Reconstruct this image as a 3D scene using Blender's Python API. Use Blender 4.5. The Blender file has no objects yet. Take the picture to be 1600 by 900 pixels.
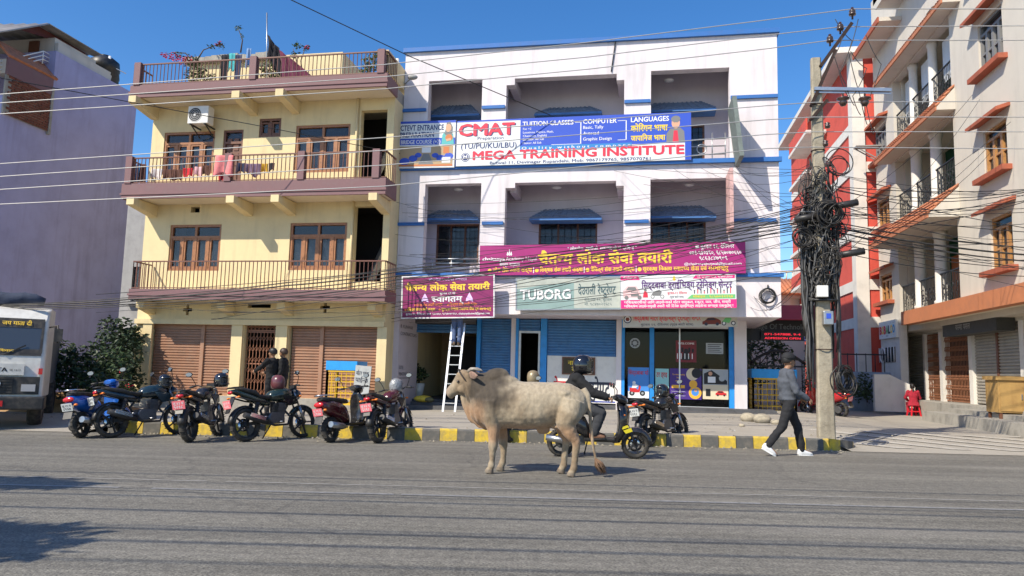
import bpy, bmesh, math, random
from mathutils import Vector, Matrix
R = math.radians
random.seed(7)
SC = bpy.context.scene
COL = SC.collection

# ---------------------------------------------------------------- camera, sky, sun, exposure
F, PITCH, ROLL, YAW, EYE = 1150.0, R(6.45), R(1.43), R(10.3), 1.4
fw = Vector((-math.sin(YAW)*math.cos(PITCH), math.cos(YAW)*math.cos(PITCH), math.sin(PITCH)))
r0 = fw.cross(Vector((0, 0, 1))).normalized()
u0 = r0.cross(fw)
rt = r0*math.cos(ROLL) + u0*math.sin(ROLL)
up = rt.cross(fw)
cam = bpy.data.cameras.new('Camera'); camo = bpy.data.objects.new('Camera', cam); COL.objects.link(camo)
camo.matrix_world = Matrix(((rt.x, up.x, -fw.x, 0), (rt.y, up.y, -fw.y, 0), (rt.z, up.z, -fw.z, EYE), (0, 0, 0, 1)))
cam.sensor_width = 36; cam.lens = 36*F/1600; cam.clip_start = 0.1; cam.clip_end = 6000
SC.camera = camo

SUN = Vector((0.69, 0.85, -1.0)).normalized()
elev = math.asin(-SUN.z)
W = bpy.data.worlds.new('World'); SC.world = W; W.use_nodes = True
nt = W.node_tree; nt.nodes.clear()
sk = nt.nodes.new('ShaderNodeTexSky'); sk.sky_type = 'NISHITA'; sk.sun_disc = False
sk.sun_elevation = elev; sk.sun_rotation = math.atan2(-SUN.x, -SUN.y)
sk.air_density = 1.0; sk.dust_density = 0.4; sk.ozone_density = 2.0; sk.altitude = 200
bg = nt.nodes.new('ShaderNodeBackground'); bg.inputs[1].default_value = 0.15
wo = nt.nodes.new('ShaderNodeOutputWorld')
hs = nt.nodes.new('ShaderNodeHueSaturation'); hs.inputs['Saturation'].default_value = 1.34; hs.inputs['Hue'].default_value = 0.506
nt.links.new(sk.outputs[0], hs.inputs['Color']); nt.links.new(hs.outputs[0], bg.inputs[0]); nt.links.new(bg.outputs[0], wo.inputs[0])
sl = bpy.data.lights.new('Sun', 'SUN'); sl.energy = 4.8; sl.angle = R(0.5); sl.color = (1.0, 0.91, 0.76)
so = bpy.data.objects.new('Sun', sl); COL.objects.link(so)
so.rotation_euler = SUN.to_track_quat('-Z', 'Y').to_euler(); so.location = (-20, -30, 40)
SC.view_settings.view_transform = 'Standard'; SC.view_settings.look = 'None'
SC.view_settings.exposure = 0.34; SC.view_settings.gamma = 1.0; SC.view_settings.use_curve_mapping = False
SC.cycles.max_bounces = 6

# ---------------------------------------------------------------- measuring from the photograph onto known planes
def ray(px, py): return fw*F + rt*(px-800) + up*(450-py)
def PY(px, py, Y):
    d = ray(px, py); t = Y/d.y; return Vector((d.x*t, Y, EYE+d.z*t))
def PXp(px, py, X):
    d = ray(px, py); t = X/d.x; return Vector((X, d.y*t, EYE+d.z*t))
def PZ(px, py, z=0.0):
    d = ray(px, py); t = (z-EYE)/d.z; return Vector((d.x*t, d.y*t, z))

# ---------------------------------------------------------------- materials
def C(r, g, b):
    f = lambda c: (c/255/12.92) if c <= 10 else ((c/255+0.055)/1.055)**2.4
    return (f(r), f(g), f(b))
MATS = {}
def mat(name, rgb, rough=0.8, metal=0.0, n=0.0, ns=6.0, bump=0.0, bs=60.0, streak=0.0, dirt=None, spec=0.5, coat=0.0, emit=None, dust=0.0):
    if name in MATS: return MATS[name]
    m = bpy.data.materials.new(name); m.use_nodes = True; N = m.node_tree.nodes; L = m.node_tree.links
    b = N['Principled BSDF']; b.inputs['Roughness'].default_value = rough; b.inputs['Metallic'].default_value = metal
    b.inputs['Specular IOR Level'].default_value = spec
    b.inputs['Base Color'].default_value = (*rgb, 1)
    m.diffuse_color = (*rgb, 1)
    if coat: b.inputs['Coat Weight'].default_value = coat
    if emit: b.inputs['Emission Color'].default_value = (*emit[0], 1); b.inputs['Emission Strength'].default_value = emit[1]
    out = None
    if n or streak or bump or dust:
        tc = N.new('ShaderNodeTexCoord')
    if n:
        no = N.new('ShaderNodeTexNoise'); no.inputs['Scale'].default_value = ns; no.inputs['Detail'].default_value = 8; no.inputs['Roughness'].default_value = 0.65
        L.new(tc.outputs['Object'], no.inputs['Vector'])
        rp = N.new('ShaderNodeValToRGB')
        d = dirt if dirt else tuple(c*(1-n) for c in rgb)
        hi = tuple(min(1, c*(1+n*0.35)) for c in rgb)
        rp.color_ramp.elements[0].position = 0.3; rp.color_ramp.elements[0].color = (*(tuple(a*n+c*(1-n) for a, c in zip(d, rgb)) if dirt else d), 1)
        rp.color_ramp.elements[1].position = 0.7; rp.color_ramp.elements[1].color = (*hi, 1)
        e = rp.color_ramp.elements.new(0.5); e.color = (*rgb, 1)
        L.new(no.outputs[0], rp.inputs[0]); out = rp.outputs[0]
    if streak:
        mp = N.new('ShaderNodeMapping'); mp.inputs['Scale'].default_value = (1.25, 1.25, 0.13)
        L.new(tc.outputs['Object'], mp.inputs[0])
        n2 = N.new('ShaderNodeTexNoise'); n2.inputs['Scale'].default_value = 2.0; n2.inputs['Detail'].default_value = 10; n2.inputs['Roughness'].default_value = 0.62
        L.new(mp.outputs[0], n2.inputs['Vector'])
        r2 = N.new('ShaderNodeValToRGB'); r2.color_ramp.elements[0].position = 0.50; r2.color_ramp.elements[1].position = 0.74
        r2.color_ramp.elements[0].color = (0, 0, 0, 1); r2.color_ramp.elements[1].color = (streak, streak, streak, 1)
        L.new(n2.outputs[0], r2.inputs[0])
        mx = N.new('ShaderNodeMix'); mx.data_type = 'RGBA'
        L.new(r2.outputs[0], mx.inputs[0])
        if out: L.new(out, mx.inputs[6])
        else: mx.inputs[6].default_value = (*rgb, 1)
        dd = dirt if dirt else tuple(c*0.45 for c in rgb)
        mx.inputs[7].default_value = (*dd, 1); out = mx.outputs[2]
    if dust:
        n3 = N.new('ShaderNodeTexNoise'); n3.inputs['Scale'].default_value = 9; n3.inputs['Detail'].default_value = 6
        L.new(tc.outputs['Object'], n3.inputs['Vector'])
        r3 = N.new('ShaderNodeValToRGB'); r3.color_ramp.elements[0].position = 0.42; r3.color_ramp.elements[1].position = 0.8
        r3.color_ramp.elements[0].color = (0, 0, 0, 1); r3.color_ramp.elements[1].color = (dust, dust, dust, 1)
        L.new(n3.outputs[0], r3.inputs[0])
        mx = N.new('ShaderNodeMix'); mx.data_type = 'RGBA'; L.new(r3.outputs[0], mx.inputs[0])
        if out: L.new(out, mx.inputs[6])
        else: mx.inputs[6].default_value = (*rgb, 1)
        mx.inputs[7].default_value = (0.25, 0.21, 0.16, 1); out = mx.outputs[2]
    if out: L.new(out, b.inputs['Base Color'])
    if bump:
        nb = N.new('ShaderNodeTexNoise'); nb.inputs['Scale'].default_value = bs; nb.inputs['Detail'].default_value = 5
        L.new(tc.outputs['Object'], nb.inputs['Vector'])
        bu = N.new('ShaderNodeBump'); bu.inputs['Strength'].default_value = bump; bu.inputs['Distance'].default_value = 0.02
        L.new(nb.outputs[0], bu.inputs['Height']); L.new(bu.outputs[0], b.inputs['Normal'])
    MATS[name] = m
    return m
def glass(name, rgb=(0.02, 0.025, 0.03), rough=0.06):
    return mat(name, rgb, rough, spec=0.8)

# ---------------------------------------------------------------- mesh builder
def frame_mat(o, u, v):
    u = Vector(u).normalized(); v = Vector(v).normalized(); w = u.cross(v)
    o = Vector(o)
    return Matrix(((u.x, v.x, w.x, o.x), (u.y, v.y, w.y, o.y), (u.z, v.z, w.z, o.z), (0, 0, 0, 1)))
OFF = {}
class MB:
    def __init__(s): s.v = []; s.f = []; s.m = []; s.s = []
    def add(s, vs, fs, mi=0, sm=False):
        b = len(s.v); s.v += [Vector(p) for p in vs]
        for f in fs: s.f.append([b+i for i in f]); s.m.append(mi); s.s.append(sm)
        return s
    def box(s, x0, x1, y0, y1, z0, z1, mi=0, M=None):
        vs = [Vector((x, y, z)) for z in (z0, z1) for y in (y0, y1) for x in (x0, x1)]
        if M: vs = [M @ p for p in vs]
        return s.add(vs, [(0, 2, 3, 1), (4, 5, 7, 6), (0, 1, 5, 4), (2, 6, 7, 3), (0, 4, 6, 2), (1, 3, 7, 5)], mi)
    def cbox(s, c, sx, sy, sz, mi=0, M=None):
        return s.box(c[0]-sx/2, c[0]+sx/2, c[1]-sy/2, c[1]+sy/2, c[2]-sz/2, c[2]+sz/2, mi, M)
    def bar(s, p, q, w, h, mi=0, upv=(0, 0, 1)):
        p = Vector(p); q = Vector(q); d = q-p; L = d.length; d.normalize()
        a = d.cross(Vector(upv))
        if a.length < 1e-4: a = d.cross(Vector((1, 0, 0)))
        a.normalize(); b = a.cross(d)
        vs = [o + a*(i*w/2) + b*(j*h/2) for o in (p, q) for i, j in ((-1, -1), (1, -1), (1, 1), (-1, 1))]
        return s.add(vs, [(0, 3, 2, 1), (4, 5, 6, 7), (0, 1, 5, 4), (1, 2, 6, 5), (2, 3, 7, 6), (3, 0, 4, 7)], mi)
    def tube(s, pts, r, n=8, mi=0, cap=True, flat=1.0, upv=None):
        pts = [Vector(p) for p in pts]; k = len(pts)
        rs = r if isinstance(r, (list, tuple)) else [r]*k
        rings = []; prev = None
        for i, p in enumerate(pts):
            d = (pts[min(i+1, k-1)] - pts[max(i-1, 0)])
            if d.length < 1e-7: d = Vector((0, 0, 1))
            d.normalize()
            if prev is None:
                a = d.cross(Vector(upv) if upv else Vector((0, 0, 1)))
                if a.length < 0.05: a = d.cross(Vector((1, 0, 0)))
            else: a = prev - d*prev.dot(d)
            a.normalize(); prev = a; b = d.cross(a)
            rings.append([p + (a*math.cos(t) + b*math.sin(t)*flat)*rs[i] for t in [2*math.pi*j/n for j in range(n)]])
        return s.loft(rings, mi, cap)
    def loft(s, rings, mi=0, cap=True, sm=True, closed=True):
        n = len(rings[0]); vs = [p for r in rings for p in r]; fs = []
        for i in range(len(rings)-1):
            for j in range(n if closed else n-1):
                a = i*n+j; b = i*n+(j+1) % n; fs.append((a, b, b+n, a+n))
        s.add(vs, fs, mi, sm)
        if cap:
            b0 = len(s.v)-len(vs)
            s.f.append([b0+j for j in range(n)][::-1]); s.m.append(mi); s.s.append(False)
            s.f.append([b0+(len(rings)-1)*n+j for j in range(n)]); s.m.append(mi); s.s.append(False)
        return s
    def lathe(s, prof, M=None, n=20, mi=0, cap=True):
        rings = [[Vector((r*math.cos(2*math.pi*j/n), r*math.sin(2*math.pi*j/n), z)) for j in range(n)] for r, z in prof]
        if M: rings = [[M @ p for p in q] for q in rings]
        return s.loft(rings, mi, cap)
    def cyl(s, p, q, r, n=16, mi=0):
        return s.tube([p, q], r, n, mi)
    def ell(s, c, rx, ry, rz, n=14, mi=0, M=None):
        rings = []
        for i in range(1, n//2+1):
            t = math.pi*i/(n//2+1)-math.pi/2
            rings.append([Vector((rx*math.cos(t)*math.cos(2*math.pi*j/n), ry*math.cos(t)*math.sin(2*math.pi*j/n), rz*math.sin(t))) for j in range(n)])
        c = Vector(c)
        X = (lambda p: c + (M @ p)) if M else (lambda p: c+p)
        vs = [X(p) for q in rings for p in q] + [X(Vector((0, 0, -rz))), X(Vector((0, 0, rz)))]
        k = len(rings); fs = []
        for i in range(k-1):
            for j in range(n): fs.append((i*n+j, i*n+(j+1) % n, (i+1)*n+(j+1) % n, (i+1)*n+j))
        for j in range(n):
            fs.append((k*n, (j+1) % n, j)); fs.append((k*n+1, (k-1)*n+j, (k-1)*n+(j+1) % n))
        return s.add(vs, fs, mi, True)
    def poly(s, pts, mi=0): return s.add(pts, [list(range(len(pts)))], mi)
    def prism(s, pts2, M, t, mi=0):
        n = len(pts2); a = [M @ Vector((p[0], p[1], 0)) for p in pts2]; b = [M @ Vector((p[0], p[1], t)) for p in pts2]
        return s.add(a+b, [list(range(n))[::-1], list(range(n, 2*n))] + [(i, (i+1) % n, n+(i+1) % n, n+i) for i in range(n)], mi)
    def torus(s, M, R0, r, n=24, k=8, mi=0, sq=1.0):
        rings = []
        for i in range(n+1):
            a = 2*math.pi*i/n
            rings.append([M @ Vector(((R0+r*math.cos(2*math.pi*j/k))*math.cos(a), (R0+r*math.cos(2*math.pi*j/k))*math.sin(a), r*sq*math.sin(2*math.pi*j/k))) for j in range(k)])
        return s.loft(rings, mi, False)
    def wall(s, a, b, z0, z1, t, holes=(), mi=0):
        """vertical wall from a to b (plan points), thickness t to the left of a->b; holes (u0,u1,z0,z1) along the length"""
        a = Vector((a[0], a[1], 0)); b = Vector((b[0], b[1], 0)); L = (b-a).length; d = (b-a)/L; nn = Vector((-d.y, d.x, 0))*t
        us = sorted(set([0, L]+[min(L, max(0, h[i])) for h in holes for i in (0, 1)])); zs = sorted(set([z0, z1]+[min(z1, max(z0, h[i])) for h in holes for i in (2, 3)]))
        def hole(u, z): return any(h[0] < u < h[1] and h[2] < z < h[3] for h in holes)
        nu, nz = len(us)-1, len(zs)-1
        solid = [[not hole((us[i]+us[i+1])/2, (zs[j]+zs[j+1])/2) for j in range(nz)] for i in range(nu)]
        P = lambda u, z, o: a + d*u + nn*o + Vector((0, 0, z))
        for i in range(nu):
            for j in range(nz):
                if not solid[i][j]: continue
                u, w, p, q = us[i], us[i+1], zs[j], zs[j+1]
                s.add([P(u, p, 0), P(w, p, 0), P(w, q, 0), P(u, q, 0)], [(0, 1, 2, 3)], mi)
                s.add([P(u, p, 1), P(w, p, 1), P(w, q, 1), P(u, q, 1)], [(3, 2, 1, 0)], mi)
                if i == 0 or not solid[i-1][j]: s.add([P(u, p, 0), P(u, q, 0), P(u, q, 1), P(u, p, 1)], [(0, 1, 2, 3)], mi)
                if i == nu-1 or not solid[i+1][j]: s.add([P(w, p, 0), P(w, q, 0), P(w, q, 1), P(w, p, 1)], [(3, 2, 1, 0)], mi)
                if j == 0 or not solid[i][j-1]: s.add([P(u, p, 0), P(u, p, 1), P(w, p, 1), P(w, p, 0)], [(0, 1, 2, 3)], mi)
                if j == nz-1 or not solid[i][j+1]: s.add([P(u, q, 0), P(u, q, 1), P(w, q, 1), P(w, q, 0)], [(3, 2, 1, 0)], mi)
        return s
    def xf(s, M):
        s.v = [M @ p for p in s.v]; return s
    def merge(s, o, M=None):
        b = len(s.v); s.v += [M @ p for p in o.v] if M else o.v
        s.f += [[b+i for i in f] for f in o.f]; s.m += o.m; s.s += o.s; return s
    def mesh(s, name, mats, off=None):
        me = bpy.data.meshes.new(name)
        vs = [p-off for p in s.v] if off else s.v
        me.from_pydata([tuple(p) for p in vs], [], s.f)
        for m in (mats if isinstance(mats, (list, tuple)) else [mats]): me.materials.append(m)
        me.polygons.foreach_set('material_index', s.m); me.polygons.foreach_set('use_smooth', s.s)
        me.update(); return me
    def build(s, name, mats, parent=None, bevel=0.0, flip=False, loc=None):
        off = None
        if parent is not None: off = OFF.get(parent.name)
        elif loc is not None: off = Vector(loc)
        o = bpy.data.objects.new(name, s.mesh(name, mats, off)); COL.objects.link(o)
        if parent is not None:
            o.parent = parent
            if off: OFF[o.name] = off
        elif loc is not None: o.location = loc; OFF[o.name] = off
        bm = bmesh.new(); bm.from_mesh(o.data); bmesh.ops.recalc_face_normals(bm, faces=bm.faces); bm.to_mesh(o.data); bm.free()
        if bevel:
            md = o.modifiers.new('bevel', 'BEVEL'); md.width = bevel; md.segments = 2; md.limit_method = 'ANGLE'; md.angle_limit = R(40)
        return o

def tag(o, label=None, cat=None, group=None, kind=None):
    if label: o['label'] = label
    if cat: o['category'] = cat
    if group: o['group'] = group
    if kind: o['kind'] = kind
    return o
def thing(name, label, cat, loc=(0, 0, 0), rz=0.0, group=None, world=True):
    """Empty at the base of a thing; world=True: parts are given in world coordinates"""
    o = bpy.data.objects.new(name, None); COL.objects.link(o); o.location = loc; o.rotation_euler = (0, 0, rz); o.empty_display_size = 0.2
    tag(o, label, cat, group)
    if world: OFF[o.name] = Vector(loc)
    return o
def remesh(mb, voxel, smooth=2, name='tmp', fac=0.5):
    """fuse everything in the builder into one continuous skin"""
    me = mb.mesh(name, [])
    o = bpy.data.objects.new(name, me); COL.objects.link(o)
    bm = bmesh.new(); bm.from_mesh(me); bmesh.ops.recalc_face_normals(bm, faces=bm.faces); bm.to_mesh(me); bm.free()
    md = o.modifiers.new('r', 'REMESH'); md.mode = 'VOXEL'; md.voxel_size = voxel; md.use_smooth_shade = True
    if smooth:
        ms = o.modifiers.new('s', 'SMOOTH'); ms.iterations = smooth; ms.factor = fac
    dg = bpy.context.evaluated_depsgraph_get(); dg.update()
    out = bpy.data.meshes.new_from_object(o.evaluated_get(dg))
    bpy.data.objects.remove(o); bpy.data.meshes.remove(me)
    out.polygons.foreach_set('use_smooth', [True]*len(out.polygons))
    return out
def link_mesh(name, me, mats, parent=None):
    me.name = name; me.materials.clear()
    for m in (mats if isinstance(mats, (list, tuple)) else [mats]): me.materials.append(m)
    o = bpy.data.objects.new(name, me); COL.objects.link(o)
    if parent is not None: o.parent = parent
    return o
def copy_tree(o, parent=None):
    c = o.copy(); COL.objects.link(c)
    if parent is not None: c.parent = parent
    for ch in list(o.children): copy_tree(ch, c)
    return c

# ---------------------------------------------------------------- lettering (built-in font; Devanagari is laid out by hand)
_T = {}
def raw_text(s, bold=0.0):
    k = (s, bold)
    if k in _T: return _T[k]
    c = bpy.data.curves.new('t', 'FONT'); c.body = s; c.resolution_u = 2
    o = bpy.data.objects.new('t', c); COL.objects.link(o)
    dg = bpy.context.evaluated_depsgraph_get(); dg.update()
    me = o.evaluated_get(dg).to_mesh()
    vs = [(v.co.x, v.co.y) for v in me.vertices]; fs = [list(p.vertices) for p in me.polygons]
    o.evaluated_get(dg).to_mesh_clear(); bpy.data.objects.remove(o); bpy.data.curves.remove(c)
    _T[k] = (vs, fs); return _T[k]
def width(vs): return (max(v[0] for v in vs)-min(v[0] for v in vs)) if vs else 0
_A = {}
def adv(ch):
    if ch not in _A:
        if ch == ' ': _A[ch] = 0.28
        elif ch in 'ैे्ुूृंँ': _A[ch] = 0.0
        elif ch == 'ि': _A[ch] = 0.259
        else: _A[ch] = width(raw_text('|'+ch+'|')[0]) - width(raw_text('||')[0])
    return _A[ch]
STEM = 'नसषणधथखगघचजतपबभमयलवशझञ'
def crop(vs, fs, x1):
    bm = bmesh.new(); bv = [bm.verts.new((a, b, 0)) for a, b in vs]
    for f in fs:
        try: bm.faces.new([bv[i] for i in f])
        except ValueError: pass
    bmesh.ops.bisect_plane(bm, geom=bm.verts[:]+bm.edges[:]+bm.faces[:], plane_co=(x1, 0, 0), plane_no=(1, 0, 0), clear_outer=True)
    bm.verts.index_update()
    r = [(v.co.x, v.co.y) for v in bm.verts], [[v.index for v in f.verts] for f in bm.faces]; bm.free(); return r
def deva(s, bold):
    seq = list(s); i = 0; out = []; x = 0.0
    while i < len(seq):                      # visual order: short i before its cluster
        if seq[i] == 'ि':
            j = len(out)-1
            while j >= 2 and out[j-1] == '्': j -= 2
            out.insert(j, 'ि')
        else: out.append(seq[i])
        i += 1
    V = []; Fc = []; i = 0
    while i < len(out):
        ch = out[i]
        if ch == ' ': x += 0.3; i += 1; continue
        vs, fs = raw_text(ch, bold); a = adv(ch); half = False
        if ch in STEM and i+2 < len(out) and out[i+1] == '्' and out[i+2] not in ' |':
            vs, fs = crop(vs, fs, a-0.175); a = a-0.18; half = True
        b = len(V); V += [(p[0]+x, p[1]) for p in vs]; Fc += [[b+k for k in f] for f in fs]
        x += a; i += 2 if half else 1
    return V, Fc
def text(mb, s, M, x, y, h=None, w=None, mi=0, bold=0.0, align='l', sx=1.0, lift=0.004):
    """letter s into frame M at (x,y) baseline; h = cap height, w = fitted width"""
    dv = any('\u0900' <= c <= '\u097f' for c in s)
    vs, fs = deva(s, 0) if dv else raw_text(s)
    if not vs: return
    x0 = min(p[0] for p in vs); W0 = width(vs); cap = 0.62 if dv else 0.73
    if h is None: h = w/W0*cap
    ky = h/cap; kx = (w/W0) if w else ky*sx
    ox = {'l': 0, 'c': -W0*kx/2, 'r': -W0*kx}[align]
    offs = [(0, 0)] if not bold else [(-bold, 0), (bold, 0)] if ky < 0.2 else [(-bold, 0), (bold, 0), (0, -bold), (0, bold), (-bold*.7, bold*.7), (bold*.7, -bold*.7)]
    for k, (a, b) in enumerate(offs):
        mb.add([M @ Vector((x+ox+(p[0]+a-x0)*kx, y+(p[1]+b)*ky, lift+k*.0005)) for p in vs], fs, mi)
def rect(mb, M, x0, x1, y0, y1, mi=0, lift=0.002):
    mb.add([M @ Vector(p) for p in ((x0, y0, lift), (x1, y0, lift), (x1, y1, lift), (x0, y1, lift))], [(0, 1, 2, 3)], mi)
def disc(mb, M, x, y, r, mi=0, lift=0.003, n=18, ry=None, a0=0, a1=2*math.pi):
    mb.add([M @ Vector((x+r*math.cos(a0+(a1-a0)*i/n), y+(ry or r)*math.sin(a0+(a1-a0)*i/n), lift)) for i in range(n)], [list(range(n))], mi)
def shape(mb, M, pts, mi=0, lift=0.003):
    mb.add([M @ Vector((p[0], p[1], lift)) for p in pts], [list(range(len(pts)))], mi)
# ---------------------------------------------------------------- material palette
m_yel = mat('yellow_paint', (0.72, 0.59, 0.335), 0.85, n=0.18, ns=1.3, streak=0.34, dirt=(0.36, 0.29, 0.19), bump=0.08)
m_ceil = mat('soffit_paint', (0.74, 0.64, 0.48), 0.9, n=0.15, ns=2, dirt=(0.4, 0.34, 0.27))
m_mar = mat('maroon_paint', C(122, 90, 92), 0.7, n=0.25, ns=3, dirt=(0.2, 0.16, 0.15))
m_rail = mat('brown_rail', C(112, 72, 60), 0.5, n=0.2)
m_wood = mat('window_wood', (0.33, 0.14, 0.055), 0.45, n=0.35, ns=14)
m_wood2 = mat('dark_wood', (0.16, 0.065, 0.035), 0.5, n=0.3, ns=14)
m_shut = mat('brown_shutter', (0.36, 0.19, 0.115), 0.55, n=0.2, ns=3, dust=0.35)
m_gate = mat('brown_gate', (0.30, 0.13, 0.07), 0.5, n=0.2)
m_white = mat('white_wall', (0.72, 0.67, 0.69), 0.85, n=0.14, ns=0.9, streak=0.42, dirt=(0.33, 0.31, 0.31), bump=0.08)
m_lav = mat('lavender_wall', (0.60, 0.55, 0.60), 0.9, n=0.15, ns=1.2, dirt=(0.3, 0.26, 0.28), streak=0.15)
m_blue = mat('blue_trim', C(45, 105, 175), 0.6, n=0.25, ns=4, dirt=(0.1, 0.12, 0.16))
m_bsh = mat('blue_shutter', C(62, 118, 170), 0.5, n=0.25, ns=3, dust=0.15)
m_bpil = mat('blue_enamel', C(40, 140, 215), 0.45, n=0.2, ns=4)
m_awb = mat('awning_blue', C(72, 120, 180), 0.6, n=.25, ns=4)
m_tile = mat('slate_tile', C(120, 136, 160), 0.7, n=0.35, ns=6)
m_pur = mat('violet_wall', C(164, 162, 198), 0.9, n=0.24, ns=0.9, streak=0.45, dirt=C(112, 108, 130), bump=0.15, bs=30)
m_brick = mat('raw_brick', C(120, 70, 55), 0.95, n=0.5, ns=5, bump=0.4, bs=25)
m_conc = mat('concrete', (0.34, 0.32, 0.28), 0.9, n=0.35, ns=2.5, bump=0.25, bs=40, streak=0.25)
m_concd = mat('dark_plinth', (0.09, 0.09, 0.095), 0.7, n=0.4, ns=3)
m_glass = mat('window_glass', (0.03, 0.04, 0.05), 0.05, spec=0.9)
m_sgl = mat('shop_glass', (0.006, 0.007, 0.008), 0.04, spec=.28); m_sgl.node_tree.nodes['Principled BSDF'].inputs['Alpha'].default_value = .55
m_glass.node_tree.nodes['Principled BSDF'].inputs['Alpha'].default_value = 0.42
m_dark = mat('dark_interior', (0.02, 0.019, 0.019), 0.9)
m_curt = mat('curtain_cloth', (0.42, 0.46, 0.52), 0.9, n=0.3, ns=8)
m_cream = mat('cream_wall', (0.60, 0.555, 0.48), 0.85, n=0.13, ns=0.8, streak=0.25, dirt=(0.3, 0.27, 0.23), bump=0.08)
m_oran = mat('orange_trim', (0.50, 0.185, 0.08), 0.75, n=0.25, ns=3, dirt=(0.25, 0.13, 0.09))
m_rtile = mat('terracotta_tile', (0.47, 0.18, 0.09), 0.8, n=0.4, ns=7)
m_red = mat('red_facade', C(200, 82, 68), 0.85, n=0.2, ns=2, bump=0.3, bs=12)
m_rwht = mat('offwhite_band', (0.68, 0.65, 0.60), 0.85, n=0.15, ns=2)
m_blk = mat('black_iron', (0.02, 0.02, 0.022), 0.5)
m_steel = mat('galvanised_steel', (0.45, 0.46, 0.47), 0.4, 0.85, n=0.2)
m_alu = mat('aluminium', (0.75, 0.75, 0.75), 0.35, 0.6)
m_wsteel = mat('white_steel', (0.75, 0.75, 0.75), 0.5)
m_plast = mat('white_plastic', (0.72, 0.71, 0.67), 0.5, n=0.1)
m_blkp = mat('black_plastic', (0.016, 0.016, 0.017), 0.45, dust=0.15)
m_green = mat('green_wall', C(30, 95, 70), 0.85, n=0.2)
m_grey = mat('grey_render', (0.33, 0.33, 0.33), 0.9, n=0.2, ns=2, streak=0.3)
m_corr = mat('corrugated_iron', (0.33, 0.31, 0.29), 0.6, 0.3, n=0.3, ns=3)
m_mcorr = mat('maroon_iron', C(95, 45, 42), 0.7, n=0.3, ns=3)
m_beige = mat('shop_plaster', (0.5, 0.38, 0.24), 0.9, n=0.2)
m_scr = mat('green_mosquito_mesh', C(60, 90, 70), 0.9, n=0.3, ns=20)

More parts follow.
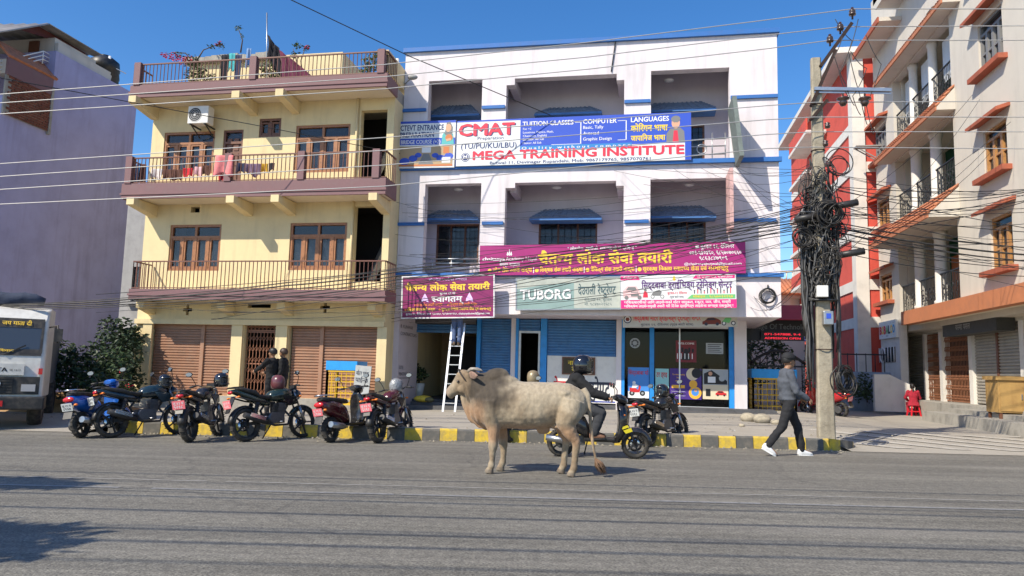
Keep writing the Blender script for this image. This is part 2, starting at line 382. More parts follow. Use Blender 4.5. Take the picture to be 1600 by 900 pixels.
# ---------------------------------------------------------------- ground
TA = math.tan(YAW)
def KY(x): return 15.02 + TA*x                # near edge of the kerb
def sz(x, y):
    t = min(1.35, max(0, (y-KY(x))/7)); return 0.2 + t*0.02*(x+4)*(1 if x < 4 else max(0, 1-(x-4)/3))
def asphalt():
    m = bpy.data.materials.new('asphalt'); m.use_nodes = True; N = m.node_tree.nodes; L = m.node_tree.links; b = N['Principled BSDF']
    b.inputs['Roughness'].default_value = 0.82
    tc = N.new('ShaderNodeTexCoord')
    def noise(scale, detail, mp=None):
        n = N.new('ShaderNodeTexNoise'); n.inputs['Scale'].default_value = scale; n.inputs['Detail'].default_value = detail
        if mp:
            q = N.new('ShaderNodeMapping'); q.inputs['Scale'].default_value = mp; L.new(tc.outputs['Object'], q.inputs[0]); L.new(q.outputs[0], n.inputs['Vector'])
        else: L.new(tc.outputs['Object'], n.inputs['Vector'])
        return n.outputs[0]
    def ramp(src, p0, c0, p1, c1):
        r = N.new('ShaderNodeValToRGB'); r.color_ramp.elements[0].position = p0; r.color_ramp.elements[1].position = p1
        r.color_ramp.elements[0].color = (*c0, 1); r.color_ramp.elements[1].color = (*c1, 1); L.new(src, r.inputs[0]); return r.outputs[0]
    def mix(kind, f, a, c):
        x = N.new('ShaderNodeMix'); x.data_type = 'RGBA'; x.blend_type = kind
        if isinstance(f, float): x.inputs[0].default_value = f
        else: L.new(f, x.inputs[0])
        L.new(a, x.inputs[6])
        if isinstance(c, tuple): x.inputs[7].default_value = (*c, 1)
        else: L.new(c, x.inputs[7])
        return x.outputs[2]
    base = ramp(noise(0.45, 6), 0.3, (0.165, 0.155, 0.132), 0.7, (0.218, 0.206, 0.178))
    fine = ramp(noise(48, 3), 0.33, (0.5, 0.5, 0.5), 0.68, (1.38, 1.37, 1.35))
    c = mix('MULTIPLY', 1.0, base, fine)
    grit = ramp(noise(30, 4), 0.62, (0, 0, 0), 0.75, (0.5, 0.5, 0.5))
    c = mix('MIX', grit, c, (0.25, 0.23, 0.19))
    st = ramp(noise(1.0, 4, (0.035, 3.1, 1)), 0.44, (0.68, 0.68, 0.68), 0.58, (1.05, 1.05, 1.04))     # lane streaks: soft wire shadows painted into the colour, with some tyre polish
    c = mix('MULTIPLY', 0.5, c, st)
    c = mix('MULTIPLY', 1.0, c, ramp(noise(11, 6), 0.36, (0.80, 0.80, 0.80), 0.64, (1.13, 1.13, 1.12)))
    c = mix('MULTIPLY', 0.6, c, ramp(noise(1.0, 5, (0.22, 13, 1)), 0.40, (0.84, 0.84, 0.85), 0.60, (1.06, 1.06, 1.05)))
    vo = N.new('ShaderNodeTexVoronoi'); vo.feature = 'DISTANCE_TO_EDGE'; vo.inputs['Scale'].default_value = .33
    wn = N.new('ShaderNodeTexNoise'); wn.inputs['Scale'].default_value = 1.3; wn.inputs['Detail'].default_value = 6; L.new(tc.outputs['Object'], wn.inputs['Vector'])
    mv = N.new('ShaderNodeMix'); mv.data_type = 'VECTOR'; mv.inputs[0].default_value = .5; L.new(tc.outputs['Object'], mv.inputs[4]); L.new(wn.outputs[1], mv.inputs[5]); L.new(mv.outputs[1], vo.inputs['Vector'])
    crk = ramp(vo.outputs[0], .0, (.45, .45, .45), .006, (0, 0, 0)); c = mix('MIX', crk, c, (.06, .058, .055))
    dust = ramp(noise(1.0, 5, (0.05, 1.1, 1)), 0.55, (0, 0, 0), 0.8, (0.45, 0.45, 0.45))
    c = mix('MIX', dust, c, (0.27, 0.25, 0.22))
    L.new(c, b.inputs['Base Color'])
    bu = N.new('ShaderNodeBump'); bu.inputs['Strength'].default_value = 0.55; bu.inputs['Distance'].default_value = 0.012
    L.new(noise(70, 4), bu.inputs['Height']); L.new(bu.outputs[0], b.inputs['Normal'])
    return m
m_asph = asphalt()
m_soil = mat('dusty_soil', (0.30, 0.25, 0.19), 0.95, n=0.3, ns=0.5)
m_pave = mat('dusty_pavement', (0.345, 0.315, 0.265), 0.92, n=0.28, ns=1.4, bump=0.35, bs=35, dirt=(0.2, 0.18, 0.15))
m_lane = mat('worn_lane_paint', (0.27, 0.26, 0.24), 0.8, n=0.8, ns=14, dirt=(0.15, 0.145, 0.13))
g = MB(); g.poly([(-3000, -3000, -0.06), (3000, -3000, -0.06), (3000, 3000, -0.06), (-3000, 3000, -0.06)])
tag(g.build('ground', m_soil), kind='structure')
ex = Vector((math.cos(YAW), math.sin(YAW), 0)); ey = Vector((-math.sin(YAW), math.cos(YAW), 0))
K0 = Vector((0, 15.02, 0)); RW = Matrix.Rotation(YAW, 4, 'Z')
def rd(s, t, z=0): return K0 + ex*s + ey*t + Vector((0, 0, z))      # along / across the road, t=0 at the kerb foot
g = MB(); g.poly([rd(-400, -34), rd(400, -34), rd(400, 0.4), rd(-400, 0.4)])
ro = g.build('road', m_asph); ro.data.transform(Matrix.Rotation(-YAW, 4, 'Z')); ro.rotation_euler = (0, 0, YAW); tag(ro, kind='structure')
g = MB()
for (a, b, t, w) in ((-14, 30, -6.35, 0.09), (-9, 9, -5.75, .05)):
    x = a
    while x < b:
        L_ = random.uniform(2.5, 6); g.poly([rd(x, t-w/2, .004), rd(x+L_, t-w/2+random.uniform(-.01, .01), .004), rd(x+L_, t+w/2, .004), rd(x, t+w/2, .004)]); x += L_+random.uniform(.05, .9)
tag(g.build('road_marking', m_lane), kind='structure')
# pavement: sheet from the kerb to the buildings and up the alley
g = MB(); nx, ny = 210, 30; xs = [-40+i*(84/nx) for i in range(nx+1)]; grid = {}
SE = 3.62                                     # kerb end; further right the pavement ramps down to the road
for i, x in enumerate(xs):
    for j in range(ny+1):
        t = (j/ny)**1.6*75+0.2; y = KY(x)+t; z = sz(x, y)
        if x > SE+0.05 or x < -10.6:
            if j == 0: y = KY(x)-.12; t = -.12
            f_ = min(1, max(0, (t+.12)/2.6)); z = max(.006, z*f_)
        grid[i, j] = Vector((x, y, z))
vs = [grid[i, j] for i in range(nx+1) for j in range(ny+1)]
g.add(vs, [(i*(ny+1)+j, (i+1)*(ny+1)+j, (i+1)*(ny+1)+j+1, i*(ny+1)+j+1) for i in range(nx) for j in range(ny)], 0, True)
tag(g.build('pavement', m_pave), kind='structure')
# kerb with painted blocks
m_ky = mat('kerb_yellow', (0.58, 0.40, 0.035), 0.75, n=0.6, ns=11, dirt=(0.22, 0.18, 0.1), dust=.45)
m_kk = mat('kerb_black', (0.085, 0.085, 0.08), 0.8, n=0.45, ns=9, dirt=(0.2, 0.18, 0.15), dust=.5)
m_kt = mat('kerb_concrete', (0.36, 0.33, 0.28), 0.9, n=0.3, ns=5)
g = MB(); s = -10.6; i = 0; bl = 0.345
prof = [(0, 0), (0.02, 0.20), (0.05, 0.235), (0.24, 0.235), (0.24, 0)]
while s < 3.62:
    q = min(s+bl, 3.66); j = lambda: random.uniform(-.006, .006); dz = random.uniform(-.008, .008)
    gap = random.uniform(0, .008)
    A = [rd(s+gap, p[0]+dz, p[1]+(dz if p[1] else 0)) for p in prof]; B_ = [rd(q-gap, p[0]+dz, p[1]+(dz if p[1] else 0)) for p in prof]
    k = i % 2
    for a in range(3): g.add([A[a], B_[a], B_[a+1], A[a+1]], [(0, 1, 2, 3)], (k if a < 2 else 2) if not (k == 0 and a == 2) else 2)
    g.add([A[3], B_[3], B_[4], A[4]], [(0, 1, 2, 3)], 2); g.add(A, [(0, 1, 2, 3, 4)], k); g.add(B_, [(4, 3, 2, 1, 0)], k)
    s = q; i += 1
# rounded end turning into the alley mouth
for k in range(5):
    a0, a1 = R(18*k), R(18*(k+1)); c0 = (3.66, 0.75)
    def ring(a, r): return (c0[0]+r*math.sin(a), c0[1]-r*math.cos(a))
    p0, p1 = ring(a0, .75), ring(a1, .75); q0, q1 = ring(a0, .52), ring(a1, .52); h0 = 0.235*(1-k*.1); h1 = 0.235*(1-(k+1)*.1)
    g.add([rd(*p0), rd(*p1), rd(*p1, h1), rd(*p0, h0)], [(0, 1, 2, 3)], 0 if k in (1, 2) else 1); g.add([rd(*p0, h0), rd(*p1, h1), rd(*q1, h1), rd(*q0, h0)], [(0, 1, 2, 3)], 2)
tag(g.build('kerb', [m_kk, m_ky, m_kt]), kind='structure')
# worn painted bands on the ramp into the alley
m_rampl = mat('ramp_light_band', (0.42, 0.39, 0.34), 0.9, n=0.3, ns=6)
g = MB()
for k in range(9):
    s0 = 4.6+k*1.15
    P = lambda s_, t: (lambda p: Vector((p.x, p.y, max(0.014, sz(p.x, p.y)*min(1, (t*1.016+.12)/2.6)+.012))))(rd(s_, t))
    for i in range(4):
        ta, tb = 0.35+i*.5, 0.35+(i+1)*.5
        g.add([P(s0-ta*1.7, ta), P(s0+.42-ta*1.7, ta), P(s0+.42-tb*1.7, tb), P(s0-tb*1.7, tb)], [(0, 1, 2, 3)])
tag(g.build('ramp_marking', m_rampl), kind='structure')
# dirt bank in front of the violet wall
m_dirt = mat('ochre_soil', (0.33, 0.20, 0.09), 0.95, n=0.4, ns=3, bump=0.6, bs=15)
g = MB(); n1 = 26; rs = []
for i in range(n1+1):
    x = -18.6+i*5.0/n1; rs.append([Vector((x, 16.6+j*.22, sz(x, 17)+max(-.02, (math.sin(j/10*math.pi)*.42*math.sin(i/n1*math.pi)**.6)*(0.75+.5*random.random())))) for j in range(11)])
g.loft(rs, 0, False, True, False); tag(g.build('dirt_bank', m_dirt), kind='structure')

# ---------------------------------------------------------------- facade helpers
def H(px0, px1, py0, py1, Y):
    """pixel box on the plane Y -> (x0, x1, z0, z1)"""
    a, b = PY(px0, (py0+py1)/2, Y), PY(px1, (py0+py1)/2, Y); t = PY((px0+px1)/2, py0, Y).z; d = PY((px0+px1)/2, py1, Y).z
    return (a.x, b.x, d, t)
def shutter(par, x0, x1, z0, z1, Y, m, pitch=0.085, name='shutter', d=0.03):
    g = MB(); n = int((z1-z0)/pitch); rs = []
    prof = []
    for i in range(n):
        z = z0+(z1-z0)*i/n; p = (z1-z0)/n
        prof += [(Y, z+.12*p), (Y-d, z+.3*p), (Y-d, z+.78*p), (Y, z+.92*p)]
    g.loft([[Vector((x0, y, z)) for y, z in prof], [Vector((x1, y, z)) for y, z in prof]], 0, False, False, False)
    g.box(x0, x1, Y-.045, Y-.005, z0-.02, z0+.06)
    return g.build(name, m, par)
def window(par, x0, x1, z0, z1, Y, n=4, transom=0.27, m=None, depth=0.1, curtain=m_curt, arch=False, name='window'):
    m = m or m_wood; g = MB(); w = 0.075; ya, yb = Y+.03, Y+.03+depth
    g.box(x0, x0+w, ya, yb, z0, z1); g.box(x1-w, x1, ya, yb, z0, z1); g.box(x0+w, x1-w, ya, yb, z1-w, z1); g.box(x0+w, x1-w, ya, yb, z0, z0+w)
    zt = z1-(z1-z0)*transom if transom else z1-w
    if transom: g.box(x0+w, x1-w, ya+.002, yb-.002, zt-w/2, zt+w/2); g.box((x0+x1)/2-w/2, (x0+x1)/2+w/2, ya+.004, yb-.004, zt+w/2, z1-w)
    for i in range(1, n):
        x = x0+(x1-x0)*i/n; g.box(x-w*.55, x+w*.55, ya+.003, yb-.003, z0+w, zt-(w/2 if transom else 0))
    for i in range(n):                       # casement stiles
        a = x0+(x1-x0)*i/n+w*.6; b = x0+(x1-x0)*(i+1)/n-w*.6; st = .055; t0, t1 = z0+w, zt-w/2
        for c in ((a, a+st), (b-st, b)): g.box(c[0], c[1], ya+.02, yb-.025, t0, t1)
        g.box(a+st, b-st, ya+.021, yb-.026, t0, t0+st*1.3); g.box(a+st, b-st, ya+.021, yb-.026, t1-st, t1)
    fr = g.build(name, m, par)
    p = MB(); p.box(x0+w*.5, x1-w*.5, yb-.03, yb-.022, z0+w*.5, z1-w*.5); p.build('pane', m_glass, fr)
    if curtain:
        c = MB(); k = int((x1-x0)/.035); rr = random.Random(int(abs(x0*100)))
        pts = []; x = x0; ph = 0
        for i in range(k+1):
            ph += rr.uniform(.5, 1.3); pts.append((x0+(x1-x0)*i/k, Y+.26+.035*math.sin(ph)))
        gaps = [rr.random() < .22 for _ in range(k)]; c.loft([[Vector((a, b, z0)) for a, b in pts], [Vector((a, b, zt)) for a, b in pts]], 0, False, True, False)
        c.build('curtain', curtain, fr)
    return fr
def rail_panel(pts, z0, z1, pitch=0.13, r=0.013, top=0.035, mid=None):
    """balusters and top rail along plan points, as builders"""
    g = MB()
    for a, b in zip(pts[:-1], pts[1:]):
        a = Vector(a); b = Vector(b); L = (b-a).length; n = max(2, int(L/pitch))
        for i in range(n+1):
            p = a+(b-a)*i/n; g.tube([Vector((p.x, p.y, z0)), Vector((p.x, p.y, z1))], r, 5, 0, False)
        g.bar(Vector((a.x, a.y, z1)), Vector((b.x, b.y, z1)), top*1.5, top); g.bar(Vector((a.x, a.y, z0+.06)), Vector((b.x, b.y, z0+.06)), .03, .025)
    return g
def lattice(x0, x1, z0, z1, Y, step=0.105, cell=0.33, t=0.016):
    g = MB(); n = int((x1-x0)/step)
    for i in range(n+1):
        x = x0+(x1-x0)*i/n; g.box(x-t*.6, x+t*.6, Y, Y+.012, z0, z1)
        for sgn in (1, -1):
            z = z0+.05
            while z < z1-cell*.5 and i < n:
                xa, xb = x, x+(x1-x0)/n; g.bar((xa, Y-.006*sgn-.008, z if sgn > 0 else z+cell*.5), (xb, Y-.006*sgn-.008, z+cell*.5 if sgn > 0 else z), .008, t, 0, (0, 1, 0)); z += cell
    for z in (z0+.01, (z0+z1)/2, z1-.01): g.box(x0, x1, Y+.013, Y+.03, z-.02, z+.02)
    return g
def cloth(name, label, px0, px1, py0, py1, Y, m, group='washing hung out to dry', seed=1, amp=.05, taper=0.0, pts=None):
    rr = random.Random(seed); a, b = PY(px0, py0, Y), PY(px1, py0, Y); zb = PY((px0+px1)/2, py1, Y).z; nu, nv = 14, 10
    ph = [rr.uniform(0, 6) for _ in range(4)]; rows = []
    for j in range(nv+1):
        v = j/nv; row = []
        for i in range(nu+1):
            u = i/nu; x = a.x+(b.x-a.x)*(u*(1-taper*v)+taper*v*.5); z = a.z+(b.z-a.z)*u; z = z+(zb-z)*v*(1+.12*math.sin(u*7+ph[0]))
            y = Y-.02+amp*(.25+v)*math.sin(u*(b.x-a.x)*14+ph[1]+v*1.3)+.02*math.sin(9*u+ph[2]); row.append(Vector((x, y, z)))
        rows.append(row)
    g = MB(); g.loft(rows, 0, False, True, False); c = (a+b)/2
    o = g.build(name, m, loc=(c.x, Y, zb)); md = o.modifiers.new('thick', 'SOLIDIFY'); md.thickness = .012
    return tag(o, label, 'laundry', group)

# ================================================================ yellow apartment house
YW, YB = 21.2, 20.25; YX0, YX1 = -16.12, -7.72
house = thing('apartment_house', 'yellow four storey house with maroon balconies and brown rolling shutters', 'house', (-11.8, YW, 0.1))
gz = lambda py, px=400, Y=YB: PY(px, py, Y).z
z_b1t, z_b1b = 3.65, 3.34; z_b2t, z_b2b = 6.97, 6.52; z_rt, z_rb = 10.20, 9.83
holes3 = [H(255, 334, 206, 272, YW), H(347, 378, 203, 286, YW), H(405, 439, 185, 214, YW), H(461, 546, 195, 269, YW), H(562, 603, 172, 291, YW)]
holes2 = [H(264, 344, 351, 423, YW), H(452, 541, 348, 422, YW), H(552, 597, 322, 440, YW), H(298, 312, 323, 332, YW)]
holes1 = [H(232, 361, 503, 612, YW), H(379, 430, 503, 628, YW), H(449, 589, 502, 622, YW), H(387, 423, 475, 481, YW)]
pl = 0.42
holes1 = [(h[0], h[1], pl, h[3]) if h[3]-h[2] > 1 else h for h in holes1]
hs = [(h[0]-YX0, h[1]-YX0, h[2], h[3]) for h in holes1+holes2+holes3]
for px, py in ((293, 484), (508, 480)):       # plus-shaped vents
    c = PY(px, py, YW); hs += [(c.x-.16-YX0, c.x+.16-YX0, c.z-.05, c.z+.05), (c.x-.05-YX0, c.x+.05-YX0, c.z-.17, c.z+.17)]
g = MB(); g.wall((YX0, YW), (YX1, YW), 0.0, z_rb+.0, .24, hs); g.build('front_wall', m_yel, house)
g = MB(); g.box(YX0, YX0+.22, YW+.24, 30, 0, z_rb); g.box(YX1-.22, YX1, YW+.24, 30, 0, z_rb); g.box(YX0+.22, YX1-.22, 29.8, 30, 0, z_rb); g.build('side_wall', m_yel, house)
g = MB()
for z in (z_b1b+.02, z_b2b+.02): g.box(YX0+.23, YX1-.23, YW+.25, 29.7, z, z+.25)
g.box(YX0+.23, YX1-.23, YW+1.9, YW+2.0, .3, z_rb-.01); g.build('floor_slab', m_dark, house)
g = MB(); g.box(YX0-.04, YX1+.06, YW-.10, YW-.002, -.1, pl); g.build('plinth', m_conc, house)
# pilasters and edge bands of the ground floor
g = MB()
for px0, px1 in ((222, 236), (361, 378), (430, 448), (589, 604)):
    a, b = PY(px0, 560, YW).x, PY(px1, 560, YW).x; g.box(a, b, YW-.08, YW-.003, pl, 2.62)
g.box(YX0, YX1, YW-.12, YW-.001, 2.625, 2.78); g.build('pilaster', m_yel, house)
for h, parts in ((holes1[0], 0.62), (holes1[2], 0.36)):
    xm = h[0]+(h[1]-h[0])*parts
    shutter(house, h[0]+.05, xm-.06, pl+.02, h[3]-.22, YW+.18, m_shut); shutter(house, xm+.06, h[1]-.03, pl+.02, h[3]-.22, YW+.18, m_shut)
    g = MB(); g.box(xm-.06, xm+.06, YW+.1, YW+.22, pl, h[3]); g.box(h[0], h[1], YW+.145, YW+.235, h[3]-.22, h[3]); g.build('shutter_post', m_shut, house)
h = holes1[1]; lattice(h[0]+.03, h[1]-.03, pl+.02, h[3]-.3, YW+.12).build('collapsible_gate', m_gate, house)
g = lattice(h[0]+.03, h[1]-.03, h[3]-.27, h[3]-.02, YW+.12, .12, .22); g.build('fanlight_grille', m_gate, house)
for h in (holes3[0], holes3[3], holes2[0], holes2[1]): window(house, *h, YW, 4)
h = holes3[1]
g = MB(); g.box(h[0], h[0]+.07, YW+.03, YW+.15, h[2], h[3]); g.box(h[1]-.07, h[1], YW+.03, YW+.15, h[2], h[3]); g.box(h[0]+.07, h[1]-.07, YW+.03, YW+.15, h[3]-.07, h[3]); zt = h[3]-.42
g.box(h[0]+.07, h[1]-.07, YW+.031, YW+.149, zt-.04, zt+.04); g.box(h[0]+.07, h[1]-.07, YW+.09, YW+.12, h[2], zt-.04)
for i in range(2):
    for j in range(3):
        a = h[0]+.11+i*.24; z = h[2]+.1+j*.5; g.box(a, a+.17, YW+.07, YW+.09, z, z+.4)
d = g.build('door', m_wood2, house); g = MB(); g.box(h[0]+.05, h[1]-.05, YW+.1, YW+.11, zt+.03, h[3]-.05); g.build('pane', m_glass, d)
h = holes3[2]; f = window(house, *h, YW, 2, 0, m_wood2, curtain=None); g = MB(); g.box(h[0]+.05, h[1]-.05, YW+.125, YW+.14, h[2]+.05, h[3]-.05); g.build('insect_screen', m_scr, f)
# stair recess: flight edges and a pipe beside it
g = MB()
for (z0, z1) in ((pl, z_b1b), (z_b1t, z_b2b), (z_b2t, z_rb)):
    g.bar((-8.9, YW+1.0, z0), (-7.9, YW+1.6, z1), .9, .18)
g.build('stair_flight', m_conc, house)
g = MB(); x = PY(549, 400, YW).x; g.tube([(x, YW-.05, z_b1t), (x, YW-.05, z_b2b)], .04, 8); g.tube([(PY(557, 230, YW).x, YW-.05, z_b2t), (PY(557, 230, YW).x, YW-.05, z_rb)], .04, 8); g.build('wall_pipe', m_yel, house)
# balconies
def balcony(z0, z1, x0, x1, posts, rz, fas=0.0, ret=True, base=0.16):
    g = MB(); g.box(x0+.02, x1-.02, YB+.04, YW-.003, z0, z1-.005); s_ = g.build('balcony', m_ceil, house)
    g = MB(); g.box(x0, x1, YB-.03, YB+.04, z0-.02, z1+base); g.box(x0, x0+.06, YB+.042, YW-.004, z0-.02, z1+base); g.box(x1-.06, x1, YB+.042, YW-.004, z0-.02, z1+base)
    g.box(x0-.03, x1+.03, YB-.06, YB-.032, z0+.10, z0+.16); g.build('fascia', m_mar, s_)
    if posts:
        for px in posts: g = MB(); g.box(px-.11, px+.11, YB-.06, YB+.14, z1+base, rz+.05); g.build('post', m_mar, s_)
    xs_ = sorted([x0+.05]+list(posts)+[x1-.05]) if posts else [x0+.05, x1-.05]
    pts = [(x0+.05, YW-.05, 0), (x0+.05, YB+.03, 0)] + [(x, YB+.03, 0) for x in xs_[1:-1]] + [(x1-.05, YB+.03, 0), (x1-.05, YW-.05, 0)]
    rail_panel(pts, z1+base-.02, rz, r=.014).build('railing', m_rail, s_)
    return s_
bx = lambda px, py: PY(px, py, YB).x
b1 = balcony(z_b1b, z_b1t, -15.74, -7.41, [], 4.51, base=.0)
b2 = balcony(z_b2b, z_b2t, -16.3, -7.54, [bx(202, 268), bx(357, 262), bx(471, 258), bx(588, 255)], 7.82, base=.02)
b3 = balcony(z_rb, z_rt, -16.3, -7.64, [bx(215, 125), bx(396, 108), bx(596, 95)], 10.92, base=.02)
for z, pxs, L_ in ((z_rb, ((236, 200), (392, 175), (458, 165)), 1.15), (z_b2b, ((236, 322), (385, 318), (452, 315), (600, 315)), 1.15), (z_b1b, ((233, 480), (357, 480), (448, 480), (586, 480)), .62)):
    for px, py in pxs:
        x = PY(px, py, YW).x+.12; g = MB(); x = min(x, YX1-.14)
        A = [(x-.13, YW, z-.42), (x+.13, YW, z-.42), (x+.13, YW, z-.022), (x-.13, YW, z-.022)]; Y1 = YW-L_
        B_ = [(x-.13, Y1, z-.24), (x+.13, Y1, z-.24), (x+.13, Y1, z-.022), (x-.13, Y1, z-.022)]
        g.loft([[Vector(p) for p in A], [Vector(p) for p in B_]], 0, True, False); g.build('beam', m_yel, house)
# roof: parapet sides, roof room
g = MB(); g.box(YX0, YX1, YW, 30, z_rb+.001, z_rt); g.build('roof', m_conc, house)
g = MB(); g.box(YX1-.18, YX1, YB+.2, 29, z_rt+.18, 11.05); g.build('parapet', m_yel, house); g = MB(); g.box(YX0, YX0+.18, YW+.6, 29, z_rt+.001, 10.75); g.build('parapet', m_yel, house)
a, b = PY(297, 95, 22.6), PY(432, 92, 22.6)
g = MB(); g.box(a.x, b.x, 22.6, 26, z_rt+.002, a.z-.15); g.build('roof_room', m_yel, house)
g = MB(); x = a.x-.12
while x < b.x+.1:
    q = x+random.uniform(.18, .4); g.box(x, min(q, b.x+.15), 22.42, 26.1, a.z-.15+.002, a.z+random.uniform(.02, .12)); x = q+.004
g.build('broken_roof_edge', m_conc, house)
a, b = PY(440, 95, 23.2), PY(535, 95, 23.2); g = MB(); g.box(a.x, b.x, 23.2, 26, z_rt+.002, PY(500, 83, 23.2).z); g.build('water_tank_wall', m_yel, house)
# house number plate on the ground floor and small saint picture
# ---- air conditioner on the third floor
c = PY(313, 181, 20.75); ac = thing('air_conditioner', 'white outdoor air conditioner unit under the roof balcony', 'air conditioner', (c.x, 20.75, c.z-.3))
g = MB(); g.box(c.x-.36, c.x+.36, 20.62, 20.95, c.z-.29, c.z+.29); g.build('casing', m_plast, ac, bevel=.02)
g = MB(); Mf = frame_mat((c.x-.1, 20.615, c.z), (1, 0, 0), (0, 0, 1)); disc(g, Mf, 0, 0, .22, 0, 0.0, 24); fan = g.build('fan', m_blk, ac)
g = MB()
for k in range(4): g.torus(frame_mat((c.x-.1, 20.605, c.z), (1, 0, 0), (0, 0, 1)), .06+.055*k, .005, 24, 5)
g.tube([(c.x-.1, 20.6, c.z)]*1+[(c.x-.1, 20.61, c.z)], .04, 10)
g.build('fan_guard', m_wsteel, fan)
for sx in (-.25, .25): g = MB(); g.bar((c.x+sx, 20.6, c.z-.31), (c.x+sx, YW, c.z-.31), .04, .04); g.bar((c.x+sx, 20.7, c.z-.33), (c.x+sx, YW, c.z-.6), .03, .03); g.build('bracket', m_blk, ac)
# ---- washing
M_ = lambda n, r, g_, b: mat(n, C(r, g_, b), .95, n=.25, ns=9)
cl_pink = M_('pink_cloth', 222, 128, 128); cl_red = M_('red_cloth', 190, 40, 52); cl_wht = M_('white_cloth', 215, 208, 208); cl_brn = M_('brown_cloth', 92, 62, 52); cl_blk = M_('black_cloth', 32, 32, 40)
cl_jean = M_('denim_cloth', 110, 140, 180); cl_pur = M_('plum_cloth', 98, 42, 66); cl_navy = M_('navy_cloth', 48, 54, 82); cl_teal = M_('teal_cloth', 70, 160, 165); cl_yel = M_('mustard_cloth', 205, 160, 50); cl_mauve = M_('mauve_cloth', 120, 100, 125)
yl = YB-.05
cloth('towel', 'large pink towel hung over the third floor railing', 337, 366, 243, 273, yl, cl_pink, seed=3)
cloth('cloth', 'red cloth hanging below the large pink towel', 341, 357, 272, 285, yl+.14, cl_red, seed=4)
yl2 = YB+.55
for i, (a, b, t, d, m, lab) in enumerate(((209, 219, 256, 288, cl_jean, 'pale blue jeans hanging at the left end of the third floor balcony'), (220, 229, 257, 287, cl_brn, 'brown shirt hanging beside the pale blue jeans'), (238, 254, 264, 279, cl_wht, 'white shirt on the line left of the brown clothes'), (258, 270, 265, 279, cl_brn, 'brown shorts on the line beside the white shirt'), (271, 285, 265, 281, cl_brn, 'brown shirt on the line left of the red shirt'), (287, 302, 263, 276, cl_red, 'red shirt on the line under the left window'),
        (303, 317, 261, 275, M_('rose_cloth', 222, 175, 182), 'pale pink shirt on the line right of the red shirt'), (318, 330, 259, 273, cl_brn, 'brown cloth at the right end of the line under the left window'), (370, 383, 255, 269, cl_navy, 'navy shirt right of the large pink towel'), (384, 394, 256, 270, cl_mauve, 'mauve shirt beside the navy shirt'), (395, 408, 256, 275, cl_mauve, 'mauve pointed cloth hanging lowest right of the pink towel'), (409, 419, 256, 268, cl_yel, 'mustard cloth on the right end of the washing line'), (420, 430, 255, 267, cl_blk, 'black cloth at the right end of the washing line'))):
    cloth('garment', lab, a, b, t, d, yl2 if a > 230 else YB+.3, m, seed=i+10, amp=.03)
for i, (a, b, t, d, m, lab) in enumerate(((347, 358, 86, 128, cl_blk, 'black garment hung on the roof terrace line'), (358, 369, 84, 110, cl_teal, 'teal towel hung on the roof terrace line'), (368, 379, 86, 130, cl_navy, 'navy garment hung on the roof terrace line'), (386, 393, 76, 105, cl_jean, 'grey blue cloth hung right of the roof terrace garments'))):
    cloth('garment', lab, a, b, t, d, 21.6, m, seed=i+40, amp=.03)
def drape(name, label, P_, Y, m):
    rows = []; A, B_, Cc, D = [PY(*p, Y) for p in P_]
    for j in range(9):
        v = j/8; rows.append([A.lerp(D, v).lerp(B_.lerp(Cc, v), u/10)+Vector((0, .07*math.sin(u*1.7+j*.5), .03*math.sin(u*.9))) for u in range(11)])
    g = MB(); g.loft(rows, 0, False, True, False); o = g.build(name, m, loc=A); md = o.modifiers.new('t', 'SOLIDIFY'); md.thickness = .015; tag(o, label, 'laundry', 'washing hung out to dry')
drape('blanket', 'black blanket hung peaked over the roof terrace line', ((418, 54), (437, 78), (442, 126), (418, 90)), 21.4, cl_blk)
drape('blanket', 'plum blanket sloping down the roof terrace line', ((436, 78), (462, 98), (492, 124), (442, 127)), 21.3, cl_pur)
g = MB(); p = PY(417, 128, 21.5); g.tube([p, PY(417, 20, 21.5)], .02, 6); o = g.build('antenna_pole', m_steel, loc=p); tag(o, 'thin steel pole rising from the yellow house roof', 'pole')

# ================================================================ white commercial building
WY = 22.0; WX0, WX1 = -7.71, 3.84; GY = 23.6
inst = thing('commercial_building', 'white three storey building with blue bands and open balconies above shops', 'building', (-2, WY, .2))
zcap = 11.72; zb3 = 7.74; zb2 = 4.33; zsof = 3.12
o3 = [H(668, 752, 125, 250, WY), H(803, 963, 119, 250, WY), H(790, 975, 129, 250, WY), H(1017, 1140, 108, 246, WY)]
o2 = [H(662, 750, 287, 432, WY), H(803, 962, 284, 430, WY), H(788, 974, 292, 430, WY), H(1016, 1140, 279, 430, WY)]
o3[0] = (o3[0][0], o3[0][1], zb3+.06, o3[0][3]); o3[3] = (o3[3][0], o3[3][1], zb3+.06, o3[3][3])
o3[1] = (o3[1][0], o3[1][1], zb3+.06, o3[1][3]); o3[2] = (o3[2][0], o3[2][1], zb3+.06, o3[2][3])
o2 = [(h[0], h[1], zb2+.06, h[3]) for h in o2]
g = MB(); g.wall((WX0, WY), (WX1, WY), zsof, zcap-.1, .32, [(h[0]-WX0, h[1]-WX0, h[2], h[3]) for h in o3+o2]); g.build('front_wall', m_white, inst)
BY = 23.45
bw3 = [H(668, 751, 203, 250, BY), H(845, 930, 200, 250, BY), H(1017, 1101, 196, 248, BY)]
bw2 = [H(681, 748, 350, 421, BY), H(841, 933, 346, 425, BY), H(1017, 1103, 344, 425, BY)]
fz = [zb2+.06, zb3+.06]
bw2 = [(h[0], h[1], zb2+.5, h[3]) for h in bw2]; bw3 = [(h[0], h[1], zb3+(.1 if i == 2 else .5), h[3]) for i, h in enumerate(bw3)]
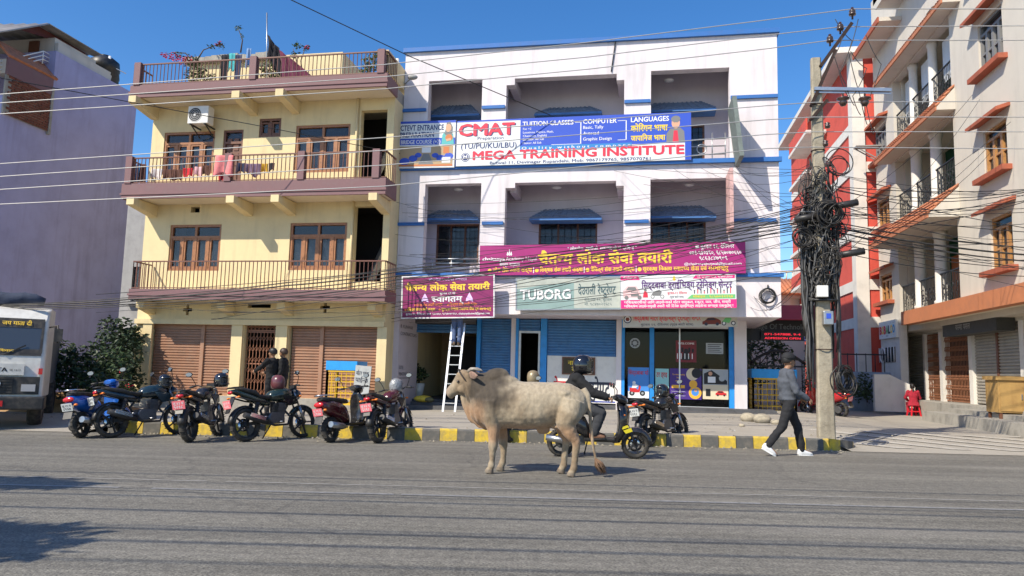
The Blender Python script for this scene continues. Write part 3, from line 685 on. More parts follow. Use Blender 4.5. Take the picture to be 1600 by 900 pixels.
g = MB(); g.wall((WX0+.2, BY), (WX1-.2, BY), zb2, zcap-.12, .2, [(h[0]-WX0-.2, h[1]-WX0-.2, h[2], h[3]) for h in bw2+bw3]); g.build('balcony_back_wall', m_lav, inst)
g = MB()
for z0, z1 in ((zsof, zb2+.055), (zb3-.12, zb3+.055), (zcap-.35, zcap-.13)): g.box(WX0+.2, WX1-.2, WY+.325, 31, z0, z1)
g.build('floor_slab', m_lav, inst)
g = MB(); g.box(WX0, WX0+.2, WY+.321, 31, zsof, zcap-.1); g.box(WX1-.2, WX1, WY+.321, 31, zsof, zcap-.1); xr = PY(1166, 560, GY).x; g.box(xr-.2, xr, GY+.35, 31, 0, zsof-.001)
g.box(WX0+.2, WX1-.2, 30.8, 31, 0, zcap-.13); g.build('side_wall', m_white, inst)
for px in (770, 995):                          # partitions between balconies
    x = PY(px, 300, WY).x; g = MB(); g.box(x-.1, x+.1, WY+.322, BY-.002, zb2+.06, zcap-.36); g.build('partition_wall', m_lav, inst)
for h in (o3[1], o2[1]):
    for x in (h[0]-.12, h[1]+.12): g = MB(); g.box(x-.1, x+.1, WY+.33, BY-.003, h[3]-.22, h[3]+.1); g.build('ceiling_beam', m_lav, inst)
g = MB()
g.box(WX0-.06, WX1+.07, WY-.1, 31, zcap-.1+.002, zcap+.04); g.build('roof_coping', m_blue, inst)
def band(x0, x1, z, t=.10, d=.07): g = MB(); g.box(x0, x1, WY-d, WY-.002, z-t/2, z+t/2); g.build('band', m_blue, inst)
band(WX0-.05, WX1+.07, zb3, .13, .12); band(WX0-.05, WX1+.07, zb2, .11, .12)
zz3 = PY(770, 168, WY).z; zz2 = PY(770, 349, WY).z
X_ = lambda px, py: PY(px, py, WY).x
for a, b in ((622, 667), (753, 790), (975, 1017), (1141, 1216)):
    band(X_(a, 168)+.01, X_(b, 160)-.01, zz3)
    band(X_(a if a > 630 else 613, 349)+.01, X_(b-3, 345)-.01, zz2)
# windows with grilles on the back wall
def dark_window(h, Y):
    g = MB(); w = .06
    g.box(h[0], h[0]+w, Y+.05, Y+.12, h[2], h[3]); g.box(h[1]-w, h[1], Y+.05, Y+.12, h[2], h[3]); g.box(h[0]+w, h[1]-w, Y+.05, Y+.12, h[3]-w, h[3]); g.box(h[0]+w, h[1]-w, Y+.05, Y+.12, h[2], h[2]+w)
    n = 3
    for i in range(1, n): x = h[0]+(h[1]-h[0])*i/n; g.box(x-.03, x+.03, Y+.051, Y+.119, h[2]+w, h[3]-w)
    f = g.build('window', m_wood2, inst); g = MB(); g.box(h[0]+.03, h[1]-.03, Y+.10, Y+.108, h[2]+.03, h[3]-.03); g.build('pane', m_glass, f)
    g = MB()
    for i in range(1, 9): x = h[0]+(h[1]-h[0])*i/9; g.tube([(x, Y+.02, h[2]), (x, Y+.02, h[3])], .006, 4)
    for i in range(1, 6): z = h[2]+(h[3]-h[2])*i/6; g.tube([(h[0], Y+.03, z), (h[1], Y+.03, z)], .006, 4)
    g.build('grille', m_blk, f)
for h in bw2+bw3: dark_window(h, BY)
def tile_awning(par, x0, x1, z0, z1, Y, D, m, trim, hip=.45, name='awning'):
    """hipped tile awning on a wall facing -Y"""
    g = MB(); Y1 = Y-D
    e = [Vector((x0, Y1, z0)), Vector((x1, Y1, z0)), Vector((x1, Y-.003, z0)), Vector((x0, Y-.003, z0))]; r = [Vector((x0+hip, Y-.05, z1)), Vector((x1-hip, Y-.05, z1))]
    nrow = 6
    for k in range(nrow):                    # overlapping courses
        a, b = k/nrow, (k+1)/nrow; lift = Vector((0, -.012, .018))
        l0, l1 = e[0].lerp(r[0], a)+lift, e[0].lerp(r[0], b); q0, q1 = e[1].lerp(r[1], a)+lift, e[1].lerp(r[1], b)
        g.add([l0, q0, q1, l1], [(0, 1, 2, 3)]); g.add([l0, q0, q0-lift, l0-lift], [(0, 1, 2, 3)])
        g.add([e[3].lerp(r[0], a), l0, l1, e[3].lerp(r[0], b)], [(0, 1, 2, 3)]); g.add([q0, e[2].lerp(r[1], a), e[2].lerp(r[1], b), q1], [(0, 1, 2, 3)])
        n = int((x1-x0)/.22)
        for i in range(n+1):
            u = i/n; p, q = l0.lerp(q0, u), l1.lerp(q1, u); g.bar(p+Vector((0, 0, .012)), q+Vector((0, 0, .012)), .03, .025)
    a = g.build(name, m, par); g = MB(); g.box(x0-.02, x1+.02, Y1-.02, Y-.004, z0-.07, z0-.003); g.build('trim', trim, a); return a
for i, (h, Dp) in enumerate([((668, 751, 160, 183), .6), ((838, 940, 163, 180), .6), ((1003, 1117, 155, 175), .6), ((663, 749, 326, 343), .6), ((830, 940, 324, 343), .6), ((1004, 1117, 319, 340), .6)]):
    a = H(*h, BY-.35); tile_awning(inst, a[0], a[1], a[2], a[3], BY-.002, Dp, m_tile, m_awb)
# balcony rails
g = MB(); h = o2[0]
for z in (.28, .42, .13): g.tube([(h[0], WY+.1, zb2+.1+z), (h[1], WY+.1, zb2+.1+z)], .022, 8)
for x in (h[0]+.3, (h[0]+h[1])/2): g.tube([(x, WY+.1, zb2+.06), (x, WY+.1, zb2+.52)], .02, 6)
g.build('balcony_rail', m_steel, inst)
g = MB(); h = o3[3]
for z in (.15, .4, .62): g.tube([(h[0], WY+.1, zb3+.1+z), (h[1]-.1, WY+.1, zb3+.1+z)], .02, 8)
for x in (h[0]+.2, h[1]-.5, h[1]-.12): g.tube([(x, WY+.1, zb3+.06), (x, WY+.1, zb3+.9)], .02, 6)
g.torus(frame_mat((h[0]+1.5, WY+.1, zb3+.42), (1, 0, 0), (0, 0, 1)), .14, .018, 20, 6)
g.build('balcony_rail', m_steel, inst)
# low lit parapets seen inside the right-hand balconies
# ceiling fan hooks / lamps
for px, py in ((870, 284), (1077, 290), (1045, 122), (717, 294)):
    p = PY(px, py, 22.8); zc = (o3 if py < 200 else o2)[1][3]+.02; g = MB(); g.lathe([(.16, 0), (.15, -.02), (.05, -.05), (.0, -.06)], Matrix.Translation((p.x, 22.75, zc-.0)), 14); g.build('ceiling_rose', m_wsteel, inst)
# ---- ground floor
gx = lambda px, py: PY(px, py, GY).x
pz = 0.46
def pier(px0, px1, m, z1=zsof, z0=.1, d=.3, name='pier', Y=GY): g = MB(); g.box(gx(px0, 560), gx(px1, 560), Y-.02, Y+d, z0, z1-.002); return g.build(name, m, inst)
g = MB(); g.box(WX0-.02, WX0+.16, WY, GY+.4, -.05, zsof-.002); g.build('pier', m_lav, inst)
pier(798, 805, m_white); pier(963, 971, m_white, Y=GY-.1); pier(1147, 1166, m_white, Y=GY-.12)
pier(744, 750, m_bpil); pier(805.2, 809.5, m_bpil); pier(844, 854, m_bpil); pier(971.3, 976, m_bpil, Y=GY-.1); pier(1015, 1022, m_bpil, d=.1); pier(1139, 1146.8, m_bpil, d=.12)
g = MB(); zl = PY(800, 500, GY).z; g.box(gx(638, 500), gx(744, 500), GY+.02, GY+.35, zl-.15, zsof-.003); g.build('lintel', m_concd, inst)
shutter(inst, gx(639, 520), gx(743.5, 520), zl-.42, zl-.15, GY+.25, m_bsh)
shutter(inst, gx(750.5, 560), gx(797.5, 560), pz, zsof-.02, GY+.12, m_bsh)
shutter(inst, gx(810, 500), gx(843.5, 500), PY(825, 517, GY).z, zsof-.02, GY+.1, m_bsh)
shutter(inst, gx(854.5, 520), gx(962.5, 520), PY(905, 556, GY).z, zsof-.02, GY+.1, m_bsh)
# open shop interior
g = MB(); xa, xb = gx(638, 560), gx(744, 560)
g.box(xa, xb, GY+4, GY+4.1, pz, zsof-.01); g.box(xa-.09, xa-.002, GY+.31, GY+4, pz, zsof-.01); g.box(xb+.002, xb+.09, GY+.31, GY+4, pz, zsof-.01); g.build('shop_interior', m_beige, inst)
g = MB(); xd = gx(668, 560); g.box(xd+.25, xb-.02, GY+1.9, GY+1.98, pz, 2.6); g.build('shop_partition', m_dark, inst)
# doorway in the restaurant
g = MB(); a, b = gx(810, 560), gx(843.5, 560); zt = PY(825, 517, GY).z
for x0_, x1_ in ((a, a+.07), (b-.06, b)): g.box(x0_, x1_, GY, GY+.12, pz, zt)
g.box(a+.07, b-.06, GY, GY+.12, zt-.07, zt-.002); g.build('door_frame', m_steel, inst)
# restaurant counter
a, b = gx(854.5, 590), gx(962.5, 590); z0 = pz; z1 = PY(905, 556.5, GY).z; cw = MB(); cw.box(a, b, GY+.02, GY+.16, z0, z1); cnt = cw.build('counter_wall', m_plast, inst)
Mc = frame_mat((a, GY+.02, z0), (1, 0, 0), (0, 0, 1)); wC, hC = b-a, z1-z0
m_ired = mat('red_ink', (0.55, 0.02, 0.03), .6); m_ink = mat('dark_ink', (0.03, 0.035, 0.06), .6); m_iblue = mat('blue_ink', (0.02, 0.05, 0.35), .6); m_iyel = mat('yellow_ink', (0.85, 0.62, 0.04), .6); m_iwht = mat('white_ink', (0.80, 0.80, 0.80), .6); m_signw = mat('sign_white', (0.72, 0.74, 0.74), .55, n=.1, ns=2)
g = MB(); text(g, 'देउराली', Mc, .1*wC, .18*hC, w=.36*wC, h=.26*hC, mi=0, bold=.025); text(g, 'रेष्टुरेण्ट', Mc, .5*wC, .16*hC, w=.42*wC, h=.28*hC, mi=1, bold=.025); rect(g, Mc, .02, wC-.02, .03, .07, 2)
g.build('lettering', [m_ired, m_ink, m_iblue], cnt)
g = MB(); x0_, x1_ = .22*wC, .70*wC; g.box(a+x0_, a+x1_, GY-.03, GY+.018, z0+.60*hC, z1-.03); bo = g.build('menu_board', m_wood2, cnt)
Mb = frame_mat((a+x0_, GY-.03, z0+.6*hC), (1, 0, 0), (0, 0, 1)); g = MB(); ww, hh = x1_-x0_, .4*hC-.03; rect(g, Mb, .04, ww-.04, .04, hh-.04, 0); text(g, 'खाजा', Mb, .3*ww, .15*hh, h=.28*hh, mi=1, bold=.03); text(g, 'नास्ता', Mb, .18*ww, .55*hh, h=.22*hh, mi=1, bold=.03); g.build('lettering', [mat('brown_panel', (.06, .045, .02), .6), m_iyel], bo)
# driving school shop front: glass, posters
sa, sb = gx(976.5, 570), gx(1138.5, 570); zt = PY(1060, 513, GY).z
g = MB(); g.box(sa, gx(1014.5, 570), GY+.05, GY+.06, pz, zt); g.box(gx(1022.5, 570), sb, GY+.05, GY+.06, pz, zt); sg = g.build('shop_window', m_sgl, inst)
g = MB(); g.box(sa, sb, GY+.0, GY+.1, pz-.04, pz-.002); g.box(sa, sb, GY, GY+.1, zt, zsof-.003); x = gx(1062, 570); g.box(x-.02, x+.02, GY+.02, GY+.08, pz, zt-.002); g.build('shop_frame', m_alu, inst)
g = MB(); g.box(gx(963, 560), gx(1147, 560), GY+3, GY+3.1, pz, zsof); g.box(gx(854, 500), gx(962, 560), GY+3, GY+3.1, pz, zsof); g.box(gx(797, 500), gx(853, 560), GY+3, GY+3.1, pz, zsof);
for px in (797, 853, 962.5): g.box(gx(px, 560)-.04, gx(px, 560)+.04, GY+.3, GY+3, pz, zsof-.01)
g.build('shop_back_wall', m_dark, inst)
g = MB(); g.box(WX0, WX1, GY-.02, 31, -.05, pz-.042); g.box(WX0+.35, -5.55, GY-.75, GY-.021, -.05, .36); g.box(-.35, WX1-.02, GY-.75, GY-.021, -.05, .44); g.box(-.1, WX1+.3, GY-1.15, GY-.751, -.05, .36); g.box(WX0+.3, -5.2, GY-1.1, GY-.751, -.05, .27); g.build('plinth', m_concd, inst)
def poster(x0, x1, y0, y1): return H(x0, x1, y0, y1, GY+.045)
m_po = {k: mat('poster_'+k, C(*v), .5) for k, v in dict(sky=(70, 140, 215), violet=(72, 44, 128), maroon=(120, 30, 38), cream=(222, 205, 175), teal=(150, 205, 205), black=(26, 26, 30), gold=(240, 180, 60), white=(232, 232, 232), red=(200, 40, 45), grey=(165, 170, 172), skin=(205, 155, 125), orange=(235, 120, 50)).items()}
PK = list(m_po.keys()); PM = [m_po[k] for k in PK]; pk = PK.index
def make_poster(label, box, paint, base):
    w, h = box[1]-box[0], box[3]-box[2]; M = frame_mat((box[0], GY+.044, box[2]), (1, 0, 0), (0, 0, 1)); g = MB(); g.prism([(0, 0), (w, 0), (w, h), (0, h)], M, -.012, pk(base)); M2 = frame_mat((box[0], GY+.03, box[2]), (1, 0, 0), (0, 0, 1))
    g = MB(); g.box(box[0], box[1], GY+.032, GY+.046, box[2], box[3], pk(base)); M2 = frame_mat((box[0], GY+.032, box[2]), (1, 0, 0), (0, 0, 1))
    o = g.build('poster', PM, loc=(box[0], GY+.04, box[2])); q = MB(); paint(q, M2, w, h); q.build('print', PM, o); tag(o, label, 'poster', 'posters in the driving school window'); return o
def scooter_print(q, M, x, y, s, c1, c2):
    disc(q, M, x, y, .16*s, pk('black')); disc(q, M, x+.62*s, y, .16*s, pk('black')); disc(q, M, x, y, .07*s, pk('grey'), .005); disc(q, M, x+.62*s, y, .07*s, pk('grey'), .005)
    shape(q, M, [(x-.12*s, y+.1*s), (x+.2*s, y+.04*s), (x+.45*s, y+.05*s), (x+.52*s, y+.4*s), (x+.42*s, y+.5*s), (x+.36*s, y+.2*s), (x+.2*s, y+.3*s), (x-.15*s, y+.32*s)], c1, .0045)
    disc(q, M, x+.12*s, y+.62*s, .1*s, c2, .005); shape(q, M, [(x-.02*s, y+.3*s), (x+.22*s, y+.3*s), (x+.4*s, y+.45*s), (x+.2*s, y+.55*s), (x+.04*s, y+.54*s)], c2, .005)
def car_print(q, M, x, y, s, c):
    shape(q, M, [(x, y), (x+s, y), (x+s, y+.2*s), (x+.82*s, y+.24*s), (x+.66*s, y+.4*s), (x+.25*s, y+.4*s), (x+.1*s, y+.24*s), (x, y+.2*s)], c, .0045); shape(q, M, [(x+.18*s, y+.24*s), (x+.7*s, y+.24*s), (x+.62*s, y+.36*s), (x+.28*s, y+.36*s)], pk('black'), .006)
    for u in (.2, .8): disc(q, M, x+u*s, y, .09*s, pk('black'), .007)
def p1(q, M, w, h):
    text(q, 'सिद्दबाबा मो', M, .03*w, .76*h, w=.94*w, h=.12*h, mi=pk('red'), bold=.02); rect(q, M, 0, w, 0, .22*h, pk('white')); scooter_print(q, M, .2*w, .16*h, .8*w, pk('red'), pk('white'))
def p2(q, M, w, h):
    text(q, 'टर ड्राइ', M, .08*w, .72*h, w=.8*w, h=.14*h, mi=pk('red'), bold=.02); car_print(q, M, .08*w, .28*h, .8*w, pk('red')); rect(q, M, 0, w, 0, .16*h, pk('white'))
def p3(q, M, w, h):
    disc(q, M, .72*w, .82*h, .2*w, pk('cream')); disc(q, M, .85*w, .86*h, .16*w, pk('black'), .004); disc(q, M, .74*w, .5*h, .13*w, pk('gold'), .005); disc(q, M, .8*w, .22*h, .2*w, pk('gold'), .004); disc(q, M, .8*w, .24*h, .12*w, pk('sky'), .005); disc(q, M, .82*w, .3*h, .05*w, pk('skin'), .006)
    for k, (t_, y) in enumerate((('To drive safely', .78), ('Your', .68), ('dreams', .58))): text(q, t_, M, .28*w, y*h, h=.05*h, mi=pk('gold'), align='c', bold=.02)
    rect(q, M, .06*w, .48*w, .36*h, .46*h, pk('gold'), .004)
    for k in range(3): text(q, 'Trained drivers on request', M, .05*w, (.24-k*.07)*h, h=.03*h, mi=pk('white'))
def p4(q, M, w, h):
    rect(q, M, 0, w, .48*h, .99*h, pk('grey')); shape(q, M, [(.05*w, .5*h), (.95*w, .5*h), (.95*w, .62*h), (.55*w, .85*h), (.35*w, .97*h), (.05*w, .85*h)], pk('black'), .004); disc(q, M, .3*w, .85*h, .08*w, pk('skin'), .006); rect(q, M, .2*w, .5*w, .55*h, .75*h, pk('white'), .006); disc(q, M, .75*w, .7*h, .12*w, pk('grey'), .006)
    car_print(q, M, .5*w, .14*h, .42*w, pk('red')); rect(q, M, .12*w, .3*w, .1*h, .34*h, pk('black'), .005)
def p5(q, M, w, h):
    text(q, 'WELCOME', M, .5*w, .82*h, w=.8*w, h=.09*h, mi=pk('white'), align='c', bold=.02); shape(q, M, [(.42*w, .6*h), (.58*w, .6*h), (.72*w, .1*h), (.28*w, .1*h)], pk('black'), .004)
    for k in range(5): rect(q, M, (.1+.17*k)*w, (.2+.17*k)*w, .45*h, (.62+.05*(k % 2))*h, pk('black'), .005); rect(q, M, (.06+.18*k)*w, (.1+.18*k)*w, .15*h, .4*h, pk('white'), .0045)
make_poster('sky blue poster with a scooter rider, left of the blue post', poster(981, 1014, 574, 622), p1, 'sky'); make_poster('pale poster with a red car, right of the blue post', poster(1024, 1045, 576, 622), p2, 'teal')
make_poster('violet poster with yellow lettering and a steering wheel', poster(1046.5, 1096, 576, 624), p3, 'violet'); make_poster('cream poster with a car interior photograph, at the window right end', poster(1098, 1138, 577, 624), p4, 'cream'); make_poster('square maroon welcome poster high in the window', poster(1056, 1088, 532, 566), p5, 'maroon')
def p6(q, M, w, h):
    for k in range(5): rect(q, M, .1*w, (.9-.1*(k % 2))*w, (.14+.17*k)*h, (.2+.17*k)*h, pk('black'))
make_poster('small grey notice in the upper right of the shop window', poster(1103, 1130, 536, 553), p6, 'grey')
g = MB(); Mx = frame_mat((gx(992, 536), GY+.04, PY(992, 536, GY).z), (1, 0, 0), (0, 0, 1)); disc(g, Mx, 0, 0, .16, 0, 0.0, 22); disc(g, Mx, 0, 0, .12, 1, .003, 22); disc(g, Mx, 0, 0, .075, 0, .005, 6)
for k in range(8): a_ = k*math.pi/4; rect(g, Mx @ Matrix.Rotation(a_, 4, 'Z'), .085, .115, -.012, .012, 0, .005)
tag(g.build('wheel_decal', [m_po['grey'], m_po['black']], loc=Mx.translation), 'round white wheel emblem on the shop glass', 'sticker')
# painted words on the left pier
g = MB(); Mp = frame_mat((WX0+.162, WY+.1, PY(620, 560, GY).z), (0, 1, 0), (0, 0, 1))
for dz_, t_ in ((.95, 'B. KUNWAR'), (.72, 'CONTRACTORS'), (-.35, 'SITE'), (-.55, '9847041210')): text(g, t_, Mp, .05, dz_, h=.11, mi=0, sx=1.5)
rect(g, Mp, .03, 1.1, -.64, -.62, 0); g.build('lettering', m_ink, inst)
# drain pipe between the two houses
g = MB(); g.tube([PY(621, 92, 21.9), PY(604, 630, 21.9)], .055, 10); tag(g.build('drain_pipe', m_plast, loc=PY(604, 630, 21.9)), 'grey vertical drain pipe between the yellow and white buildings', 'pipe')
# coil of cable on the fascia
c = PY(1199, 463, 21.93); g = MB()
for k in range(7): g.torus(frame_mat((c.x+random.uniform(-.03, .03), 21.93-.012*k, c.z+random.uniform(-.03, .03)), (1, .05*k, 0), (0, 0, 1)), .22-.006*k, .011, 26, 6)
g.tube([(c.x, 21.9, c.z+.22), (c.x+.03, 21.98, c.z+.33)], .02, 6); tag(g.build('cable_coil', m_blk, loc=c), 'coil of black cable hung on the white fascia', 'cable coil')
# projecting sign boards seen edge-on
def fin(label, top, bot, w, proj, m, Yr=WY):
    g = MB(); a = PY(*top, Yr-proj); b = PY(*bot, Yr-proj); u = Vector((0, proj-.02, 0)); s_ = Vector((w, 0, 0))
    A = [b, b+s_, b+s_+u, b+u]; B_ = [a, a+s_, a+s_+u, a+u]; g.loft([A, B_], 0, True, False); t = g.build('projecting_sign', m, None, loc=b+u)
    for f_ in (.12, .88): g2 = MB(); p = b.lerp(a, f_)+u*.9+s_*.5; g2.bar(p, p+Vector((0, .25, 0)), .04, .04); g2.build('bracket', m_blk, t)
    tag(t, label, 'sign'); return t
fin('grey projecting board on the upper right of the white building', (1144, 150), (1156, 243), .12, 1.15, mat('grey_board', C(112, 122, 118), .6, n=.3))
fin('narrow pink and white projecting board above the magenta banner', (1140, 262), (1141, 356), .10, 1.0, mat('pinkish_board', C(205, 165, 160), .6, n=.3, ns=8))
# old lamp head left of the top floor
p = PY(640, 121, 21.4); g = MB(); g.tube([(p.x-.35, WY, p.z+.05), (p.x, 21.5, p.z)], .02, 6); t = g.build('lamp_arm', m_steel, loc=(p.x-.35, WY, p.z)); g = MB(); g.ell((p.x+.1, 21.4, p.z), .17, .1, .08, 12); g.build('lamp_head', m_grey, t); tag(t, 'small grey street lamp head on the white wall corner', 'lamp')
# stain pipe at the top
g = MB(); g.tube([PY(962, 62, WY-.03), PY(955, 112, WY-.03)], .018, 6); tag(g.build('overflow_pipe', m_blk, loc=PY(955, 112, WY-.03)), 'thin dark overflow pipe below the white roof edge', 'pipe')
# ================================================================ sign boards
m_mag = mat('magenta_print', (0.36, 0.018, 0.165), .5, n=.08, ns=2, bump=.35, bs=1.6); m_mag2 = mat('plum_print', (0.25, 0.02, 0.12), .5, n=.1, ns=2, bump=.4, bs=1.6)
m_bblue = mat('banner_blue', (0.03, 0.085, 0.52), .5); m_bred = mat('banner_red', (0.72, 0.035, 0.07), .5); m_navy = mat('banner_navy', (0.015, 0.035, 0.16), .5); m_cyan = mat('banner_cyan', (0.03, 0.22, 0.55), .5)
m_gold = mat('gold_print', (0.95, 0.62, 0.06), .5); m_tub = mat('tuborg_green', (0.25, 0.36, 0.34), .5, n=.2, ns=2); m_tub2 = mat('tuborg_pale', (0.46, 0.49, 0.43), .5, n=.2, ns=2); m_skin_p = mat('printed_skin', C(215, 165, 135), .6); m_gry = mat('printed_grey', (.2, .2, .2), .6); m_grn = mat('printed_green', C(110, 190, 120), .6); m_brw = mat('printed_brown', C(120, 55, 45), .6); m_violet = mat('printed_violet', C(92, 50, 120), .6)
def board(name, label, p_tl, p_tr, p_bl, p_br, Y, m, t=.06, cat='sign', frame=None):
    """flat board on the plane Y from its four photo corners; returns thing and a frame in which (0..w, 0..h) is the board"""
    tl, tr_, bl, br = [PY(*p, Y) for p in (p_tl, p_tr, p_bl, p_br)]
    u = ((tr_-tl)+(br-bl)).normalized(); v = ((tl-bl)+(tr_-br)); v = (v-u*v.dot(u)).normalized()
    c = (tl+tr_+bl+br)/4; w = (((tr_-tl)+(br-bl))/2).length; h = (((tl-bl)+(tr_-br))/2).length; o = c-u*w/2-v*h/2; M = frame_mat(o, u, v)
    th = thing(name, label, cat, tuple(o)); g = MB(); g.prism([(0, 0), (w, 0), (w, h), (0, h)], M, -t); g.build('panel', m, th)
    if frame:
        g = MB(); f = .035
        for x0, x1, y0, y1 in ((-f, w+f, -f, 0), (-f, w+f, h, h+f), (-f, 0, 0, h), (w, w+f, 0, h)): g.box(x0, x1, y0, y1, -t, .012, 0, M)
        g.build('frame', frame, th)
    return th, M, w, h
# --- training institute banner, two panels
T, M, w, h = board('banner', 'long blue and white training institute banner with big red lettering', (712, 188), (1080, 176), (712, 261), (1080, 248), 21.82, m_signw)
g = MB(); I = [m_bblue, m_bred, m_navy, m_iwht, m_cyan, m_gold, m_iyel, m_skin_p, m_gry]
rect(g, M, 0, w, .965*h, h, 0); rect(g, M, .285*w, w, .36*h, .965*h, 0); rect(g, M, .975*w, w, 0, .36*h, 0); rect(g, M, 0, .004*w, 0, h, 2)
rect(g, M, .285*w, .985*w*.77, .30*h, .395*h, 4, .004)
text(g, 'CMAT', M, .018*w, .655*h, w=.245*w, h=.265*h, mi=2, bold=.035, lift=.005); text(g, 'CMAT', M, .014*w, .665*h, w=.245*w, h=.265*h, mi=1, bold=.035, lift=.008)
text(g, 'Preparation', M, .155*w, .565*h, w=.115*w, h=.07*h, mi=2, align='c'); text(g, '(TU/PU/KU/LBU)', M, .025*w, .375*h, w=.245*w, h=.12*h, mi=2, bold=.012)
text(g, 'MEGA TRAINING INSTITUTE', M, .08*w, .13*h, w=.89*w, h=.19*h, mi=1, bold=.035, lift=.006); text(g, 'Butwal-11, Devinagar Rupandehi, Mob: 9867179765, 9857070761', M, .155*w, .02*h, w=.68*w, h=.065*h, mi=2, bold=.012)
text(g, 'Q u a l i t y   w i t h o u t   c o m p a r e', M, .293*w, .32*h, w=.46*w, h=.06*h, mi=3, bold=.02, lift=.008)
text(g, 'TUITION CLASSES', M, .295*w, .83*h, w=.218*w, h=.10*h, mi=3, bold=.025)
for k, t_ in enumerate(('For +2', 'Locations, Physics, Math,', 'Chemistry, English)', 'Bachelor: All Sub', 'Master: All Sub')): text(g, t_, M, .297*w, (.745-.077*k)*h, h=.048*h, mi=3, bold=.012)
text(g, 'COMPUTER', M, .555*w, .83*h, w=.140*w, h=.10*h, mi=3, bold=.025)
for k, t_ in enumerate(('Basic, Tally', 'Autocad', 'Graphic Design')): text(g, t_, M, .555*w, (.72-.125*k)*h, h=.07*h, mi=3, bold=.012)
text(g, 'LANGUAGES', M, .755*w, .83*h, w=.155*w, h=.105*h, mi=3, bold=.025); text(g, 'कोरियन भाषा', M, .755*w, .63*h, w=.150*w, h=.115*h, mi=6, bold=.03); text(g, 'जापानिज भाषा', M, .755*w, .43*h, w=.140*w, h=.1*h, mi=6, bold=.03)
for x0, x1, y0, y1 in ((.52, .545, .865, .875), (.543, .547, .40, .875), (.42, .545, .40, .41), (.70, .735, .865, .875), (.733, .737, .46, .875), (.70, .735, .455, .465)): rect(g, M, x0*w, x1*w, y0*h, y1*h, 3, .004)
disc(g, M, .045*w, .19*h, .075*h*1.3, 2, .004, 24); disc(g, M, .045*w, .19*h, .085*h, 3, .006, 24); disc(g, M, .045*w, .19*h, .072*h, 2, .008, 24); text(g, 'M', M, .045*w, .15*h, h=.09*h, mi=3, align='c', bold=.03, lift=.01)
# printed portrait of a man in a dark jacket
shape(g, M, [(.90*w, .365*h), (.975*w, .365*h), (.972*w, .6*h), (.955*w, .68*h), (.915*w, .66*h), (.90*w, .55*h)], 8, .004); shape(g, M, [(.925*w, .365*h), (.95*w, .365*h), (.945*w, .62*h), (.93*w, .62*h)], 1, .005); disc(g, M, .938*w, .78*h, .017*w, 7, .006, 20, .12*h); disc(g, M, .938*w, .86*h, .019*w, 8, .0075, 20, .07*h)
for dx in (-.006, .006): disc(g, M, (.938+dx)*w, .795*h, .0022*w, 8, .009, 8, .008*h)
g.build('lettering', I, T)
T, M, w, h = board('banner', 'narrow training banner left of the long one, with a classroom picture', (623, 190), (711, 188), (623, 263), (711, 261), 21.82, m_signw)
g = MB(); I = [m_bblue, m_navy, m_iwht, m_skin_p, m_gry, mat('printed_teal', C(90, 180, 180), .6), mat('printed_tan', C(180, 155, 120), .6), mat('printed_orange', C(200, 120, 70), .6), m_bred]
rect(g, M, 0, w, .95*h, h, 0); rect(g, M, 0, w, .49*h, .63*h, 0); text(g, 'CTEVT ENTRANCE', M, .02*w, .80*h, w=.77*w, h=.12*h, mi=1, bold=.02); text(g, 'PREPARATION', M, .02*w, .655*h, w=.6*w, h=.11*h, mi=1, bold=.02); text(g, 'BRIDGE COURSE (+2)', M, .04*w, .51*h, w=.7*w, h=.09*h, mi=2, bold=.025)
rect(g, M, .02*w, .97*w, .03*h, .46*h, 6); rect(g, M, .42*w, .58*w, .32*h, .44*h, 2, .004); shape(g, M, [(.35*w, .03*h), (.65*w, .03*h), (.55*w, .3*h), (.45*w, .3*h)], 4, .004)
for x, y, r in ((.12, .14, .09), (.27, .2, .08), (.36, .27, .06), (.66, .26, .06), (.76, .2, .08), (.9, .24, .08)): disc(g, M, x*w, y*h, r*w, 0, .005, 14, r*w*.7)
rect(g, M, .78*w, .93*w, .1*h, .22*h, 2, .0065); rect(g, M, .02*w, .97*w, .03*h, .07*h, 7, .006); rect(g, M, .80*w, .9*w, .3*h, .44*h, 7, .0052)
shape(g, M, [(.76*w, .49*h), (.98*w, .49*h), (.96*w, .7*h), (.90*w, .8*h), (.83*w, .8*h), (.77*w, .68*h)], 5, .006); disc(g, M, .875*w, .84*h, .05*w, 3, .008, 16, .085*h); shape(g, M, [(.81*w, .7*h), (.94*w, .62*h), (.95*w, .85*h), (.90*w, .97*h), (.84*w, .95*h), (.83*w, .85*h)], 4, .0072); disc(g, M, .87*w, .83*h, .042*w, 3, .009, 16, .08*h); disc(g, M, .89*w, .63*h, .065*w, 7, .010, 16, .07*h); shape(g, M, [(.85*w, .55*h), (.93*w, .57*h), (.92*w, .62*h), (.84*w, .6*h)], 3, .012); g.build('lettering', I, T)
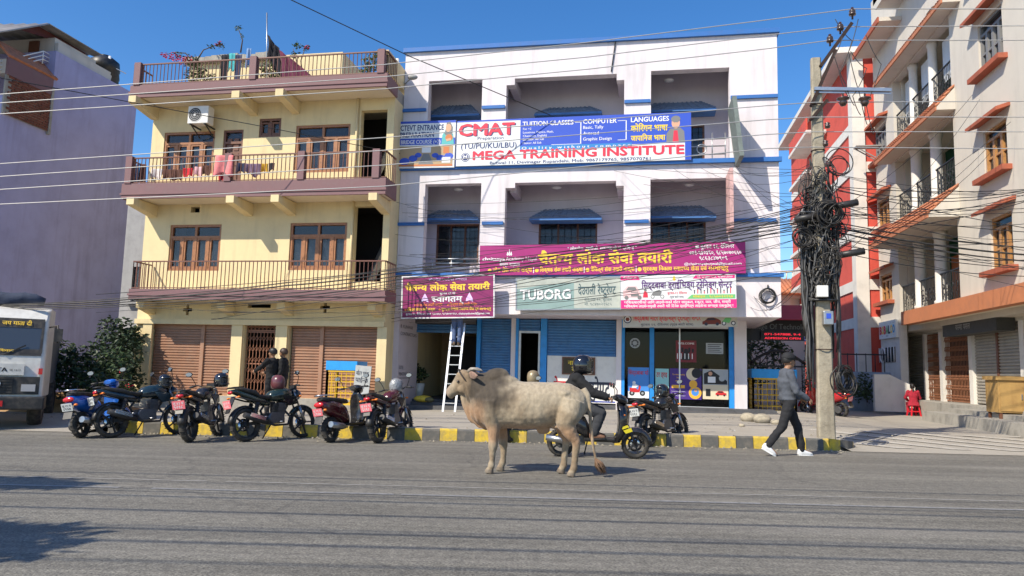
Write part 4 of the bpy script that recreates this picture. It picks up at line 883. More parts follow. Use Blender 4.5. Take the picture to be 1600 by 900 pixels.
# --- magenta academy banner
T, M, w, h = board('banner', 'long magenta academy banner with yellow lettering above the shops', (750, 384), (1165, 377), (749, 430), (1165, 427), 21.80, m_mag)
g = MB(); I = [m_gold, m_iwht]
text(g, 'चैतन्य लोक सेवा तयारी', M, .232*w, .36*h, w=.505*w, h=.30*h, mi=0, bold=.035); text(g, '" लोकसेवा तयारीको, सफलताको केन्द्रबिन्दु "', M, .475*w, .80*h, w=.26*w, h=.09*h, mi=1, align='c', bold=.015)
text(g, 'chaitanya', M, .012*w, .485*h, w=.088*w, h=.13*h, mi=1, bold=.03); text(g, 'Academy Nepal', M, .104*w, .485*h, w=.122*w, h=.13*h, mi=1); text(g, 'सम्पर्क कार्यालय', M, .08*w, .30*h, w=.08*w, h=.10*h, mi=1, bold=.02)
for dx in (-.007, 0, .007): shape(g, M, [((.118+dx-.004)*w, .68*h), ((.118+dx)*w, (.80 if dx else .88)*h), ((.118+dx+.004)*w, .68*h), ((.118+dx)*w, .64*h)], 1, .004)
x = .035
for t_, ww in (('लोक सेवा तयारी कक्षा', .155), ('शिक्षक सेवा तयारी कक्षा', .165), ('बैंकिङ्ग सेवा तयारी कक्षा', .165), ('सुरक्षा निकाय स्वास्थ्य सेवा एवं संस्थानहरु', .31)):
    disc(g, M, (x+.006)*w, .15*h, .05*h*1.3, 0, .004, 12); text(g, t_, M, (x+.018)*w, .10*h, w=ww*w, h=.12*h, mi=0, bold=.03); x += ww+.03
    if x < .9: rect(g, M, (x-.008)*w, (x-.005)*w, .06*h, .26*h, 1)
disc(g, M, .828*w, .85*h, .05*h*1.2, 1, .004, 12); text(g, 'बुटवल ११, देविनगर', M, .84*w, .80*h, w=.12*w, h=.11*h, mi=1, bold=.02); text(g, '०७१-५४०४६०, ९८५७०७०६६०', M, .80*w, .60*h, w=.185*w, h=.12*h, mi=1, bold=.02); text(g, '९८६३८४७९०९', M, .885*w, .43*h, w=.10*w, h=.11*h, mi=1, bold=.02, align='c'); text(g, '@chaitanyabutwal@gmail.com', M, .78*w, .27*h, w=.205*w, h=.085*h, mi=1, bold=.01); g.build('lettering', I, T)
# --- small magenta welcome banner
T, M, w, h = board('banner', 'small magenta welcome banner in a white frame above the open shop', (629, 433), (771, 431), (629, 497), (771, 494), 21.55, m_mag2, frame=m_wsteel)
g = MB(); I = [m_gold, m_iwht, m_oran2 := mat('orange_print', C(245, 140, 70), .6), mat('lilac_print', C(225, 195, 240), .6)]
text(g, 'लोकसेवा तयारीको सफलता', M, .5*w, .90*h, w=.42*w, h=.05*h, mi=3, align='c', bold=.02); text(g, 'चैतन्य लोक सेवा तयारी', M, .03*w, .66*h, w=.93*w, h=.135*h, mi=0, bold=.04); text(g, 'बुटवल ११ मा', M, .5*w, .56*h, w=.17*w, h=.05*h, mi=1, align='c', bold=.02); text(g, 'स्वागतम्', M, .5*w, .38*h, w=.35*w, h=.12*h, mi=1, align='c', bold=.03)
for s_ in (.25, .74): shape(g, M, [(s_*w, .6*h), ((s_-.035)*w, .45*h), ((s_-.04)*w, .37*h), (s_*w, .41*h), ((s_+.04)*w, .37*h), ((s_+.035)*w, .45*h)], 3, .004)
for yy, parts in ((.28, (('लोक सेवा तयारी कक्षा', .14, .30), ('शिक्षक सेवा तयारी कक्षा', .5, .32))), (.165, (('बैंकिङ्ग सेवा तयारी कक्षा', .03, .33), ('सुरक्षा निकाय स्वास्थ्य सेवा एवं संस्थानहरु', .41, .56)))):
    for t_, x, ww in parts: disc(g, M, (x+.006)*w, (yy+.025)*h, .028*h, 2, .004, 10); text(g, t_, M, (x+.025)*w, yy*h, w=(ww-.02)*w, h=.06*h, mi=2 if yy > .2 else 0, bold=.03)
text(g, 'बुटवल ११, देविनगर : ०७१-५४०४६०, ९८५७०७०६६०, chaitanyabutwal@gmail.com', M, .04*w, .06*h, w=.92*w, h=.045*h, mi=1, bold=.02); g.build('lettering', I, T)
# --- restaurant beer board
T, M, w, h = board('sign_board', 'faded green beer brand and restaurant sign board', (808, 435), (969, 434), (807, 484), (969, 481), 21.75, m_tub, t=.12, frame=m_steel)
g = MB(); I = [m_iwht, m_tub2, mat('printed_slate', C(70, 95, 100), .6)]
shape(g, M, [(0, h), (0, .66*h), (.3*w, .8*h), (w, .92*h), (w, h)], 1, .002); rect(g, M, .56*w, w, .02*h, .93*h, 1, .0035)
text(g, 'TUBORG', M, .04*w, .30*h, w=.49*w, h=.33*h, mi=2, bold=.03, lift=.004); text(g, 'TUBORG', M, .035*w, .32*h, w=.49*w, h=.33*h, mi=0, bold=.03, lift=.006); text(g, 'देउराली रेष्टुरेण्ट', M, .60*w, .46*h, w=.36*w, h=.24*h, mi=2, bold=.02, lift=.006)
text(g, 'देविनगर ११, बुटवल', M, .66*w, .24*h, w=.26*w, h=.08*h, mi=2, lift=.006); text(g, 'मो. ९८४७०२१६८५', M, .66*w, .10*h, w=.26*w, h=.08*h, mi=2, lift=.006); g.build('lettering', I, T)
# white fascia block left of it is wall; --- driving school boards
T, M, w, h = board('sign_board', 'white and pink driving school sign board with violet lettering', (970, 430), (1148, 429), (970, 483), (1153, 480), 21.62, m_signw, t=.14)
g = MB(); I = [m_violet, mat('pink_print', C(228, 40, 130), .6), m_iwht, m_grn, m_gry, m_bred, m_ink, mat('pale_pink', C(235, 195, 195), .6), m_gold]
rect(g, M, .0, w, 0, .255*h, 1); shape(g, M, [(0, .86*h), (.17*w, .86*h), (.155*w, .98*h), (0, .98*h)], 1); shape(g, M, [(.63*w, .88*h), (.99*w, .88*h), (.99*w, .98*h), (.655*w, .98*h)], 1)
text(g, 'श्री गणेशाय नमः', M, .02*w, .89*h, w=.12*w, h=.06*h, mi=2, bold=.02, lift=.006); text(g, 'प्रो. ९८५७०३२१६४, ९८४७२६३४५०', M, .67*w, .9*h, w=.3*w, h=.055*h, mi=2, bold=.02, lift=.006)
text(g, 'सिद्दबाबा ड्राईभिङ्ग ट्रेनिङ्ग सेन्टर', M, .185*w, .60*h, w=.78*w, h=.175*h, mi=0, bold=.025)
text(g, 'प्रशिक्षार्थीको लागि लाइसेन्सको मोटर साइकल, स्कुटर, कार, जीप, सवारी', M, .03*w, .145*h, w=.92*w, h=.07*h, mi=2, bold=.03, lift=.006); text(g, 'प्रशिक्षण लाइसेन्समुखी तयारी गरी दिनेछ ड्राईभिङ्ग लाइसेन्स सम्पर्क राख्नुहोस् !', M, .03*w, .03*h, w=.94*w, h=.07*h, mi=2, bold=.03, lift=.006)
text(g, 'बुटवल-११ देविनगर', M, .41*w, .42*h, w=.17*w, h=.06*h, mi=5, bold=.01); text(g, '(पूर्व बाटो साथ)', M, .43*w, .31*h, w=.12*w, h=.05*h, mi=6)
shape(g, M, [(.58*w, .28*h), (.99*w, .28*h), (.99*w, .4*h), (.62*w, .4*h)], 3, .003); text(g, 'मोबाइल : ९८५७०३२१६४', M, .63*w, .31*h, w=.34*w, h=.06*h, mi=8, bold=.01, lift=.006)
for k in range(12): xk = .64+.028*k; rect(g, M, xk*w, (xk+.008)*w, .43*h, (.5+.05*(k % 3))*h, 5 if k % 2 else 6); disc(g, M, (xk+.004)*w, (.52+.05*(k % 3))*h, .006*w, 6, .005, 8)
shape(g, M, [(.02*w, .33*h), (.02*w, .55*h), (.06*w, .68*h), (.14*w, .68*h), (.17*w, .52*h), (.18*w, .33*h)], 7, .003); shape(g, M, [(.045*w, .55*h), (.065*w, .65*h), (.13*w, .65*h), (.145*w, .55*h)], 4, .005); rect(g, M, .09*w, .16*w, .36*h, .44*h, 4, .006); rect(g, M, .09*w, .155*w, .48*h, .51*h, 4, .006)
for xk in (.05, .165): disc(g, M, xk*w, .33*h, .018*w, 4, .007, 14)
for xk in (.28, .365): disc(g, M, xk*w, .35*h, .017*w, 4, .004, 14); disc(g, M, xk*w, .35*h, .011*w, 2, .006, 14)
shape(g, M, [(.27*w, .42*h), (.3*w, .38*h), (.35*w, .38*h), (.36*w, .5*h), (.34*w, .56*h), (.29*w, .5*h)], 4, .005); shape(g, M, [(.195*w, .33*h), (.24*w, .33*h), (.235*w, .48*h), (.21*w, .53*h), (.2*w, .45*h)], 5, .005); disc(g, M, .217*w, .55*h, .012*w, 4, .006, 12)
shape(g, M, [(.465*w, .97*h), (.455*w, .85*h), (.47*w, .82*h), (.485*w, .85*h), (.475*w, .97*h)], 8, .004); g.build('lettering', I, T)
T, M, w, h = board('sign_board', 'dull grey driving school board with red lettering under the pink one', (973, 485), (1152, 482), (973, 511), (1152, 511), 22.35, mat('board_grey', C(196, 192, 178), .6, n=.15, ns=2), t=.1)
g = MB(); I = [m_bred, m_ink, m_brw, m_grn, m_signw]
text(g, 'सिद्दबाबा मोटर ड्राईभिङ्ग ट्रेनिङ्ग सेन्टर', M, .095*w, .38*h, w=.59*w, h=.3*h, mi=0, bold=.02); text(g, 'बुटवल ११, देविनगर (पूर्व बाटो साथ)', M, .16*w, .09*h, w=.46*w, h=.11*h, mi=1, bold=.01); text(g, 'मोटर साइकल तथा कार सिकाइ केन्द्र', M, .25*w, .83*h, w=.28*w, h=.08*h, mi=1); text(g, 'प्रो. ९८५७०३२१६४', M, .66*w, .83*h, w=.16*w, h=.09*h, mi=1)
disc(g, M, .043*w, .46*h, .036*w, 1, .003, 24); disc(g, M, .043*w, .46*h, .027*w, 4, .005, 24); disc(g, M, .043*w, .46*h, .02*w, 2, .006, 6)
def cprint(x, y, s, c):
    shape(g, M, [(x, y), (x+s, y+.01*s), (x+s, y+.2*s), (x+.85*s, y+.3*s), (x+.6*s, y+.38*s), (x+.3*s, y+.36*s), (x+.12*s, y+.2*s), (x, y+.16*s)], c, .004); shape(g, M, [(x+.2*s, y+.22*s), (x+.75*s, y+.24*s), (x+.6*s, y+.35*s), (x+.32*s, y+.33*s)], 1, .0055)
    for u in (.2, .8): disc(g, M, x+u*s, y+.02*s, .09*s, 1, .006, 12)
cprint(.70*w, .14*h, .16*w, 2)
for xk in (.885, .965): disc(g, M, xk*w, .2*h, .02*w, 1, .004, 16); disc(g, M, xk*w, .2*h, .012*w, 4, .005, 14)
shape(g, M, [(.87*w, .3*h), (.93*w, .2*h), (.95*w, .45*h), (.935*w, .62*h), (.9*w, .5*h)], 3, .0045); disc(g, M, .9*w, .68*h, .017*w, 3, .006, 12); disc(g, M, .89*w, .86*h, .013*w, 1, .006, 12); g.build('lettering', I, T)
# ================================================================ violet house on the left
VX = -20.0; VN = PXp(-12, 300, VX).y
vh = thing('violet_house', 'tall violet plastered house with a bare brick panel and tin roofed rooftop', 'house', (-21, 21, 0))
zt0 = PXp(215, 145, VX).z; zt1 = PXp(90, 85, VX).z; yfar = PXp(215, 145, VX).y; ynear = PXp(88, 88, VX).y
g = MB(); g.box(VX-7, VX, ynear-.02, yfar, -.05, (zt0+zt1)/2); g.box(VX-7, VX, VN, ynear-.022, -.05, 9.7); g.build('wall', m_pur, vh)
ye = PXp(76, 160, VX).y; zb_ = PXp(40, 192, VX).z; zt_ = PXp(70, 118, VX).z
g = MB()                                       # raw brick extension, real courses
z = zb_; k = 0
while z < zt_-.6:
    y = (VN+.1)+(k % 2)*.12
    while y < ye-.05:
        q = min(y+.23, ye); d_ = random.uniform(.0, .02); g.box(VX+.002, VX+.07+d_, y+.006, q-.006, z+.006, z+.072); y += .24
    z += .085; k += 1
g.build('brick_panel', m_brick, vh); g = MB(); g.box(VX+.003, VX+.055, VN, ye, zb_, zt_-.58); g.build('mortar', m_conc, vh)
g = MB(); g.box(VX+.002, VX+.09, VN, ye+.03, zt_-.58, zt_-.02); g.build('painted_beam', m_mar, vh)
g = MB(); g.box(VX+.003, VX+.10, ye+.002, ye+.10, zb_-.1, zt_-.3); g.build('concrete_post', m_conc, vh)
zr = (zt0+zt1)/2
g = MB(); g.box(VX-3.4, VX-.35, (ynear+.25), ynear+2.2, zr+.002, zr+.62, 0); g.build('roof_room', m_cream, vh)
g = MB(); a = PXp(47, 70, VX-1.2); g.box(VX-1.35, VX-.95, ynear+.2, ynear+.248, zr+.02, zr+.52); g.build('room_door', m_wood2, vh)
g = MB(); g.box(VX-.33, VX-.2, (ynear+.25), yfar-.9, zr+.0025, zr+.42); g.build('roof_parapet', m_cream, vh)
g = MB()                                       # corrugated roof: ridge with two slopes
def corr(P00, P01, P10, P11, n):
    rows = []
    for j in (0, 1):
        A, B_ = (P00, P01) if j == 0 else (P10, P11); rows.append([A.lerp(B_, i/n)+Vector((0, 0, .035*math.sin(i*math.pi/2))) for i in range(n+1)])
    g.loft(rows, 0, False, True, False)
rA = PXp(0, 50, VX-.15); rB = PXp(161, 86, VX-.15); mid0 = PXp(78, 37, VX-.15); back = Vector((-7, .0, .35)); rC = rA+back; rD = rB+back; mid1 = mid0+back
rA0 = rA+(rA-mid0)*.8; rC0 = rA0+back
corr(rA0, rC0, mid0, mid1, 60); corr(mid0, mid1, rB, rD, 60); o = g.build('tin_roof', m_corr, vh); md = o.modifiers.new('t', 'SOLIDIFY'); md.thickness = .03
dn = Vector((-.5, 0, -.03)); q = [mid0+dn, rB+dn-Vector((0, .3, 0)), Vector((VX-.65, rB.y-.4, zr+.42)), Vector((VX-.65, ynear+.3, zr+.62)), rA.lerp(mid0, .6)+dn]
g = MB(); g.poly(q); o = g.build('gable_sheet', m_mcorr, vh); md = o.modifiers.new('t', 'SOLIDIFY'); md.thickness = .04
g = MB(); g.loft([[Vector((VX+.05, y, zt_)) for y in (VN, ye+.2)], [Vector((VX+.05-.55, y, zt_+.55)) for y in (VN, ye+.2)]], 0, False, False, False); o = g.build('tile_eave', m_rtile, vh); md = o.modifiers.new('t', 'SOLIDIFY'); md.thickness = .08
g = MB(); g.box(VX-.5, VX-.02, (VN+.1), ye+.1, zt_-.5, zt_-.02); g.build('eave_base', m_cream, vh)
g = MB()
pr0, pr1 = PXp(0, 96, VX-.25), PXp(68, 80, VX-.25)
pr0 = pr0+(pr0-pr1)*.5
for dz in (0, -.14, -.28): g.tube([pr0+Vector((0, 0, dz)), pr1+Vector((0, 0, dz)), pr1+Vector((0, .8, dz))], .02, 6)
for f_ in (0, .33, .66, 1): p = pr0.lerp(pr1, f_); g.tube([p+Vector((0, 0, -.45)), p], .02, 6)
g.build('railing', m_wsteel, vh)
c = PXp(163, 106, VX-.7); wt = thing('water_tank', 'black plastic water tank on the violet house roof', 'water tank', (c.x, c.y, zr)); g = MB(); g.lathe([(.0, 0), (.52, 0), (.55, .05), (.53, .3), (.56, .33), (.53, .6), (.56, .63), (.52, .95), (.3, 1.12), (.2, 1.14)], Matrix.Translation((c.x, c.y, zr)), 24); g.build('body', m_blkp, wt); g = MB(); g.lathe([(.2, 1.14), (.2, 1.2), (0, 1.22)], Matrix.Translation((c.x, c.y, zr)), 16); g.build('lid', m_blkp, wt)
p = PXp(172, 88, VX-.3); g = MB(); g.tube([(p.x, p.y, zr), p], .05, 8); g.bar((p.x-.15, p.y-.2, p.z-.3), (p.x+.35, p.y+.5, p.z-.8+.3), .03, .03); tag(g.build('vent_pipe', m_wsteel, loc=(p.x, p.y, zr)), 'white vent pipe beside the black water tank', 'pipe')
# ---- grey house glimpsed between violet and yellow
gh = thing('grey_house', 'grey rendered house glimpsed between the violet and yellow houses', 'house', (-20, 32, 0))
g = MB(); Yg = 31.0; za = PY(212, 318, Yg).z; g.wall((-27, Yg), (-21.3, Yg), -.05, za, .25, [(.6, 1.8, 1.2, 2.6), (3.0, 4.4, 4.2, 5.9), (3.0, 4.4, 1.0, 3.0), (4.7, 5.2, 4.6, 5.8), (4.7, 5.2, 1.4, 3.0)]); g.build('wall', m_grey, gh)
g = MB(); g.box(-27, -21.3, Yg+.26, 38, -.05, za-.001); g.build('rear_block', m_grey, gh)
for (a, b, z0, z1) in ((-24, -22.6, 4.2, 5.9), (-24, -22.6, 1.0, 3.0), (-22.3, -21.8, 4.6, 5.8), (-22.3, -21.8, 1.4, 3.0)):
    g = MB(); g.box(a, b, Yg+.1, Yg+.14, z0, z1); f = g.build('window', m_glass, gh); g = MB(); g.box(a-.1, b+.1, Yg-.25, Yg-.002, z0-.12, z0-.002); g.build('sill', m_grey, f)
# ================================================================ house on the right, along the alley
RX, RB = 9.5, 9.2; RG = 10.35
rh = thing('corner_house', 'cream and orange house on the right with tiled balconies and columns', 'house', (12, 24, .5))
yy = lambda px, py, X=RX: PXp(px, py, X).y
zz = lambda px, py, X=RX: PXp(px, py, X).z
YF = yy(1373, 400); YN = 15.6
bal_y1 = yy(1405, 440); bal_y0 = yy(1500, 440)       # far / near ends of the balcony bays
zo0, zo1 = PXp(1408, 508, RB).z, PXp(1410, 487, RB).z
ZT = 17.5
floors = [zo1+.02, 6.95, 10.35, 13.4]
wn = []                                      # windows near column and far column: (ynear,yfar,z0,z1)
def HX(px0, px1, py0, py1, X):
    ya, yb = PXp(px0, (py0+py1)/2, X).y, PXp(px1, (py0+py1)/2, X).y; c = (px0+px1)/2; return (min(ya, yb), max(ya, yb), PXp(c, py1, X).z, PXp(c, py0, X).z)
near_w = [HX(1548, 1583, 335, 418, RX), HX(1537, 1574, 195, 268, RX), HX(1528, 1567, 22, 103, RX)]
far_w = [HX(1376, 1394, 428, 470, RX), HX(1372, 1390, 310, 355, RX), HX(1366, 1385, 198, 248, RX)]
bays = [(bal_y0, bal_y1, floors[0]+.02, 6.4), (bal_y0, bal_y1, floors[1]+.52, 9.8), (bal_y0, bal_y1, floors[2]+.3, 13.0)]
hs = [(YF-b, YF-a, z0, z1) for a, b, z0, z1 in near_w+far_w+bays]
g = MB(); g.wall((RX, YF), (RX, YN), zo0+.1, ZT, .3, hs); g.build('front_wall', m_cream, rh)
g = MB(); g.box(RX+.301, 18, YF-.3, YF, 0, ZT); g.box(RX+.301, 18, YN, YN+.3, 0, ZT); g.box(RX+.0, 18, YN+.301, YF-.301, ZT-.3, ZT-.002); g.box(17.7, 18, YN+.301, YF-.301, 0, ZT-.301); g.build('side_wall', m_cream, rh)
g = MB()
for z in floors+[zo0+.1]: g.box(RX+.302, 17.6, YN+.302, YF-.302, z-.25, z-.01)
g.build('floor_slab', m_cream, rh)
g = MB(); g.box(RX+1.75, RX+1.85, YN+.31, YF-.31, zo0+.2, 7.0-.3); g.box(RX+1.751, RX+1.849, YN+.31, YF-.31, 7.01, ZT-.31); g.build('balcony_back_wall', m_green, rh)
g = MB()
for yb_ in (bal_y0, bal_y1): g.box(RX+.303, RX+1.749, yb_-.12, yb_+.12, zo0+.21, ZT-.32)
g.build('partition_wall', m_cream, rh)
g = MB(); g.box(RX+1.70, RX+1.745, bal_y1-1.5, bal_y1-.4, floors[0], floors[0]+2.1); g.box(RX+1.70, RX+1.745, bal_y1-1.7, bal_y1-.5, floors[2], floors[2]+1.4); g.build('balcony_door', m_oran, rh)
# orange band and ground-floor soffit
g = MB(); g.box(RB, RX-.002, YN, PXp(1408, 500, RB).y, zo0, zo1); g.build('orange_band', m_oran, rh); g = MB(); g.box(RB+.02, RG, YN, PXp(1408, 500, RB).y-.05, zo0+.02, zo0+.12); g.build('soffit', m_ceil, rh)
# columns and black iron rails
for i, b in enumerate(bays):
    L_ = b[1]-b[0]
    for f_ in (.36, .70):
        y = b[0]+L_*f_; g = MB(); r = .19 if i < 2 else .15; g.lathe([(r*1.25, 0), (r*1.25, .12), (r, .16), (r*.95, b[3]-b[2]-.2), (r*1.2, b[3]-b[2]-.12), (r*1.2, b[3]-b[2])], Matrix.Translation((RX+.2, y, b[2])), 18); g.build('column', m_rwht, rh)
    pts = [(RX+.12, b[0]+.02, 0), (RX+.12, b[1]-.02, 0)]; g = rail_panel(pts, b[2]-.01, b[2]+1.0, .12, .011, .035)
    n = int(L_/.36)
    for k in range(n):
        y = b[0]+.2+k*.36; g.torus(frame_mat((RX+.12, y, b[2]+.55), (0, 1, 0), (0, 0, 1)), .1, .012, 12, 5); g.torus(frame_mat((RX+.12, y, b[2]+.3), (0, 1, 0), (0, 0, 1)), .07, .012, 12, 5)
    g.build('railing', m_blk, rh)
def awn(yb0, yb1, z0, z1, D, m=m_rtile, fascia=None, name='tile_awning'):
    """tiled awning on the alley wall (faces -X), real half-round tile rows"""
    g = MB(); n = int((yb1-yb0)/.16); lo = Vector((RX-D, 0, z0)); hi = Vector((RX-.01, 0, z1))
    for i in range(n):
        y = yb0+(yb1-yb0)*(i+.5)/n
        for k in range(4):
            a = lo.lerp(hi, k/4)+Vector((-.03, y, .03)); b = lo.lerp(hi, (k+1)/4+.03)+Vector((0, y, .0)); g.tube([a, b], [.085, .07], 8, 0, True, .55)
    a = g.build(name, m, rh)
    g = MB(); g.prism([(RX-D, z0-.1), (RX-.004, z0-.1), (RX-.004, z1-.06), (RX-D, z0-.01)], Matrix(((1, 0, 0, 0), (0, 0, -1, yb1), (0, 1, 0, 0), (0, 0, 0, 1))), yb1-yb0); g.build('awning_slab', m_cream, a)
    g = MB(); g.box(RX-D-.05, RX-D-.004, yb0, yb1, z0-.12, z0+.0); g.build('awning_edge', fascia or m_rtile, a); return a
awn(bal_y0-.25, bal_y1+.35, 6.55, 7.45, .9); awn(bal_y0-.25, bal_y1+.5, 9.95, 10.62, .55); awn(bal_y0-.9, bal_y1+.6, 13.15, 13.75, .5)
m_hood = mat('rusty_hood', C(165, 88, 62), .75, n=.4, ns=3, dirt=(.16, .07, .05))
def hood(h, D=.36, up=.35, dn=.08):
    g = MB(); y0, y1 = h[0]-.28, h[1]+.28
    g.loft([[Vector((RX-D, y, h[3]+up-.22)) for y in (y0, y1)]+[Vector((RX-D, y, h[3]+up-.12)) for y in (y1, y0)], [Vector((RX-.004, y, h[3]+up-.1)) for y in (y0, y1)]+[Vector((RX-.004, y, h[3]+up)) for y in (y1, y0)]], 0, True, False); g.build('window_hood', m_hood, rh)
    g = MB(); g.box(RX-.25, RX-.003, y0+.05, y1-.05, h[2]-.18, h[2]-.04); g.build('window_sill', m_hood, rh)
def win_x(h, m, n=3):
    g = MB(); w = .07; xa, xb = RX+.06, RX+.15
    g.box(xa, xb, h[0], h[0]+w, h[2], h[3]); g.box(xa, xb, h[1]-w, h[1], h[2], h[3]); g.box(xa, xb, h[0]+w, h[1]-w, h[2], h[2]+w); g.box(xa, xb, h[0]+w, h[1]-w, h[3]-w, h[3]); zt = h[3]-(h[3]-h[2])*.22
    g.box(xa+.002, xb-.002, h[0]+w, h[1]-w, zt-.04, zt+.04)
    for i in range(1, n): y = h[0]+(h[1]-h[0])*i/n; g.box(xa+.003, xb-.003, y-.06, y+.06, h[2]+w, zt-.04)
    for i in range(n): y0, y1 = h[0]+(h[1]-h[0])*i/n, h[0]+(h[1]-h[0])*(i+1)/n; z = (h[2]+zt)/2; g.box(xa+.02, xb-.02, y0+.05, y1-.05, z-.03, z+.03)
    f = g.build('window', m, rh); g = MB(); g.box(xb-.02, xb-.012, h[0]+.03, h[1]-.03, h[2]+.03, h[3]-.03); g.build('pane', m_glass, f)
    g = MB(); k = int((h[1]-h[0])/.05); g.loft([[Vector((RX+.26+.03*math.sin(i*1.1), h[0]+(h[1]-h[0])*i/k, z)) for i in range(k+1)] for z in (h[2], zt)], 0, False, True, False); g.build('curtain', m_curt, f)
m_wlt = mat('honey_wood', (0.44, 0.22, 0.075), 0.45, n=.3, ns=12)
for h in near_w[:2]+far_w[:2]: win_x(h, m_wlt); hood(h)
for h in (near_w[2], far_w[2]): win_x(h, m_gry, 4); hood(h)
# white roller blinds on the top balcony
for a, b in ((.40, .66), (.74, .97), (.08, .30)):
    bb = bays[2]; L_ = bb[1]-bb[0]; g = MB(); g.box(RX+.4, RX+.42, bb[0]+L_*a, bb[0]+L_*b, bb[2]+.75, bb[3]-.15); g.build('blind', mat('blind_white', (0.62, .66, .70), .8, n=.1), rh)
# thin iron canopy near the roof
g = MB(); c0, c1 = yy(1520, 40), yy(1470, 80)
g.box(RX-1.1, RX-.01, 19.6, 22.0, 14.35, 14.4); 
for y in (19.7, 21.9): g.bar((RX-1.05, y, 14.34), (RX-.02, y, 13.7), .04, .04)
g.build('iron_canopy', m_corr, rh); g = MB(); g.box(RX-1.0, RX-.01, 31.3, YF-.5, 10.9, 10.95)
for y in (31.4, YF-.6): g.bar((RX-.95, y, 10.89), (RX-.02, y, 10.3), .04, .04)
g.build('iron_canopy', m_corr, rh)
g = MB(); g.box(RX-.8, RX-.002, 28.6, YF-.2, 14.95, 15.1); re_ = g.build('roof_eave', m_cream, rh); g = MB(); g.box(RX-.86, RX-.802, 28.6, YF-.2, 14.9, 15.12); g.build('eave_edge', m_hood, re_); g = MB(); g.box(RX-.8, RX-.003, 22, 29, 15.6, 15.8); g.build('roof_slab', m_cream, rh)
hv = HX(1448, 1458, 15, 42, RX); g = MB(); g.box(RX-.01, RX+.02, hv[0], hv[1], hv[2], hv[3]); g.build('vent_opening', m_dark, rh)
# ground floor of the right house: platform, shutters, gates
pzf = 0.72
g = MB(); g.box(RG-1.9, 18, YN, 24.9, -.1, .50); g.box(RG-1.35, 18, YN, 24.4, .501, .62); g.build('steps', m_conc, rh)
g = MB(); g.box(RG-.9, 18, YN+.01, YF-.4, .0, pzf); g.build('platform', m_conc, rh)
segs = [('shut', 1410, 1443), ('gate', 1447, 1469), ('gate', 1473, 1515), ('shut', 1520, 1597)]
ys = lambda px: PXp(px, 560, RG).y
zs_top = zo0-.25
g = MB(); g.box(RG, RG+.3, YN, YF-.31, zs_top, zo0+.015); g.build('lintel', m_cream, rh)
def px_shutter(y0, y1, z0, z1, m):
    g = MB(); n = int((z1-z0)/.095); prof = []
    for i in range(n): z = z0+(z1-z0)*i/n; p = (z1-z0)/n; prof += [(RG+.1, z+.12*p), (RG+.065, z+.3*p), (RG+.065, z+.78*p), (RG+.1, z+.92*p)]
    g.loft([[Vector((x, y0, z)) for x, z in prof], [Vector((x, y1, z)) for x, z in prof]], 0, False, False, False); g.build('shutter', m, rh)
m_gsh = mat('pale_shutter', (0.36, 0.335, 0.29), .55, n=.2, ns=3, dust=.3)
for kind, a, b in segs:
    y1, y0 = ys(a), ys(b)
    if kind == 'shut':
        ym = (y0+y1)/2 if b > 1550 else None
        for q0, q1 in ([(y0, ym-.06), (ym+.06, y1)] if ym else [(y0, y1)]): px_shutter(q0, q1, pzf+.02, zs_top-.01, m_gsh)
        if ym: g = MB(); g.box(RG+.04, RG+.14, ym-.058, ym+.058, pzf, zs_top); g.build('shutter_post', m_wood2, rh)
    else:
        gg = lattice(0, y1-y0, pzf+.03, zs_top-.05, 0, .11, .33, .018); gg.xf(Matrix(((0, 1, 0, RG+.07), (-1, 0, 0, y1), (0, 0, 1, 0), (0, 0, 0, 1)))); gg.build('collapsible_gate', m_gate, rh)
px_shutter(YN+.4, ys(1600)-.1, pzf+.02, zs_top-.01, m_gsh)
for px in (1409, 1445, 1471, 1517.5, 1599): y = ys(px); g = MB(); g.box(RG-.03, RG+.25, y-.13 if px != 1445 else y-.1, y+.13 if px != 1445 else y+.1, pzf, zs_top-.002); g.build('pillar', m_rwht, rh)
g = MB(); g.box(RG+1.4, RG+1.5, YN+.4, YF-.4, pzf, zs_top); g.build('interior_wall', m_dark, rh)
g = MB(); g.box(RG-.5, RG-.02, ys(1590), ys(1500), 3.0-.1, 3.45-.1); rb = g.build('shutter_box', mat('dark_sign', C(60, 60, 56), .6, n=.3), rh)
Mq = frame_mat((RG-.502, ys(1503), 2.98), (0, -1, 0), (0, 0, 1)); g = MB(); text(g, 'चस्मा पसल', Mq, .9, .08, h=.16, bold=.02, lift=.004); g.build('lettering', mat('faint_grey_print', (.3, .3, .29), .7), rb)
# far wing of the right house: BOBALOO shop on the ground floor
bl0 = PXp(1368, 510, RX-.05); yb1, yb0 = YF-.25, yy(1405, 515)
g = MB(); g.box(RX-.02, RX+.25, bal_y1+.1, YF-.002, 0.3, zo0+.1); g.build('lower_wall', m_rwht, rh)
h = HX(1377, 1400, 543, 566, RX); g = MB(); g.box(RX-.05, RX-.021, h[0], h[1], h[2], h[3]); f = g.build('window', m_dark, rh); g = MB()
for i in range(6): y = h[0]+(h[1]-h[0])*i/5; g.tube([(RX-.07, y, h[2]), (RX-.07, y, h[3])], .02, 5)
g.torus(frame_mat((RX-.07, (h[0]+h[1])/2+.5, (h[2]+h[3])/2), (0, 1, 0), (0, 0, 1)), .3, .03, 14, 5); g.build('grille', m_wsteel, f)
sb = thing('shop_sign', 'white shop sign reading BOBALOO in coloured letters', 'sign', (RX-.05, yb0, zz(1385, 530)))
za, zb = zz(1385, 529, RX-.1), zz(1385, 502, RX-.1); g = MB(); g.box(RX-.12, RX-.022, yb0, yb1+.1, za, zb); g.build('panel', m_signw, sb)
